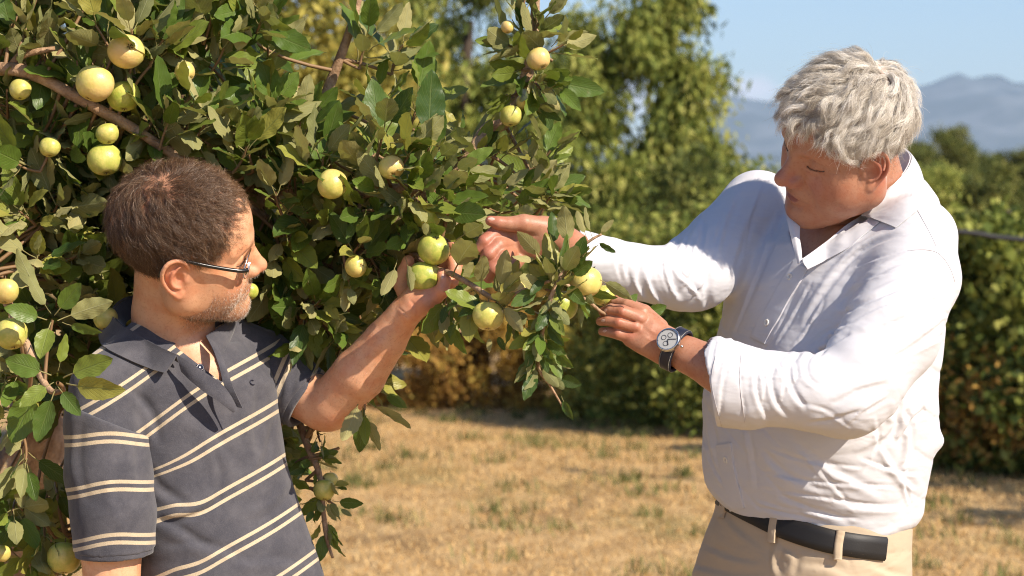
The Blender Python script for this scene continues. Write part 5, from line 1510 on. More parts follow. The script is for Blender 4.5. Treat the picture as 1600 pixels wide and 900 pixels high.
for q, w_, a_ in (([(405, 600), (400, 660), (410, 720)], 8, 3), ([(345, 770), (325, 795), (280, 812), (240, 815)], 6, 5.5), ([(240, 800), (290, 830), (350, 870)], 8, 3.5),
                  ([(330, 690), (345, 740), (338, 790)], 6, 2.5), ([(225, 720), (250, 760), (300, 790)], 8, 3), ([(250, 850), (330, 850), (400, 880)], 7, 2.5),
                  ([(290, 640), (340, 680), (380, 740)], 9, 2), ([(190, 600), (235, 640), (250, 700)], 7, 3), ([(430, 640), (420, 700), (400, 760)], 7, 2.2),
                  ([(460, 760), (430, 800), (380, 820)], 8, 2.0), ([(350, 880), (420, 870), (490, 880)], 8, 2.2)):
    fold(gb, q, w_, a_)
gb.disp(lambda X, Y, Z: fnoise(X, Y, Z, 5, (34, 70), (0.0016, 0.0007)))
VPb, FPb = gb.mesh(); VPb = relax(VPb, FPb, 1, 0.4)
px, py, _ = PV(VPb)
slope = 0.65 * (1 - 0.75 * sstep(py, 690, 800) * sstep(-px, -345, -270) * (1 - 0.35 * sstep(py, 800, 870)))
uB = py + slope * (px - 330) + 4 * np.sin(px / 40.0)
polo = mesh_np('polo_shirt', VPb, FPb, POLO, man_b, attrs=dict(u=uB))
def sleeve(name, fld, mat, ufn):
    v, f_ = fld.mesh(); v = relax(v, f_, 1, 0.4); x_, y_, _ = PV(v)
    return mesh_np(name, v, f_, mat, polo, attrs=dict(u=ufn(x_, y_)))
def cut_(f, px, py, d, nx, ny, nd):   # ny is downwards
    c = A3(W(px, py, d)); n = A3([nx, nd, -ny]); n /= np.linalg.norm(n)
    f.func(lambda X, Y, Z: (X - c[0]) * n[0] + (Y - c[1]) * n[1] + (Z - c[2]) * n[2], 0.001, 'and')
gn = fbox(80, 540, 255, 890, -140, 70, 0.0024)
wchain(gn, [(162, 620, -15, 57), (166, 660, -26, 65), (170, 740, -34, 68), (177, 800, -42, 66), (180, 900, -46, 63)], 8)
for q, w_, a_ in (([(225, 660), (215, 720), (222, 780)], 7, 2.5), ([(130, 640), (125, 720), (140, 790)], 8, 2.0), ([(190, 700), (180, 760), (200, 820)], 8, 1.8)):
    fold(gn, q, w_, a_)
cut_(gn, 178, 858, -46, 0.03, 1, 0.06)
cut_(gn, 168, 655, -20, 0.42, -1, 0.1)
gn.cone(W(177, 835, -46), W(180, 930, -46), L(55), L(58), 0.003, 'sub')
slN = sleeve('sleeve', gn, POLO_N, lambda x_, y_: y_ + 0.10 * (x_ - 100) * sstep(y_, 690, 760) + 3 * np.sin(x_ / 22.0))
gc = fbox(80, 820, 260, 900, -140, 50, 0.0024)
gc.cone(W(177, 830, -46), W(180, 900, -46), L(62), L(59), 0.001)
cut_(gc, 178, 866, -46, 0.03, 1, 0.06); cut_(gc, 178, 846, -46, -0.03, -1, -0.06)
gc.cone(W(177, 820, -46), W(180, 930, -46), L(54), L(55), 0.003, 'sub')
v, f_ = gc.mesh(); mesh_np('sleeve_band', v, f_, POLO_P, slN)
gf = fbox(370, 505, 560, 700, 40, 260, 0.0022)
wchain(gf, [(412, 562, 162, 48), (440, 590, 150, 52), (478, 625, 130, 51), (530, 668, 105, 47)], 8)
for q, w_, a_ in (([(425, 560), (440, 600), (430, 640)], 6, 2.2), ([(460, 570), (455, 620), (440, 655)], 6, 2.0)):
    fold(gf, q, w_, a_)
cax = (0.81, 0.59, -0.3)
cut_(gf, 474, 624, 132, *cax)
gf.cone(W(455, 608, 142), W(560, 690, 95), L(43), L(42), 0.003, 'sub')
slF = sleeve('sleeve', gf, POLO_F, lambda x_, y_: 0.92 * x_ + 0.39 * y_)
gc = fbox(400, 540, 560, 700, 40, 240, 0.0022)
gc.cone(W(455, 606, 142), W(520, 662, 108), L(51.5), L(49.5), 0.001)
cut_(gc, 481, 630, 128, *cax); cut_(gc, 467, 618, 136, *[-c for c in cax])
gc.cone(W(440, 595, 150), W(560, 690, 95), L(44), L(43), 0.003, 'sub')
v, f_ = gc.mesh(); mesh_np('sleeve_band', v, f_, POLO_P, slF)
sheet('collar', [[(214, 462, 150), (190, 470, 120), (176, 486, 80), (184, 503, 40), (212, 522, 8), (245, 540, -16), (276, 555, -32)],
                 [(208, 464, 160), (176, 480, 128), (162, 503, 84), (168, 522, 40), (200, 541, 6), (234, 557, -18), (268, 567, -38)],
                 [(200, 470, 165), (166, 492, 132), (156, 520, 84), (164, 543, 40), (194, 560, 6), (228, 574, -18), (258, 583, -40)]],
      0.0022, POLO_P, polo, 36, 12, snap=gb, lift=4, bulge=0.003)
sheet('collar_stand', [[(214, 463, 150), (191, 471, 120), (178, 487, 82), (186, 503, 44), (213, 521, 12), (245, 539, -12), (276, 554, -28)],
                       [(222, 490, 150), (205, 498, 120), (196, 508, 88), (206, 520, 55), (228, 534, 24), (254, 550, 0), (280, 566, -20)]],
      0.0016, POLO_P, polo, 26, 5)
sheet('collar', [[(372, 478, 130), (362, 494, 90), (344, 510, 55), (322, 524, 24)],
                 [(374, 492, 128), (366, 508, 88), (352, 526, 52), (334, 540, 22)],
                 [(370, 505, 122), (364, 522, 86), (356, 540, 50), (345, 556, 16)]], 0.0022, POLO_P, polo, 20, 10, snap=gb, lift=4, bulge=0.002)
sheet('placket', [[(276, 553, -30), (296, 566, -40), (320, 582, -46), (344, 598, -46), (360, 618, -44), (371, 640, -40)],
                  [(280, 566, -34), (297, 580, -44), (320, 600, -50), (340, 616, -50), (356, 630, -48), (368, 642, -42)],
                  [(284, 580, -34), (300, 596, -44), (322, 614, -50), (340, 626, -50), (353, 636, -48), (364, 644, -42)]], 0.0016, POLO_P, polo, 24, 6, snap=gb, lift=3.5)
sheet('placket', [[(322, 525, 20), (334, 548, -6), (343, 575, -26), (351, 604, -36), (370, 636, -36)],
                  [(330, 530, 18), (341, 552, -8), (350, 578, -28), (359, 606, -38), (374, 637, -38)],
                  [(340, 540, 14), (349, 560, -10), (357, 584, -30), (366, 610, -40), (379, 638, -40)]], 0.0016, POLO_P, polo, 24, 6, snap=gb, lift=6)
p = f_hit(gb, 311, 576); n_ = f_normal(gb, p)
NAVY = simple('navy_button', (0.02, 0.022, 0.04), 0.2)
v, f_ = lathe([(0.0001, 0.0052), (0.0035, 0.0050), (0.0045, 0.0062), (0.0060, 0.0058), (0.0064, 0.0045), (0.006, 0.003)], 18)
mesh_np('button', place(v, p, n_), f_, NAVY, polo)
p = f_hit(gb, 394, 598); n_ = f_normal(gb, p)
arc = np.array([(0.0042 * cos(a), 0.0036 * sin(a), 0.0012) for a in np.linspace(0.9, 5.2, 12)])
v, f_ = tube(place(arc, p, n_, (0, 0, 1)), 0.0008, 5); mesh_np('embroidered_mark', v, f_, NAVY, polo)
# seams
SEAM = simple('seam_thread', (0.035, 0.035, 0.045), 0.9)
# ---- glasses
BLK = simple('black_acetate', (0.010, 0.010, 0.011), 0.22)
SIL = simple('silver_rim', (0.75, 0.75, 0.76), 0.2, 1.0)
mg, nt, b = mat_new('lens_glass'); b.inputs['Transmission Weight'].default_value = 1.0; b.inputs['Roughness'].default_value = 0.02; b.inputs['IOR'].default_value = 1.02; b.inputs['Base Color'].default_value = (0.97, 0.98, 1, 1)
def hbp(pts): return hb(np.array(pts))
v, f_ = tube(hbp(catmull([(0.094, -0.066, 0.014), (0.080, -0.0725, 0.016), (0.040, -0.0775, 0.0235), (0.000, -0.0805, 0.0320), (-0.018, -0.0830, 0.030), (-0.028, -0.0820, 0.016), (-0.032, -0.080, 0.002)], 30)), np.linspace(0.0032, 0.0022, 30), 8)
gl_ = mesh_np('glasses', v, f_, BLK, man_b)
v, f_ = tube(hbp(catmull([(0.094, 0.066, 0.014), (0.080, 0.0725, 0.016), (0.040, 0.0775, 0.0235), (0.000, 0.0805, 0.0320), (-0.028, 0.0820, 0.016)], 24)), 0.002, 8)
mesh_np('temple', v, f_, BLK, gl_)
for s in (-1, 1):
    el = [(0.0975 - 0.010 * abs(cos(a) * 0.5 + 0.5) ** 2 + 0.001 , s * (0.0345 + 0.0285 * cos(a)), 0.006 + 0.0185 * sin(a) * (1.0 if sin(a) > 0 else 1.05)) for a in np.linspace(0, 2 * pi, 33)]
    v, f_ = tube(hbp(el), 0.0010, 6, False); mesh_np('rim', v, f_, SIL, gl_)
    cen = np.mean(el[:-1], 0); Vl = [cen] + el[:-1]; Fl = [(0, 1 + i, 1 + (i + 1) % 32) for i in range(32)]
    Vl2 = [tuple(np.array(q) - [0.0012, 0, 0]) for q in Vl]
    Fa = Fl + [(33 + a, 33 + c, 33 + b_) for a, b_, c in Fl] + [(1 + i, 34 + i, 34 + (i + 1) % 32, 1 + (i + 1) % 32) for i in range(32)]
    mesh_np('lens', hbp(Vl + Vl2), Fa, mg, gl_)
v, f_ = tube(hbp([(0.1005, -0.008, 0.012), (0.1045, 0, 0.0155), (0.1005, 0.008, 0.012)]), 0.0012, 6); mesh_np('bridge', v, f_, SIL, gl_)
for s in (-1, 1):
    v, f_ = tube(hbp([(0.0975 - 0.009, s * 0.0625, 0.010), (0.0935, s * 0.0665, 0.0140)]), 0.0022, 6); mesh_np('hinge', v, f_, BLK, gl_)
# ---- hair
HAIR_B = hair_material('brown_hair', (0.055, 0.029, 0.015), (0.18, 0.095, 0.048), (0.58, 0.42, 0.28), 0.30)
rg = np.random.default_rng(21)
hx_ = [-0.12, -0.07, -0.045, -0.028, -0.020, 0.013, 0.016, 0.034, 0.044, 0.055, 0.066, 0.078, 0.1]
hz_ = [-0.060, -0.060, -0.048, -0.016, 0.036, 0.038, -0.002, 0.004, 0.030, 0.046, 0.056, 0.082, 0.09]
mask = sstep(VB[:, 2] - np.interp(VB[:, 0], hx_, hz_), -0.002, 0.008)
mask[(np.abs(VB[:, 1]) > 0.0745) & (VB[:, 2] < 0.040) & (VB[:, 0] > -0.034)] = 0
mask[VB[:, 2] < -0.066] = 0
bald = np.exp(-(((VB[:, 0] + 0.042) / 0.026) ** 2 + ((VB[:, 1] + 0.022) / 0.022) ** 2 + ((VB[:, 2] - 0.125) / 0.03) ** 2))
mask = mask * (1 - 0.60 * np.clip(bald * 1.2, 0, 1))
glb = HB_R.T @ np.array([0, 0, -1.0]); whB = np.array([-0.046, -0.018, 0.130])
ng = 2600
groot = scalp_roots(VB, FB, mask, ng, rg); x, y, z = groot.T
low = sstep(z, 0.07, 0.0)
Ln = (0.034 * (1 - low) + 0.017 * low) * (1 - 0.6 * sstep(-z, 0.02, 0.06)) * rg.uniform(0.7, 1.2, ng); Ln *= 1 - 0.45 * np.exp(-(((x + 0.005) / 0.035) ** 2 + ((z - 0.035) / 0.02) ** 2))
Hh = (0.009 * (1 - low) + 0.0045 * low) * rg.uniform(0.3, 1.2, ng)
def dfB(p, nrm, g):
    lo = sstep(-p[:, 2:3], -0.06, 0.0)
    return g * (1 - 0.4 * lo) + lo * np.array([[-0.25, 0, -0.8]])
GP = grow(groot, 9, Ln, Hh, whB, glb, rg, swirl=0.5, wave=0.0012, freq=0.9, droop=0.15, jit=0.48, dirfn=dfB)
root = scalp_roots(VB, FB, mask, 48000, rg)
P, idx = clumped(root, groot, GP, rg, tight=0.42, rnd_=0.0028)
gr = 0.18 + 0.30 * sstep(groot[:, 0], 0.0, 0.06) * (0.5 + 0.5 * low)
tone = np.clip(gr[idx] + rg.normal(size=len(idx)) * 0.14 + (rg.random(len(idx)) < 0.10) * 0.5, 0, 1)
add_strands('hair', hb(P.reshape(-1, 3)).reshape(P.shape), 0.00012 * np.linspace(1.05, 0.45, P.shape[1]), tone, HAIR_B, man_b)
# stubble
STUB_B = hair_material('grey_stubble', (0.05, 0.03, 0.02), (0.30, 0.22, 0.16), (0.80, 0.72, 0.62), 0.4)
n = 9000
root = scalp_roots(VB, FB, beard, n, rg)
nv = vnormals(VB, FB)
D = np.array([np.argmin(((VB - r_) ** 2).sum(1)) for r_ in root[::6]]); nr = np.repeat(nv[D], 6, axis=0)[:n]
nr *= np.sign((nr * (root - [0.02, 0, -0.03])).sum(1))[:, None]
tt = np.linspace(0, 1, 4)[None, :, None]
dr = unit(nr * 0.9 + np.array([-0.15, 0, -0.8]) + rg.normal(size=(n, 3)) * 0.35)
Pb = root[:, None] + tt * dr[:, None] * rg.uniform(0.0018, 0.0042, (n, 1, 1))
chin = sstep(root[:, 0], 0.055, 0.09)
add_strands('stubble', hb(Pb.reshape(-1, 3)).reshape(Pb.shape), 0.00010 * np.linspace(1, 0.5, 4), np.clip(0.30 + 0.6 * chin + rg.normal(size=n) * 0.38, 0, 1), STUB_B, man_b)
u_ = rg.random(420)
br = np.stack([0.096 - 0.020 * u_ ** 1.5, -(0.012 + 0.036 * u_), 0.033 + 0.006 * np.sin(u_ * 2.6) + rg.normal(size=420) * 0.0018], 1)
tb = np.linspace(0, 1, 5)[None, :, None]
Pb = br[:, None, :] + tb * np.array([0.001, -0.008, 0.002]) + tb * rg.normal(size=(420, 1, 3)) * 0.002
add_strands('eyebrow', hb(Pb.reshape(-1, 3)).reshape(Pb.shape), 0.00013 * np.linspace(1, 0.4, 5), rg.uniform(0.1, 0.5, 420), HAIR_B, man_b)
for s in (-1, 1): lashes(man_b, hb, s, rg, VB)
# fine hairs on the forearm
n = 900
px, py, _ = PV(U1); am = ((px > 500) & (px < 625) & (py > 500)).astype(float)
root = scalp_roots(U1, G1, am, n, rg); nv = vnormals(U1, G1)
D = np.array([np.argmin(((U1 - r_) ** 2).sum(1)) for r_ in root]); nr = nv[D]
cen = np.array([W(560, 584, 80)]); nr *= np.sign((nr * (root - cen)).sum(1))[:, None]
al = unit(A3(W(632, 490, 20)) - A3(W(522, 630, 108)))
dr = unit(nr * 0.5 + al * 0.9 + rg.normal(size=(n, 3)) * 0.35)
tt = np.linspace(0, 1, 5)[None, :, None]
Pb = root[:, None] + tt * dr[:, None] * rg.uniform(0.006, 0.013, (n, 1, 1)) - tt ** 2 * nr[:, None] * 0.003
add_strands('arm_hair', Pb, 0.00006 * np.linspace(1, 0.4, 5), rg.uniform(0.1, 0.9, n), HAIR_B, man_b)
# ---- trousers and shoes (below the frame)
DENIM = cloth_material('dark_denim', (0.035, 0.045, 0.07), 0.9, crease=0.4)
tb_ = Field(np.array(W(150, 2010, -80)) , np.array(W(540, 930, 260)), 0.012)
tb_.func(torso_fn([(900, 352, 88, 158, 108), (1000, 366, 88, 166, 116), (1060, 368, 88, 160, 112)], LB), 0.02)
for x0, x1, dd in ((290, 285, 40), (440, 430, 140)):
    wchain(tb_, [(x0, 1040, dd, 92), (x0, 1200, dd, 80), ((x0 + x1) / 2, 1500, dd, 62), (x1, 1720, dd, 56), (x1, 1960, dd, 55)], 12)
v, f_ = tb_.mesh(); mesh_np('trousers', v, f_, DENIM, man_b)
for x1, dd in ((285, 40), (430, 140)):
    b_ = A3(W(x1, 1960, dd)); b_[2] = 0
    sfld = Field(b_ - [0.15, 0.27, 0.0], b_ + [0.26, 0.16, 0.13], 0.005); dr = np.array([0.5, -0.85, 0])
    sfld.chain([b_ - dr * 0.07 + [0, 0, .05], b_ + dr * 0.03 + [0, 0, .055], b_ + dr * 0.12 + [0, 0, 0.032], b_ + dr * 0.19 + [0, 0, 0.024]], [0.042, 0.050, 0.044, 0.034], 0.02)
    sfld.func(lambda X, Y, Z: 0.004 - Z + 0 * X + 0 * Y, 0.002, 'and')
    v, f_ = sfld.mesh(); mesh_np('shoe', v, f_, simple('dark_shoe', (0.03, 0.025, 0.022), 0.5), man_b)
# ------------------------------------------------------------------ the apple tree
rt = random.Random(42)
# -- leaf meshes
def leaf_mesh(seed, tone, nv=12):
    """unit-length apple leaf along +y, upper side +z, with petiole, fold, curl and a toothed edge"""
    r = random.Random(seed)
    wd = r.uniform(0.215, 0.275); fold_ = r.uniform(0.10, 0.42); curl = r.uniform(-0.35, 0.55); tw = r.uniform(-0.5, 0.5); cup = r.uniform(-0.1, 0.35); wv = r.uniform(0.01, 0.035)
    V = []; UV = []; us = (-1, -0.55, 0, 0.55, 1)
    def bend(x, y, z):
        a = curl * y; yy = y - 0.5 * curl * curl * y ** 3 * 0.33; zz = z - 0.5 * curl * y * y
        t = tw * y
        return (x * cos(t) - zz * 0 + 0, yy, zz + x * sin(t))
    for j in range(nv + 1):
        v = j / nv
        hw = wd * (sin(pi * v ** 0.84) ** 0.66) * (1 - 0.12 * v) if 0 < v < 1 else 0.004
        for u in us:
            tooth = 1.0 + (0.038 * (1 if j % 2 else -1) if abs(u) == 1 and 0 < j < nv else 0)
            x = u * hw * tooth
            z = abs(x) * fold_ - cup * (x * x) * 2.2 + wv * sin(v * 19 + u * 2 + seed) * abs(u)
            V.append(bend(x, v, z)); UV.append((u * 0.5 + 0.5, v))
    F = []
    for j in range(nv):
        for i in range(4):
            a = j * 5 + i; F.append((a, a + 1, a + 6, a + 5))
    # petiole
    n0 = len(V); L_ = 0.30; pr = 0.014
    for k, (y, z) in enumerate(((-L_, -0.07), (-L_ * 0.5, -0.015), (0.03, 0.0))):
        for q in range(4):
            a = q * pi / 2; V.append((pr * cos(a), y, z + pr * sin(a))); UV.append((0.5, -1.0))
    for k in range(2):
        for q in range(4):
            a = n0 + k * 4 + q; b_ = n0 + k * 4 + (q + 1) % 4; F.append((a, b_, b_ + 4, a + 4))
    V = np.array(V); V[:, 1] += L_         # origin at the foot of the petiole
    return V, np.array(F), np.array(UV)
NVAR = 10
LV = [leaf_mesh(i, 0) for i in range(NVAR)]
def leaf_material():
    m, nt, b = mat_new('apple_leaf'); N = NT(nt)
    tn = N.attr('tone').outputs['Fac']
    uvn = N.n('ShaderNodeUVMap'); uvn.uv_map = 'uv'
    sp = N.n('ShaderNodeSeparateXYZ'); N.l(uvn.outputs[0], sp.inputs[0]); U, Vv = sp.outputs[0], sp.outputs[1]
    au = N.math('ABSOLUTE', N.math('SUBTRACT', U, 0.5))
    mid = N.math('SUBTRACT', 1.0, N.ss(au, 0.012, 0.035))
    ph = N.math('MULTIPLY', N.math('SUBTRACT', Vv, N.math('MULTIPLY', au, 0.75)), 9.0)
    fr = N.math('ABSOLUTE', N.math('SUBTRACT', N.math('FRACT', ph), 0.5))
    sid = N.math('MULTIPLY', N.math('SUBTRACT', 1.0, N.ss(fr, 0.035, 0.12)), N.math('SUBTRACT', 1.0, N.ss(au, 0.36, 0.5)))
    vein = N.math('MAXIMUM', mid, N.math('MULTIPLY', sid, 0.55))
    pet = N.math('LESS_THAN', Vv, -0.2)
    nz = N.noise(90, 3, 0.6); nz2 = N.noise(22, 2)
    top = N.ramp(tn, [(0.0, (0.036, 0.078, 0.016)), (0.45, (0.115, 0.185, 0.028)), (0.8, (0.25, 0.29, 0.048)), (1.0, (0.34, 0.31, 0.065))])
    top = N.mix(N.math('MULTIPLY', vein, 0.45), top, (0.19, 0.24, 0.08))
    top = N.mix(N.math('MULTIPLY', N.ss(nz.outputs[0], 0.6, 0.75), 0.3), top, (0.16, 0.12, 0.04))
    bot = N.ramp(tn, [(0.0, (0.21, 0.225, 0.085)), (0.5, (0.30, 0.29, 0.11)), (1.0, (0.43, 0.385, 0.165))])
    bot = N.mix(N.math('MULTIPLY', vein, 0.6), bot, (0.42, 0.42, 0.22))
    bot = N.mix(N.math('MULTIPLY', N.ss(nz2.outputs[0], 0.5, 0.7), 0.25), bot, (0.14, 0.17, 0.06))
    g_ = N.n('ShaderNodeNewGeometry')
    col = N.mix(g_.outputs['Backfacing'], top, bot)
    col = N.mix(pet, col, (0.34, 0.30, 0.12))
    nt.links.new(col, b.inputs['Base Color'])
    ro = N.math('ADD', N.math('MULTIPLY', g_.outputs['Backfacing'], 0.30), 0.40)
    nt.links.new(ro, b.inputs['Roughness']); b.inputs['Specular IOR Level'].default_value = 0.32
    hh = N.math('ADD', N.math('MULTIPLY', vein, -1.0), N.math('MULTIPLY', nz.outputs[0], 0.6))
    nt.links.new(N.bump(hh, 0.55, 0.0016), b.inputs['Normal'])
    tr = nt.nodes.new('ShaderNodeBsdfTranslucent'); tcol = N.mix(0.5, col, (0.32, 0.38, 0.04)); nt.links.new(tcol, tr.inputs[0])
    mx = nt.nodes.new('ShaderNodeMixShader'); mx.inputs[0].default_value = 0.26
    nt.links.new(b.outputs[0], mx.inputs[1]); nt.links.new(tr.outputs[0], mx.inputs[2]); nt.links.new(mx.outputs[0], nt.nodes['Material Output'].inputs[0])
    return m
LEAF = leaf_material()
TONES = (0.05, 0.25, 0.45, 0.65, 0.95)
_lm = {}
def leaf_data(v, t):
    if (v, t) not in _lm:
        V, F, UV = LV[v]
        _lm[(v, t)] = mesh_np('leaf', V, F, LEAF, 'mesh', attrs=dict(tone=np.full(len(V), TONES[t])), uv=UV)
    return _lm[(v, t)]
leaves = []      # (matrix 3x3 columns x,y,z ; location ; length ; width factor ; variant ; tone ; priority)
def add_leaf(base, dirv, nrm, length, wf=1.0, var=None, tone=None, pri=0):
    d = Vector(dirv).normalized(); n = Vector(nrm); n = (n - n.dot(d) * d)
    if n.length < 1e-4: n = Vector((0.1, 0.2, 1)).cross(d)
    n.normalize(); x = d.cross(n)
    leaves.append((Matrix((x * wf, d, n)).transposed(), Vector(base), length, rt.randrange(NVAR) if var is None else var, rt.choices(range(5), (2, 3, 4, 4, 2))[0] if tone is None else tone, pri))
twig_parts = []
def twig(p0, p1, r0, r1, sag=0.0, n=5):
    p0 = A3(p0); p1 = A3(p1); t = np.linspace(0, 1, n)[:, None]
    off = np.array([rt.uniform(-1, 1), rt.uniform(-1, 1), rt.uniform(-1, 1)]) * np.linalg.norm(p1 - p0) * 0.07
    P = p0 + (p1 - p0) * t + np.sin(t * pi) * (off + np.array([0, 0, -sag]))
    twig_parts.append(tube(P, np.linspace(r0, r1, n), 5, False))
TOSUN = Vector(SUN)
def rosette(c, axis, n=7, size=0.06, spread=0.9, twl=0.05, pri=0, tone=None):
    """a spur with leaves standing round it"""
    c = Vector(c); ax_ = Vector(axis).normalized()
    e = ax_.orthogonal().normalized(); f = ax_.cross(e)
    a0 = rt.uniform(0, 6.28)
    for i in range(n):
        a = a0 + i * 2.4 + rt.uniform(-0.3, 0.3); ph = spread * rt.uniform(0.45, 1.25)
        if i < 2: ph *= 0.4
        rad = e * cos(a) + f * sin(a)
        d = ax_ * cos(ph) + rad * sin(ph)
        d = (d + Vector((0, 0, -0.12)) + Vector((rt.gauss(0, .1), rt.gauss(0, .1), rt.gauss(0, .1)))).normalized()
        nrm = ax_ * sin(ph) - rad * cos(ph) + Vector((0, 0, 0.35)) + Vector((rt.gauss(0, .25), rt.gauss(0, .25), rt.gauss(0, .25)))
        if rt.random() < 0.34: nrm = -nrm
        L_ = 1.04 * size * rt.uniform(0.65, 1.2) * (0.8 if i < 2 else 1)
        add_leaf(c + d * 0.004 - ax_ * (0.006 * i), d, nrm, L_, rt.uniform(0.9, 1.15), tone=tone, pri=pri)
    twig(c - ax_ * twl, c, 0.0026, 0.0016)
    return c - ax_ * twl

# -- branches
BARK = None
m, nt, b = mat_new('apple_bark'); N = NT(nt)
P_ = N.mapping(N.pos(), (1, 1, 1)); n1_ = N.noise(28, 5, 0.7); n2_ = N.noise(160, 4, 0.6)
c = N.mix(N.ss(n1_.outputs[0], 0.35, 0.65), (0.26, 0.155, 0.085), (0.48, 0.32, 0.20))
c = N.mix(N.math('MULTIPLY', N.ss(n2_.outputs[0], 0.55, 0.7), 0.5), c, (0.13, 0.085, 0.055))
nt.links.new(c, b.inputs['Base Color']); b.inputs['Roughness'].default_value = 0.75; b.inputs['Specular IOR Level'].default_value = 0.3
nt.links.new(N.bump(N.math('ADD', n1_.outputs[0], n2_.outputs[0]), 0.7, 0.004), b.inputs['Normal']); BARK = m
TWIG = simple('twig_bark', (0.24, 0.14, 0.065), 0.6, bump=(300, 0.4, 0.0006))
tree0 = at(-40, 300, 4.55); tree0.z = 0
tree = empty('apple_tree', tree0, 'apple tree laden with green apples, its branches reaching over and behind the left man', 'tree')
T0 = A3(tree0)
limbs = {
 'trunk': [T0, T0 + [0.05, 0, 0.35], T0 + [0.10, -0.02, 0.70], A3(W(60, 620, 1000))],
}
def limb(name, pts, r0, r1, kind='branch', n=26, knob=0.0):
    P = catmull([A3(p) for p in pts], n); r = np.linspace(r0, r1, n)
    if knob: r = r * (1 + knob * np.array([rt.uniform(-1, 1) for _ in range(n)]))
    v, f_ = tube(P, r, 12); o = mesh_np(kind, v, f_, BARK, tree)
    limbs[name] = P; return P
limb('trunk', limbs['trunk'], 0.075, 0.055, 'trunk', 14, 0.06)
top = A3(W(60, 620, 1000))
limb('right', [top, W(250, 590, 620), W(440, 500, 330), W(510, 448, 250), W(600, 388, 190), W(668, 322, 150), W(720, 270, 160), W(762, 205, 170), W(800, 178, 170), W(830, 90, 170), W(838, -10, 170), W(850, -110, 170)], 0.030, 0.004, n=50, knob=0.05)
limb('left', [top, W(-60, 480, 760), W(-190, 300, 480), W(-120, 130, 200), W(0, 108, 70), W(60, 120, 62), W(130, 158, 66), W(200, 196, 74), W(268, 240, 90), W(350, 300, 170), W(450, 360, 260)], 0.0135, 0.0055, n=50, knob=0.06)
limb('mid', [top, W(200, 420, 560), W(360, 330, 330), W(480, 298, 220), W(560, 300, 150), W(640, 296, 110), W(700, 330, 60)], 0.020, 0.005, n=36, knob=0.05)
limb('up', [W(200, 420, 560), W(230, 250, 430), W(300, 100, 330), W(360, -30, 300), W(380, -150, 300)], 0.017, 0.004, n=26)
limb('up2', [W(360, 330, 330), W(470, 230, 260), W(520, 120, 230), W(560, 0, 230), W(575, -120, 240)], 0.013, 0.003, n=26)
limb('spur', [W(22, 100, 68), W(34, 86, 60), W(60, 80, 56), W(86, 76, 60)], 0.0075, 0.0035, n=8)
limb('low', [top, W(-20, 760, 700), W(40, 830, 350), W(110, 860, 150)], 0.016, 0.004, n=18)
limb('leftlow', [W(-60, 480, 760), W(-40, 420, 200), W(10, 470, -60), W(70, 600, -170), W(100, 610, -200)], 0.011, 0.0028, n=22)
limb('hang', [W(440, 500, 330), W(450, 600, 250), W(478, 690, 170), W(500, 745, 140), W(508, 830, 130), W(520, 872, 130)], 0.008, 0.002, n=24)
# the fruiting branch pulled forward between the hands
HB_ = limb('fruit', [W(600, 388, 190), W(640, 395, 90), W(676, 418, 30), W(706, 428, -30), W(740, 447, -95), W(778, 467, -135), W(830, 450, -165), W(872, 438, -172), W(918, 470, -158), W(944, 490, -148), W(975, 500, -120)], 0.0052, 0.0018, n=44)
DROOP = limb('droop', [W(872, 438, -172), W(856, 480, -165), W(846, 530, -158), W(842, 575, -150), W(862, 606, -146), W(886, 648, -142)], 0.0035, 0.0012, n=26)
RISE = limb('rise', [W(872, 438, -172), W(893, 400, -168), W(922, 376, -162), W(940, 366, -160)], 0.0028, 0.0016, n=14)
allP = np.concatenate([limbs[k] for k in ('right', 'left', 'mid', 'up', 'up2', 'low', 'leftlow', 'hang')])

def ax_px(dx, dy, dd): return Vector((dx, dd, dy))
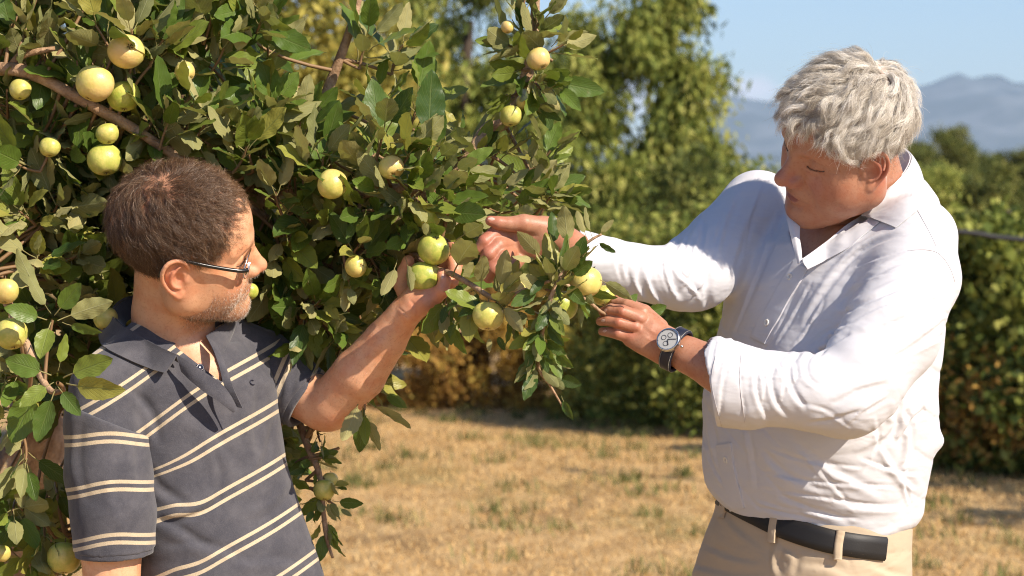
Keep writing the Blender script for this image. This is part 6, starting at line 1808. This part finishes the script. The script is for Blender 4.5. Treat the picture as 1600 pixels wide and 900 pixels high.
# -- hand-placed leaves round the hands: base px, tip px, depth base, depth tip, facing (u = underside seen, t = top seen), tone
def PL(bx, by, tx, ty, d0=-165, d1=-175, side='u', tone=2, wf=1.0, roll=0.0, var=None):
    p = A3(W(bx, by, d0)); q = A3(W(tx, ty, d1)); dv = q - p; L_ = np.linalg.norm(dv) / 1.30
    view = Vector(p).normalized() if False else Vector((p[0], p[1], p[2] - CAM_Z)).normalized()
    n = -view if side == 't' else view
    d = Vector(dv).normalized(); x = d.cross(n).normalized()
    n = (Vector(n) * cos(roll) + x * sin(roll))
    add_leaf(p, dv, n, L_, wf, var, tone, pri=100)
for a in [
 (707, 428, 742, 364, -60, -150, 'u', 3, 1.0, .15), (751, 453, 754, 394, -120, -165, 'u', 3, 1.0, .2), (779, 460, 790, 392, -140, -170, 'u', 3, 1.05, -.2), (780, 465, 818, 422, -140, -172, 'u', 3, .95, -.1),
 (777, 470, 822, 521, -140, -178, 'u', 4, .95, .25), (848, 448, 798, 478, -170, -185, 't', 1, 1.15, .1), (852, 408, 808, 362, -170, -190, 'u', 3, 1.15, -.35), (846, 404, 797, 404, -168, -190, 'u', 4, .8, .5),
 (890, 392, 879, 318, -172, -180, 'u', 3, 1.0, .15), (866, 392, 862, 330, -160, -150, 't', 0, .9, .4), (917, 374, 903, 328, -164, -170, 'u', 3, .8, .5), (924, 372, 918, 322, -162, -168, 'u', 2, .6, .9),
 (934, 369, 959, 343, -160, -165, 'u', 3, .9, .2), (928, 376, 964, 393, -160, -168, 't', 0, .7, .6), (886, 442, 914, 368, -172, -188, 't', 0, 1.0, .2), (888, 434, 926, 408, -172, -192, 't', 1, 1.15, -.1),
 (880, 440, 913, 476, -172, -195, 't', 1, 1.2, .1), (934, 434, 988, 468, -160, -170, 'u', 1, .8, .3), (856, 428, 828, 462, -172, -190, 't', 0, .9, .2), (872, 436, 874, 470, -174, -198, 't', 0, .8, .6),
 (904, 472, 908, 512, -160, -175, 'u', 2, .8, .6), (876, 430, 846, 400, -172, -185, 't', 0, .9, -.3), (866, 432, 840, 436, -172, -188, 't', 0, .9, -.5), (884, 425, 878, 400, -175, -188, 'u', 2, .9, .5),
 (694, 330, 760, 336, 10, -60, 't', 1, 1.15, -.2), (716, 372, 754, 350, -20, -80, 'u', 2, 1.1, .1), (640, 372, 606, 386, 30, -20, 't', 2, 1.25, .1), (622, 408, 596, 462, 20, -30, 'u', 3, .9, .5), (636, 404, 638, 452, 10, -45, 'u', 2, .7, .6),
 (660, 360, 700, 352, 10, -30, 't', 1, 1.1, .3), (652, 372, 640, 340, 20, -10, 't', 2, 1.1, -.2), (676, 372, 664, 350, 0, -40, 'u', 2, .9, .4), (700, 340, 668, 300, 40, 0, 't', 2, 1.1, 0), (714, 330, 742, 292, 40, 0, 'u', 3, 1., .2),
 (975, 482, 998, 458, -130, -110, 't', 1, 1.0, .1), (1000, 494, 1042, 478, -100, -90, 't', 1, 1.15, .2), (985, 480, 984, 462, -120, -115, 't', 0, .8, .5), (944, 470, 950, 500, -140, -150, 't', 0, .9, .4),
 (765, 468, 716, 492, -120, -140, 't', 0, 1.0, .3), (750, 460, 730, 500, -110, -130, 'u', 1, .9, .4), (724, 440, 706, 470, -60, -100, 't', 0, .9, .4), (740, 452, 752, 486, -100, -135, 't', 0, .9, .5), (712, 500, 702, 528, -60, -80, 't', 1, 1, .4),
 (764, 522, 765, 552, -110, -125, 'u', 4, .9, .2), (780, 480, 800, 500, -130, -140, 'u', 3, .8, .6), (800, 500, 812, 540, -120, -130, 't', 1, .9, .5), (868, 590, 909, 601, -148, -160, 't', 0, 1.25, .2), (876, 618, 895, 656, -145, -150, 't', 0, .9, .4),
 (862, 604, 880, 578, -148, -150, 't', 1, 1., .3), (740, 520, 722, 512, -100, -110, 't', 1, 1.1, .4), (812, 470, 836, 492, -150, -165, 't', 1, 1.1, .3), (700, 470, 690, 506, -40, -60, 't', 0, 1.0, .4), (742, 500, 730, 530, -100, -110, 't', 0, 1, .5), (775, 520, 790, 548, -110, -115, 't', 0, 1, .2),
]: PL(*a)
for q_ in [(872, 436, -166, .1, 1, -.2, 8, .050), (888, 420, -168, .6, .8, -.2, 7, .046), (852, 452, -160, -.7, .3, -.4, 7, .046), (778, 464, -128, .1, 1, -.4, 6, .050), (842, 520, -158, -.3, -.6, -.5, 7, .042), (858, 545, -156, .5, -.6, -.5, 6, .040), (735, 478, -92, -.2, -.8, -.4, 7, .050), (812, 500, -125, .2, -.8, -.4, 7, .046), (700, 492, -20, -.1, -.8, -.4, 7, .050), (905, 450, -150, .4, -.6, -.3, 5, .040)]:
    rosette(W(*q_[:3]), ax_px(*q_[3:6]), q_[6], q_[7], 0.9, 0.015, pri=40)
for i in range(3, 24):        # leaves down the drooping shoot
    if i > 15: continue
    for q in range(2):
        p = DROOP[i]; a = rt.uniform(0, 6.28)
        d = Vector((cos(a) * 0.7, -abs(sin(a)) * 0.5, -0.8 + rt.uniform(-.2, .5)))
        add_leaf(p, d, (rt.gauss(0, .6), -1, rt.gauss(0, .6)) if rt.random() < .5 else (rt.gauss(0, .6), 1, rt.gauss(0, .6)), rt.uniform(0.026, 0.042), tone=rt.choice((0, 0, 1, 3)), pri=60)
# foreground cluster over the near shoulder
for a in [(100, 600, 190, 612, -230, -270, 't', 4, 1.1, .2), (96, 590, 176, 560, -225, -250, 't', 3, 1.2, -.2), (88, 602, 128, 650, -225, -235, 't', 1, 1.2, .2), (84, 596, 30, 636, -225, -250, 't', 3, 1.1, .3), (80, 586, 6, 560, -220, -225, 't', 2, 1.3, .1),
          (92, 580, 100, 520, -222, -215, 't', 3, .9, .5), (86, 606, 60, 690, -222, -215, 't', 1, 1.1, .3), (74, 500, 8, 480, -170, -200, 't', 2, 1.3, .1), (80, 500, 62, 560, -170, -205, 't', 3, 1.2, .2), (84, 494, 128, 440, -168, -180, 't', 2, 1.25, 0),
          (90, 500, 178, 468, -168, -160, 'u', 2, .95, .2), (78, 490, 44, 430, -168, -180, 'u', 1, .8, .4), (70, 470, 20, 390, -150, -160, 'u', 1, .7, .5), (96, 505, 160, 520, -165, -160, 't', 2, .9, .5), (60, 600, 20, 690, -200, -180, 't', 2, 1.2, .1)]: PL(*a)
twig(W(100, 610, -200), W(90, 598, -228), 0.003, 0.003); twig(W(70, 600, -170), W(82, 500, -168), 0.003, 0.002)

# -- hand-placed sprays: centre px, depth, axis in picture (dx, dy up), leaves, size
for cx, cy, d, dx, dy, dd, n, s in [
 (205, 45, 40, .0, 1, -.5, 7, .068), (150, 40, 50, -.5, 1, -.3, 7, .066), (120, 95, 60, -.2, .8, -.6, 7, .062), (255, 62, 60, .5, .8, -.5, 7, .062), (330, 20, 120, .3, 1, -.3, 8, .066), (60, 60, 80, -.3, 1, -.4, 7, .06), (20, 60, 80, -.4, 1, -.3, 7, .06),
 (350, 75, 110, .5, .8, -.4, 7, .062), (265, 190, 40, .4, .9, -.5, 7, .06), (300, 165, 60, .3, .8, -.6, 6, .06), (340, 170, 60, .6, .7, -.5, 7, .06), (385, 230, 60, .5, .8, -.5, 8, .062), (430, 165, 90, .7, .8, -.4, 8, .058), (480, 250, 70, .2, 1, -.5, 7, .062),
 (505, 245, 70, .3, 1, -.5, 6, .062), (430, 300, 60, -.2, .8, -.6, 7, .055), (470, 190, 150, .2, .9, -.4, 6, .055), (575, 60, 210, .3, 1, -.3, 8, .062), (630, 70, 230, .4, 1, -.2, 8, .062), (655, 150, 220, .3, 1, -.2, 7, .058), (600, 205, 40, .3, 1, -.5, 9, .064), (640, 240, 30, .6, .8, -.5, 8, .064),
 (560, 230, 50, -.3, 1, -.4, 7, .062), (590, 150, 200, 0, 1, -.3, 7, .055), (680, 250, 50, .8, .7, -.4, 8, .06), (715, 265, 50, .9, .5, -.4, 7, .058), (650, 300, 10, .4, .5, -.8, 7, .058), (600, 300, 20, -.5, .4, -.8, 7, .055), (690, 310, 10, .6, .4, -.8, 7, .056), (565, 330, 40, -.4, 0, -.9, 7, .052),
 (520, 340, 90, -.3, .2, -.9, 7, .052), (480, 330, 90, 0, .3, -.9, 7, .05), (450, 370, 90, .3, 0, -.9, 7, .05), (560, 385, 40, .2, .6, -.8, 6, .048), (545, 440, 50, .2, -.8, -.6, 6, .05), (430, 400, 110, 0, -.2, -.9, 7, .05), (480, 415, 120, .2, -.2, -.9, 7, .05), (430, 450, 120, 0, -.3, -.9, 7, .048),
 (480, 490, 100, .2, -.3, -.9, 8, .056), (520, 500, 100, .6, -.3, -.7, 7, .056), (460, 540, 110, -.2, -.5, -.9, 7, .05), (530, 540, 120, .5, -.6, -.6, 6, .05), (500, 470, 80, .3, .2, -.9, 6, .05), (570, 640, 60, .2, -1, -.2, 4, .052), (596, 612, 90, .8, -.3, -.2, 3, .04),
 (590, 420, 80, .3, -.4, -.8, 6, .05), (620, 450, 90, .1, -.8, -.5, 7, .05), (660, 480, 90, .2, -.9, -.3, 7, .05), (700, 500, 60, .2, -.8, -.5, 7, .048), (640, 330, 30, -.2, .2, -1, 6, .05), (745, 240, 160, .2, .9, -.4, 7, .052), (790, 225, 165, .5, .8, -.4, 6, .05),
 (860, 235, 150, .5, .8, -.3, 7, .05), (850, 255, 150, .8, .3, -.4, 6, .05), (835, 300, 120, .6, .4, -.5, 7, .05), (780, 290, 120, .3, .4, -.7, 7, .05), (870, 300, 130, .8, .1, -.4, 5, .048), (740, 320, 60, .4, .3, -.8, 7, .05), (800, 330, 80, .5, 0, -.7, 6, .048), (720, 220, 160, -.2, 1, -.3, 6, .05),
 (830, 60, 150, -.6, .6, -.4, 7, .05), (850, 30, 150, .6, .8, -.3, 8, .052), (790, 70, 150, -.8, .3, -.4, 7, .05), (880, 70, 150, .8, .3, -.4, 5, .048), (815, 110, 150, -.6, -.1, -.6, 7, .05), (865, 130, 150, .6, -.3, -.6, 7, .05), (800, 150, 150, -.5, -.3, -.6, 7, .048), (845, 140, 140, .2, -.3, -.9, 7, .05), (835, 165, 150, .8, -.3, -.4, 5, .045), (820, 0, 150, .1, 1, -.2, 7, .05),
 (20, 250, 40, -.6, .3, -.6, 6, .066), (60, 200, 90, 0, .4, -.9, 7, .056), (30, 330, 60, -.3, .4, -.8, 7, .06), (110, 250, 130, .2, .2, -.9, 7, .054), (90, 320, 100, .3, .3, -.8, 7, .056), (140, 300, 130, .3, .2, -.8, 7, .052), (60, 400, 20, .3, .4, -.8, 7, .06), (120, 400, 90, .3, .1, -.8, 7, .056),
 (150, 360, 140, 0, .1, -.9, 7, .05), (10, 590, -60, -.3, -.2, -.9, 7, .06), (40, 720, -30, .2, -.6, -.7, 5, .052), (20, 800, 0, .1, -.2, -.9, 8, .055), (70, 840, 40, .2, -.4, -.8, 7, .052), (50, 880, 20, .1, -.5, -.8, 7, .05), (90, 770, 90, .2, -.2, -.8, 5, .05), (10, 660, -40, -.5, -.3, -.7, 6, .058),
 (850, -60, 170, .2, 1, -.2, 8, .055), (835, -110, 175, -.2, 1, .2, 7, .05), (575, -70, 235, .2, 1, -.2, 8, .06), (560, -120, 240, -.2, 1, .1, 8, .055), (380, -110, 300, .2, 1, -.2, 8, .06), (375, -160, 300, -.2, 1, .1, 7, .055),
 (500, 690, 150, .1, -.3, -.8, 4, .032), (488, 720, 150, -.7, -.3, -.5, 5, .03), (505, 715, 140, .8, .2, -.4, 4, .03), (525, 790, 130, .8, -.5, -.3, 4, .032), (495, 790, 135, -.4, -.7, -.5, 5, .032), (512, 830, 130, .2, -.7, -.5, 5, .034), (520, 760, 135, .7, -.1, -.4, 4, .03), (486, 660, 160, .1, .5, -.6, 4, .03),
]:
    c_ = W(cx, cy, d); foot = rosette(c_, ax_px(dx, dy, dd), n + 1, s * 1.08, 0.85, pri=40)
    j = np.argmin(((allP - A3(foot)) ** 2).sum(1))
    if np.linalg.norm(allP[j] - A3(foot)) < 0.30: twig(allP[j], foot, 0.0034, 0.0024)

# -- the mass of foliage behind
def inpoly(x, y, P):
    c = False; j = len(P) - 1
    for i in range(len(P)):
        if (P[i][1] > y) != (P[j][1] > y) and x < (P[j][0] - P[i][0]) * (y - P[i][1]) / (P[j][1] - P[i][1]) + P[i][0]: c = not c
        j = i
    return c
MAINP = [(-260, -200), (400, -200), (420, 60), (450, 140), (560, 185), (660, 215), (760, 235), (860, 250), (880, 330), (800, 345), (720, 420), (690, 500), (600, 545), (560, 590), (470, 610), (440, 700), (440, 900), (-260, 900)]
MANB = [(90, 900), (95, 640), (170, 540), (185, 470), (175, 330), (230, 240), (330, 245), (400, 310), (405, 420), (380, 500), (440, 540), (505, 590), (560, 600), (640, 480), (660, 500), (560, 670), (470, 670), (520, 900)]
cnt = 0; tries = 0
while cnt < 680 and tries < 20000:
    tries += 1
    x = rt.uniform(-260, 880); y = rt.uniform(-200, 900)
    if not inpoly(x, y, MAINP): continue
    if 250 < x < 450 and y < 120 and rt.random() > 0.5: continue
    if x > 700 and rt.random() > 0.5: continue
    if -40 < x < 110 and 620 < y < 790 and rt.random() > 0.12: continue
    if x < 0 and rt.random() > 0.5: continue
    if y > 620 and rt.random() > 0.55: continue
    d = 90 + 620 * rt.random() ** 1.3
    if inpoly(x, y, MANB): d = max(d, 330)
    elif 60 < x < 560 and y > 330: d = max(d, 190)
    c_ = W(x, y, d)
    foot = rosette(c_, (rt.uniform(-.5, .8), rt.uniform(-.9, .1), rt.uniform(-.3, 1)), rt.randrange(7, 10), rt.uniform(.056, .074), 0.95, 0.06)
    j = np.argmin(((allP - A3(foot)) ** 2).sum(1))
    if np.linalg.norm(allP[j] - A3(foot)) < 0.22: twig(allP[j], foot, 0.0034, 0.002)
    cnt += 1
# -- rank the leaves by how openly the camera sees them; the 300 plainest are objects of their own
def px_of(p):
    a = to_photo(p[0], p[1], p[2]); return a
info = []
for i, (M, loc, L_, var, tn, pri) in enumerate(leaves):
    mid = loc + (M @ Vector((0, 1, 0))) * L_ * 0.8
    x, y, d = px_of(mid); info.append((d, i, x, y, L_))
grid = np.zeros((120, 70)); sc_ = []
for d, i, x, y, L_ in sorted(info):
    if not (4 < x < 1596 and 4 < y < 896): continue
    gx_, gy_ = int(x / 14), int(y / 14)
    occ = grid[gx_, gy_]; face = abs((leaves[i][0] @ Vector((0, 0, 1))).y)
    if inpoly(x, y, MANB) and d > 0: continue
    sc_.append((occ - 1.2 * face - L_ * 22 + (0 if leaves[i][5] < 90 else -3), i))
    grid[max(gx_ - 1, 0):gx_ + 2, max(gy_ - 1, 0):gy_ + 2] += 1
chosen = set(i for _, i in sorted(sc_)[:298])
vs, fs, us, ts = [], [], [], []; off = 0
for i, (M, loc, L_, var, tn, pri) in enumerate(leaves):
    if i in chosen:
        o = bpy.data.objects.new('leaf', leaf_data(var, tn)); link(o, tree)
        o.matrix_basis = Matrix.Translation(loc) @ (M.to_4x4()) @ Matrix.Scale(L_, 4)
    else:
        V, F, UV = LV[var]; Mn = np.array(M)
        vs.append((V * L_) @ Mn.T + A3(loc)); fs.append(F + off); us.append(UV); ts.append(np.full(len(V), min(1, max(0, TONES[tn] + rt.uniform(-.1, .1))))); off += len(V)
fo = mesh_np('foliage', np.concatenate(vs), np.concatenate(fs), LEAF, tree, attrs=dict(tone=np.concatenate(ts)), uv=np.concatenate(us)); fo['kind'] = 'stuff'
v, f_ = join_vf(twig_parts); tw_ = mesh_np('twigs', v, f_, TWIG, tree); tw_['kind'] = 'stuff'
print('t leaves', len(leaves), len(chosen))

# -- apples
def apple_mesh(seed):
    r = random.Random(seed); k1, k2, k3 = (r.uniform(0.01, 0.05) for _ in range(3)); p1, p2 = r.uniform(0, 6), r.uniform(0, 6)
    V = []; nu, nv = 28, 20
    for j in range(nv + 1):
        t = pi * j / nv
        for i in range(nu):
            a = 2 * pi * i / nu
            s = sin(t); z = cos(t)
            R_ = 1.0 + k1 * cos(a + p1) + k2 * cos(2 * a + p2) + 0.018 * cos(5 * a) * (1 - z) * 0.5
            rad = (s ** 0.86 if s > 0 else 0) * (1.02 - 0.10 * (1 - z) * 0.5) * R_
            zz = 0.90 * z * (1 + k3 * cos(a + p2) * s)
            zz -= 0.26 * math.exp(-(rad / 0.28) ** 2) if z > 0 else 0
            zz += 0.15 * math.exp(-(rad / 0.24) ** 2) * (1 + 0.25 * cos(5 * a)) if z < 0 else 0
            V.append((rad * cos(a), rad * sin(a), zz))
    F = []
    for j in range(nv):
        for i in range(nu):
            a = j * nu + i; b_ = j * nu + (i + 1) % nu; F.append((a, a + nu, b_ + nu, b_))
    return np.array(V), np.array(F)
m, nt, b = mat_new('apple_skin'); N = NT(nt)
tc = N.n('ShaderNodeTexCoord'); op = tc.outputs['Object']; oi = N.n('ShaderNodeObjectInfo')
sp = N.n('ShaderNodeSeparateXYZ'); N.l(op, sp.inputs[0])
n1_ = N.noise(1.6, 4, 0.6, op); n2_ = N.noise(9, 4, 0.6, op)
v_ = N.n('ShaderNodeTexVoronoi'); v_.inputs['Scale'].default_value = 9; N.l(op, v_.inputs['Vector'])
base = N.mix(N.ss(n1_.outputs[0], 0.35, 0.68), (0.36, 0.42, 0.065), (0.60, 0.56, 0.13))
base = N.mix(N.math('MULTIPLY', N.ss(n2_.outputs[0], 0.5, 0.7), 0.25), base, (0.30, 0.36, 0.06))
yel = N.mix(N.ss(n1_.outputs[0], 0.3, 0.7), (0.62, 0.52, 0.13), (0.76, 0.62, 0.22))
base = N.mix(N.math('MULTIPLY', N.attr('ripe').outputs['Fac'], 0.85), base, yel)
bl = N.math('MULTIPLY', N.ss(N.math('ADD', N.attr('blush').outputs['Fac'], N.math('MULTIPLY', N.math('SUBTRACT', n2_.outputs[0], 0.5), 0.5)), 0.35, 1.0), N.math('MULTIPLY', N.attr('ripe').outputs['Fac'], 0.55))
base = N.mix(N.math('MULTIPLY', bl, 0.8), base, (0.72, 0.36, 0.20))
dots = N.math('SUBTRACT', 1.0, N.ss(v_.outputs['Distance'], 0.045, 0.085))
base = N.mix(N.math('MULTIPLY', dots, 0.45), base, (0.50, 0.42, 0.20))
dim = N.ss(sp.outputs[2], 0.60, 0.72)
rr_ = N.math('SQRT', N.math('ADD', N.math('MULTIPLY', sp.outputs[0], sp.outputs[0]), N.math('MULTIPLY', sp.outputs[1], sp.outputs[1])))
rus = N.math('MULTIPLY', N.math('SUBTRACT', 1.0, N.ss(N.math('ADD', rr_, N.math('MULTIPLY', n2_.outputs[0], 0.2)), 0.22, 0.36)), 0.6)
base = N.mix(rus, base, (0.30, 0.20, 0.08))
nt.links.new(base, b.inputs['Base Color']); b.inputs['Roughness'].default_value = 0.36; b.inputs['Specular IOR Level'].default_value = 0.45
b.inputs['Subsurface Weight'].default_value = 0.08; b.inputs['Subsurface Scale'].default_value = 0.01
b.inputs['Coat Weight'].default_value = 0.12; b.inputs['Coat Roughness'].default_value = 0.3
nt.links.new(N.bump(n2_.outputs[0], 0.12, 0.01), b.inputs['Normal'])
APPLE = m
CALYX = simple('dry_calyx', (0.045, 0.028, 0.018), 0.9); STEM = simple('apple_stem', (0.20, 0.13, 0.06), 0.8)
AM = {}
def calyx_mesh():
    V = []; F = []
    for q in range(5):
        a = q * 2 * pi / 5; e = np.array([cos(a), sin(a), 0]); s = np.array([-sin(a), cos(a), 0]); o = len(V)
        V += [tuple(e * 0.03 + s * 0.035 + [0, 0, -0.76]), tuple(e * 0.03 - s * 0.035 + [0, 0, -0.76]), tuple(e * 0.13 - s * 0.02 + [0, 0, -0.80]), tuple(e * 0.13 + s * 0.02 + [0, 0, -0.80]), tuple(e * 0.20 + [0, 0, -0.86])]
        F += [(o, o + 1, o + 2, o + 3), (o + 3, o + 2, o + 4)]
    o = len(V)
    for q in range(6): V.append((0.055 * cos(q), 0.055 * sin(q), -0.765))
    F.append(tuple(range(o, o + 6)))
    return V, F
CV, CF = calyx_mesh()
cal_me = bpy.data.meshes.new('calyx'); cal_me.from_pydata(CV, [], CF); cal_me.materials.append(CALYX)
sv, sf = tube([(0, 0, 0.60), (0.02, 0, 0.85), (0.06, 0.01, 1.12)], 0.035, 6); stem_me = mesh_np('stem', sv, sf, STEM, 'mesh')
def apple(px, py, r, d, label, cal=(0.2, -0.5, -0.6), ripe=0.3, grp='apples on the tree'):
    """cal: direction in which the blossom end points (x right, y away, z up)"""
    s = rt.randrange(6); q = round(ripe * 4)
    if (s, q) not in AM:
        V, F = apple_mesh(s)
        bd = unit(np.array([[0.3, 0.4, 0.2]])); bl_ = np.clip((V @ np.array([0.5, 0.3, -0.5])) * 0.6 + 0.5, 0, 1)
        AM[(s, q)] = mesh_np('apple', V, F, APPLE, 'mesh', attrs=dict(ripe=np.full(len(V), q / 4), blush=bl_))
    o = bpy.data.objects.new('apple', AM[(s, q)])
    R_ = L(r, d) * 1.0
    zax = -Vector(cal).normalized()
    o.matrix_basis = Matrix.Translation(W(px, py, d)) @ zax.to_track_quat('Z', 'Y').to_matrix().to_4x4() @ Matrix.Rotation(rt.uniform(0, 6), 4, 'Z') @ Matrix.Scale(R_, 4)
    C.objects.link(o); tag(o, label, 'apple', grp)
    for nm, me in (('calyx', cal_me), ('stem', stem_me)):
        c_ = bpy.data.objects.new(nm, me); C.objects.link(c_); c_.parent = o
    return o
for a in [
 (197, 80, 29, 20, 'pink-flushed apple with its dark blossom end showing, highest of the three above the thick branch', (.35, -.8, .25), 1.0),
 (148, 131, 31, 10, 'large yellow-pink apple in front of the thick branch at upper left', (-.3, -.2, -.8), 1.0),
 (193, 151, 26, 60, 'green apple half shaded behind the thick branch, between two ripe apples', (.1, -.3, -.8), 0.1),
 (289, 113, 17, 55, 'small pinkish apple among leaves right of the three upper left apples', (.4, -.3, -.5), 1.0),
 (168, 209, 18, 45, 'small lit green apple below the thick branch', (.2, -.3, -.8), 0.3),
 (78, 230, 17, 50, 'small yellow apple deep in the leaves at left, below the thick branch', (0, -.3, -.8), 0.5),
 (163, 250, 27, 55, 'dark shaded apple just above the left man, left of his head', (.2, -.3, -.8), 0.2),
 (32, 140, 18, 50, 'small apple under the thick branch near the left edge', (0, -.3, -.8), 0.7),
 (520, 287, 25, 10, 'yellow apple with blossom end facing right, amid leaves left of the hands', (.85, -.35, -.1), 0.6),
 (611, 262, 20, 18, 'pinkish yellow apple partly covered by leaves above the held apples', (.2, -.5, -.5), 1.0),
 (556, 416, 18, 20, 'small yellow-green apple beside the bare branch, left of the held apples', (.6, -.7, .1), 0.5),
 (663, 433, 27, 2, 'bright green apple resting in the left man\'s palm, lower of the two he holds', (-.1, -.2, -.9), 0.0),
 (678, 389, 26, -6, 'bright green apple with dark blossom end up, upper of the two held apples', (.2, -.5, .8), 0.0),
 (762, 494, 25, -142, 'yellow-green apple hanging alone under the twig between the hands', (0, -.3, -.9), 0.4),
 (804, 458, 23, -70, 'pale yellow apple mostly hidden behind leaves between the hands', (.2, -.4, -.7), 0.9),
 (915, 441, 26.5, -150, 'yellow apple with a pink cheek next to the white sleeve cuff', (.1, -.2, -.8), 1.0),
 (877, 478, 26, -138, 'green apple with a strip of sunlight, below the yellow apple by the cuff', (0, -.3, -.9), 0.1),
 (943, 462, 18, -100, 'dark shaded apple behind the yellow apple by the cuff', (0, -.3, -.9), 0.2),
 (798, 181, 18, 125, 'yellow apple low on the upright shoot, the left one of the touching pair', (0, -.3, -.9), 0.5),
 (819, 160, 14, 145, 'small yellow apple right behind another on the upright shoot', (0, -.3, -.9), 0.7),
 (842, 92, 19, 120, 'pale apple on the right side of the upright shoot near the top', (.3, -.3, -.6), 0.9),
 (793, 42, 11, 120, 'tiny pale apple near the top of the upright shoot', (0, -.3, -.9), 0.9),
 (8, 455, 22, -90, 'yellow apple cut by the left edge at the height of the left man\'s ear', (0, -.3, -.9), 0.7),
 (18, 522, 27, -130, 'big olive apple at the left edge below a yellow one', (.2, -.3, -.8), 0.3),
 (165, 498, 20, 70, 'yellow apple right behind the striped shirt collar', (0, -.3, -.9), 0.6),
 (101, 872, 28, 10, 'large green apple beside the striped sleeve hem at the bottom', (0, -.3, -.9), 0.2),
 (2, 865, 15, 10, 'small yellow apple cut by the left edge near the bottom', (0, -.3, -.9), 0.6),
 (507, 766, 18, 128, 'apple hanging low on the thin shoot right of the striped shirt', (0, -.4, -.9), 0.3),
 (516, 750, 13, 150, 'small pale apple peeking out behind the low hanging apple', (0, -.4, -.9), 0.9),
 (391, 455, 14, 70, 'dark green apple behind the left man\'s moustache', (0, -.4, -.9), 0.1),
 (668, 338, 23, 22, 'shaded green apple above the two held apples', (0, -.4, -.9), 0.1),
 (15, 10, 14, 110, 'small apple in the upper left corner behind leaves', (0, -.4, -.9), 0.6)]:
    apple(*a)
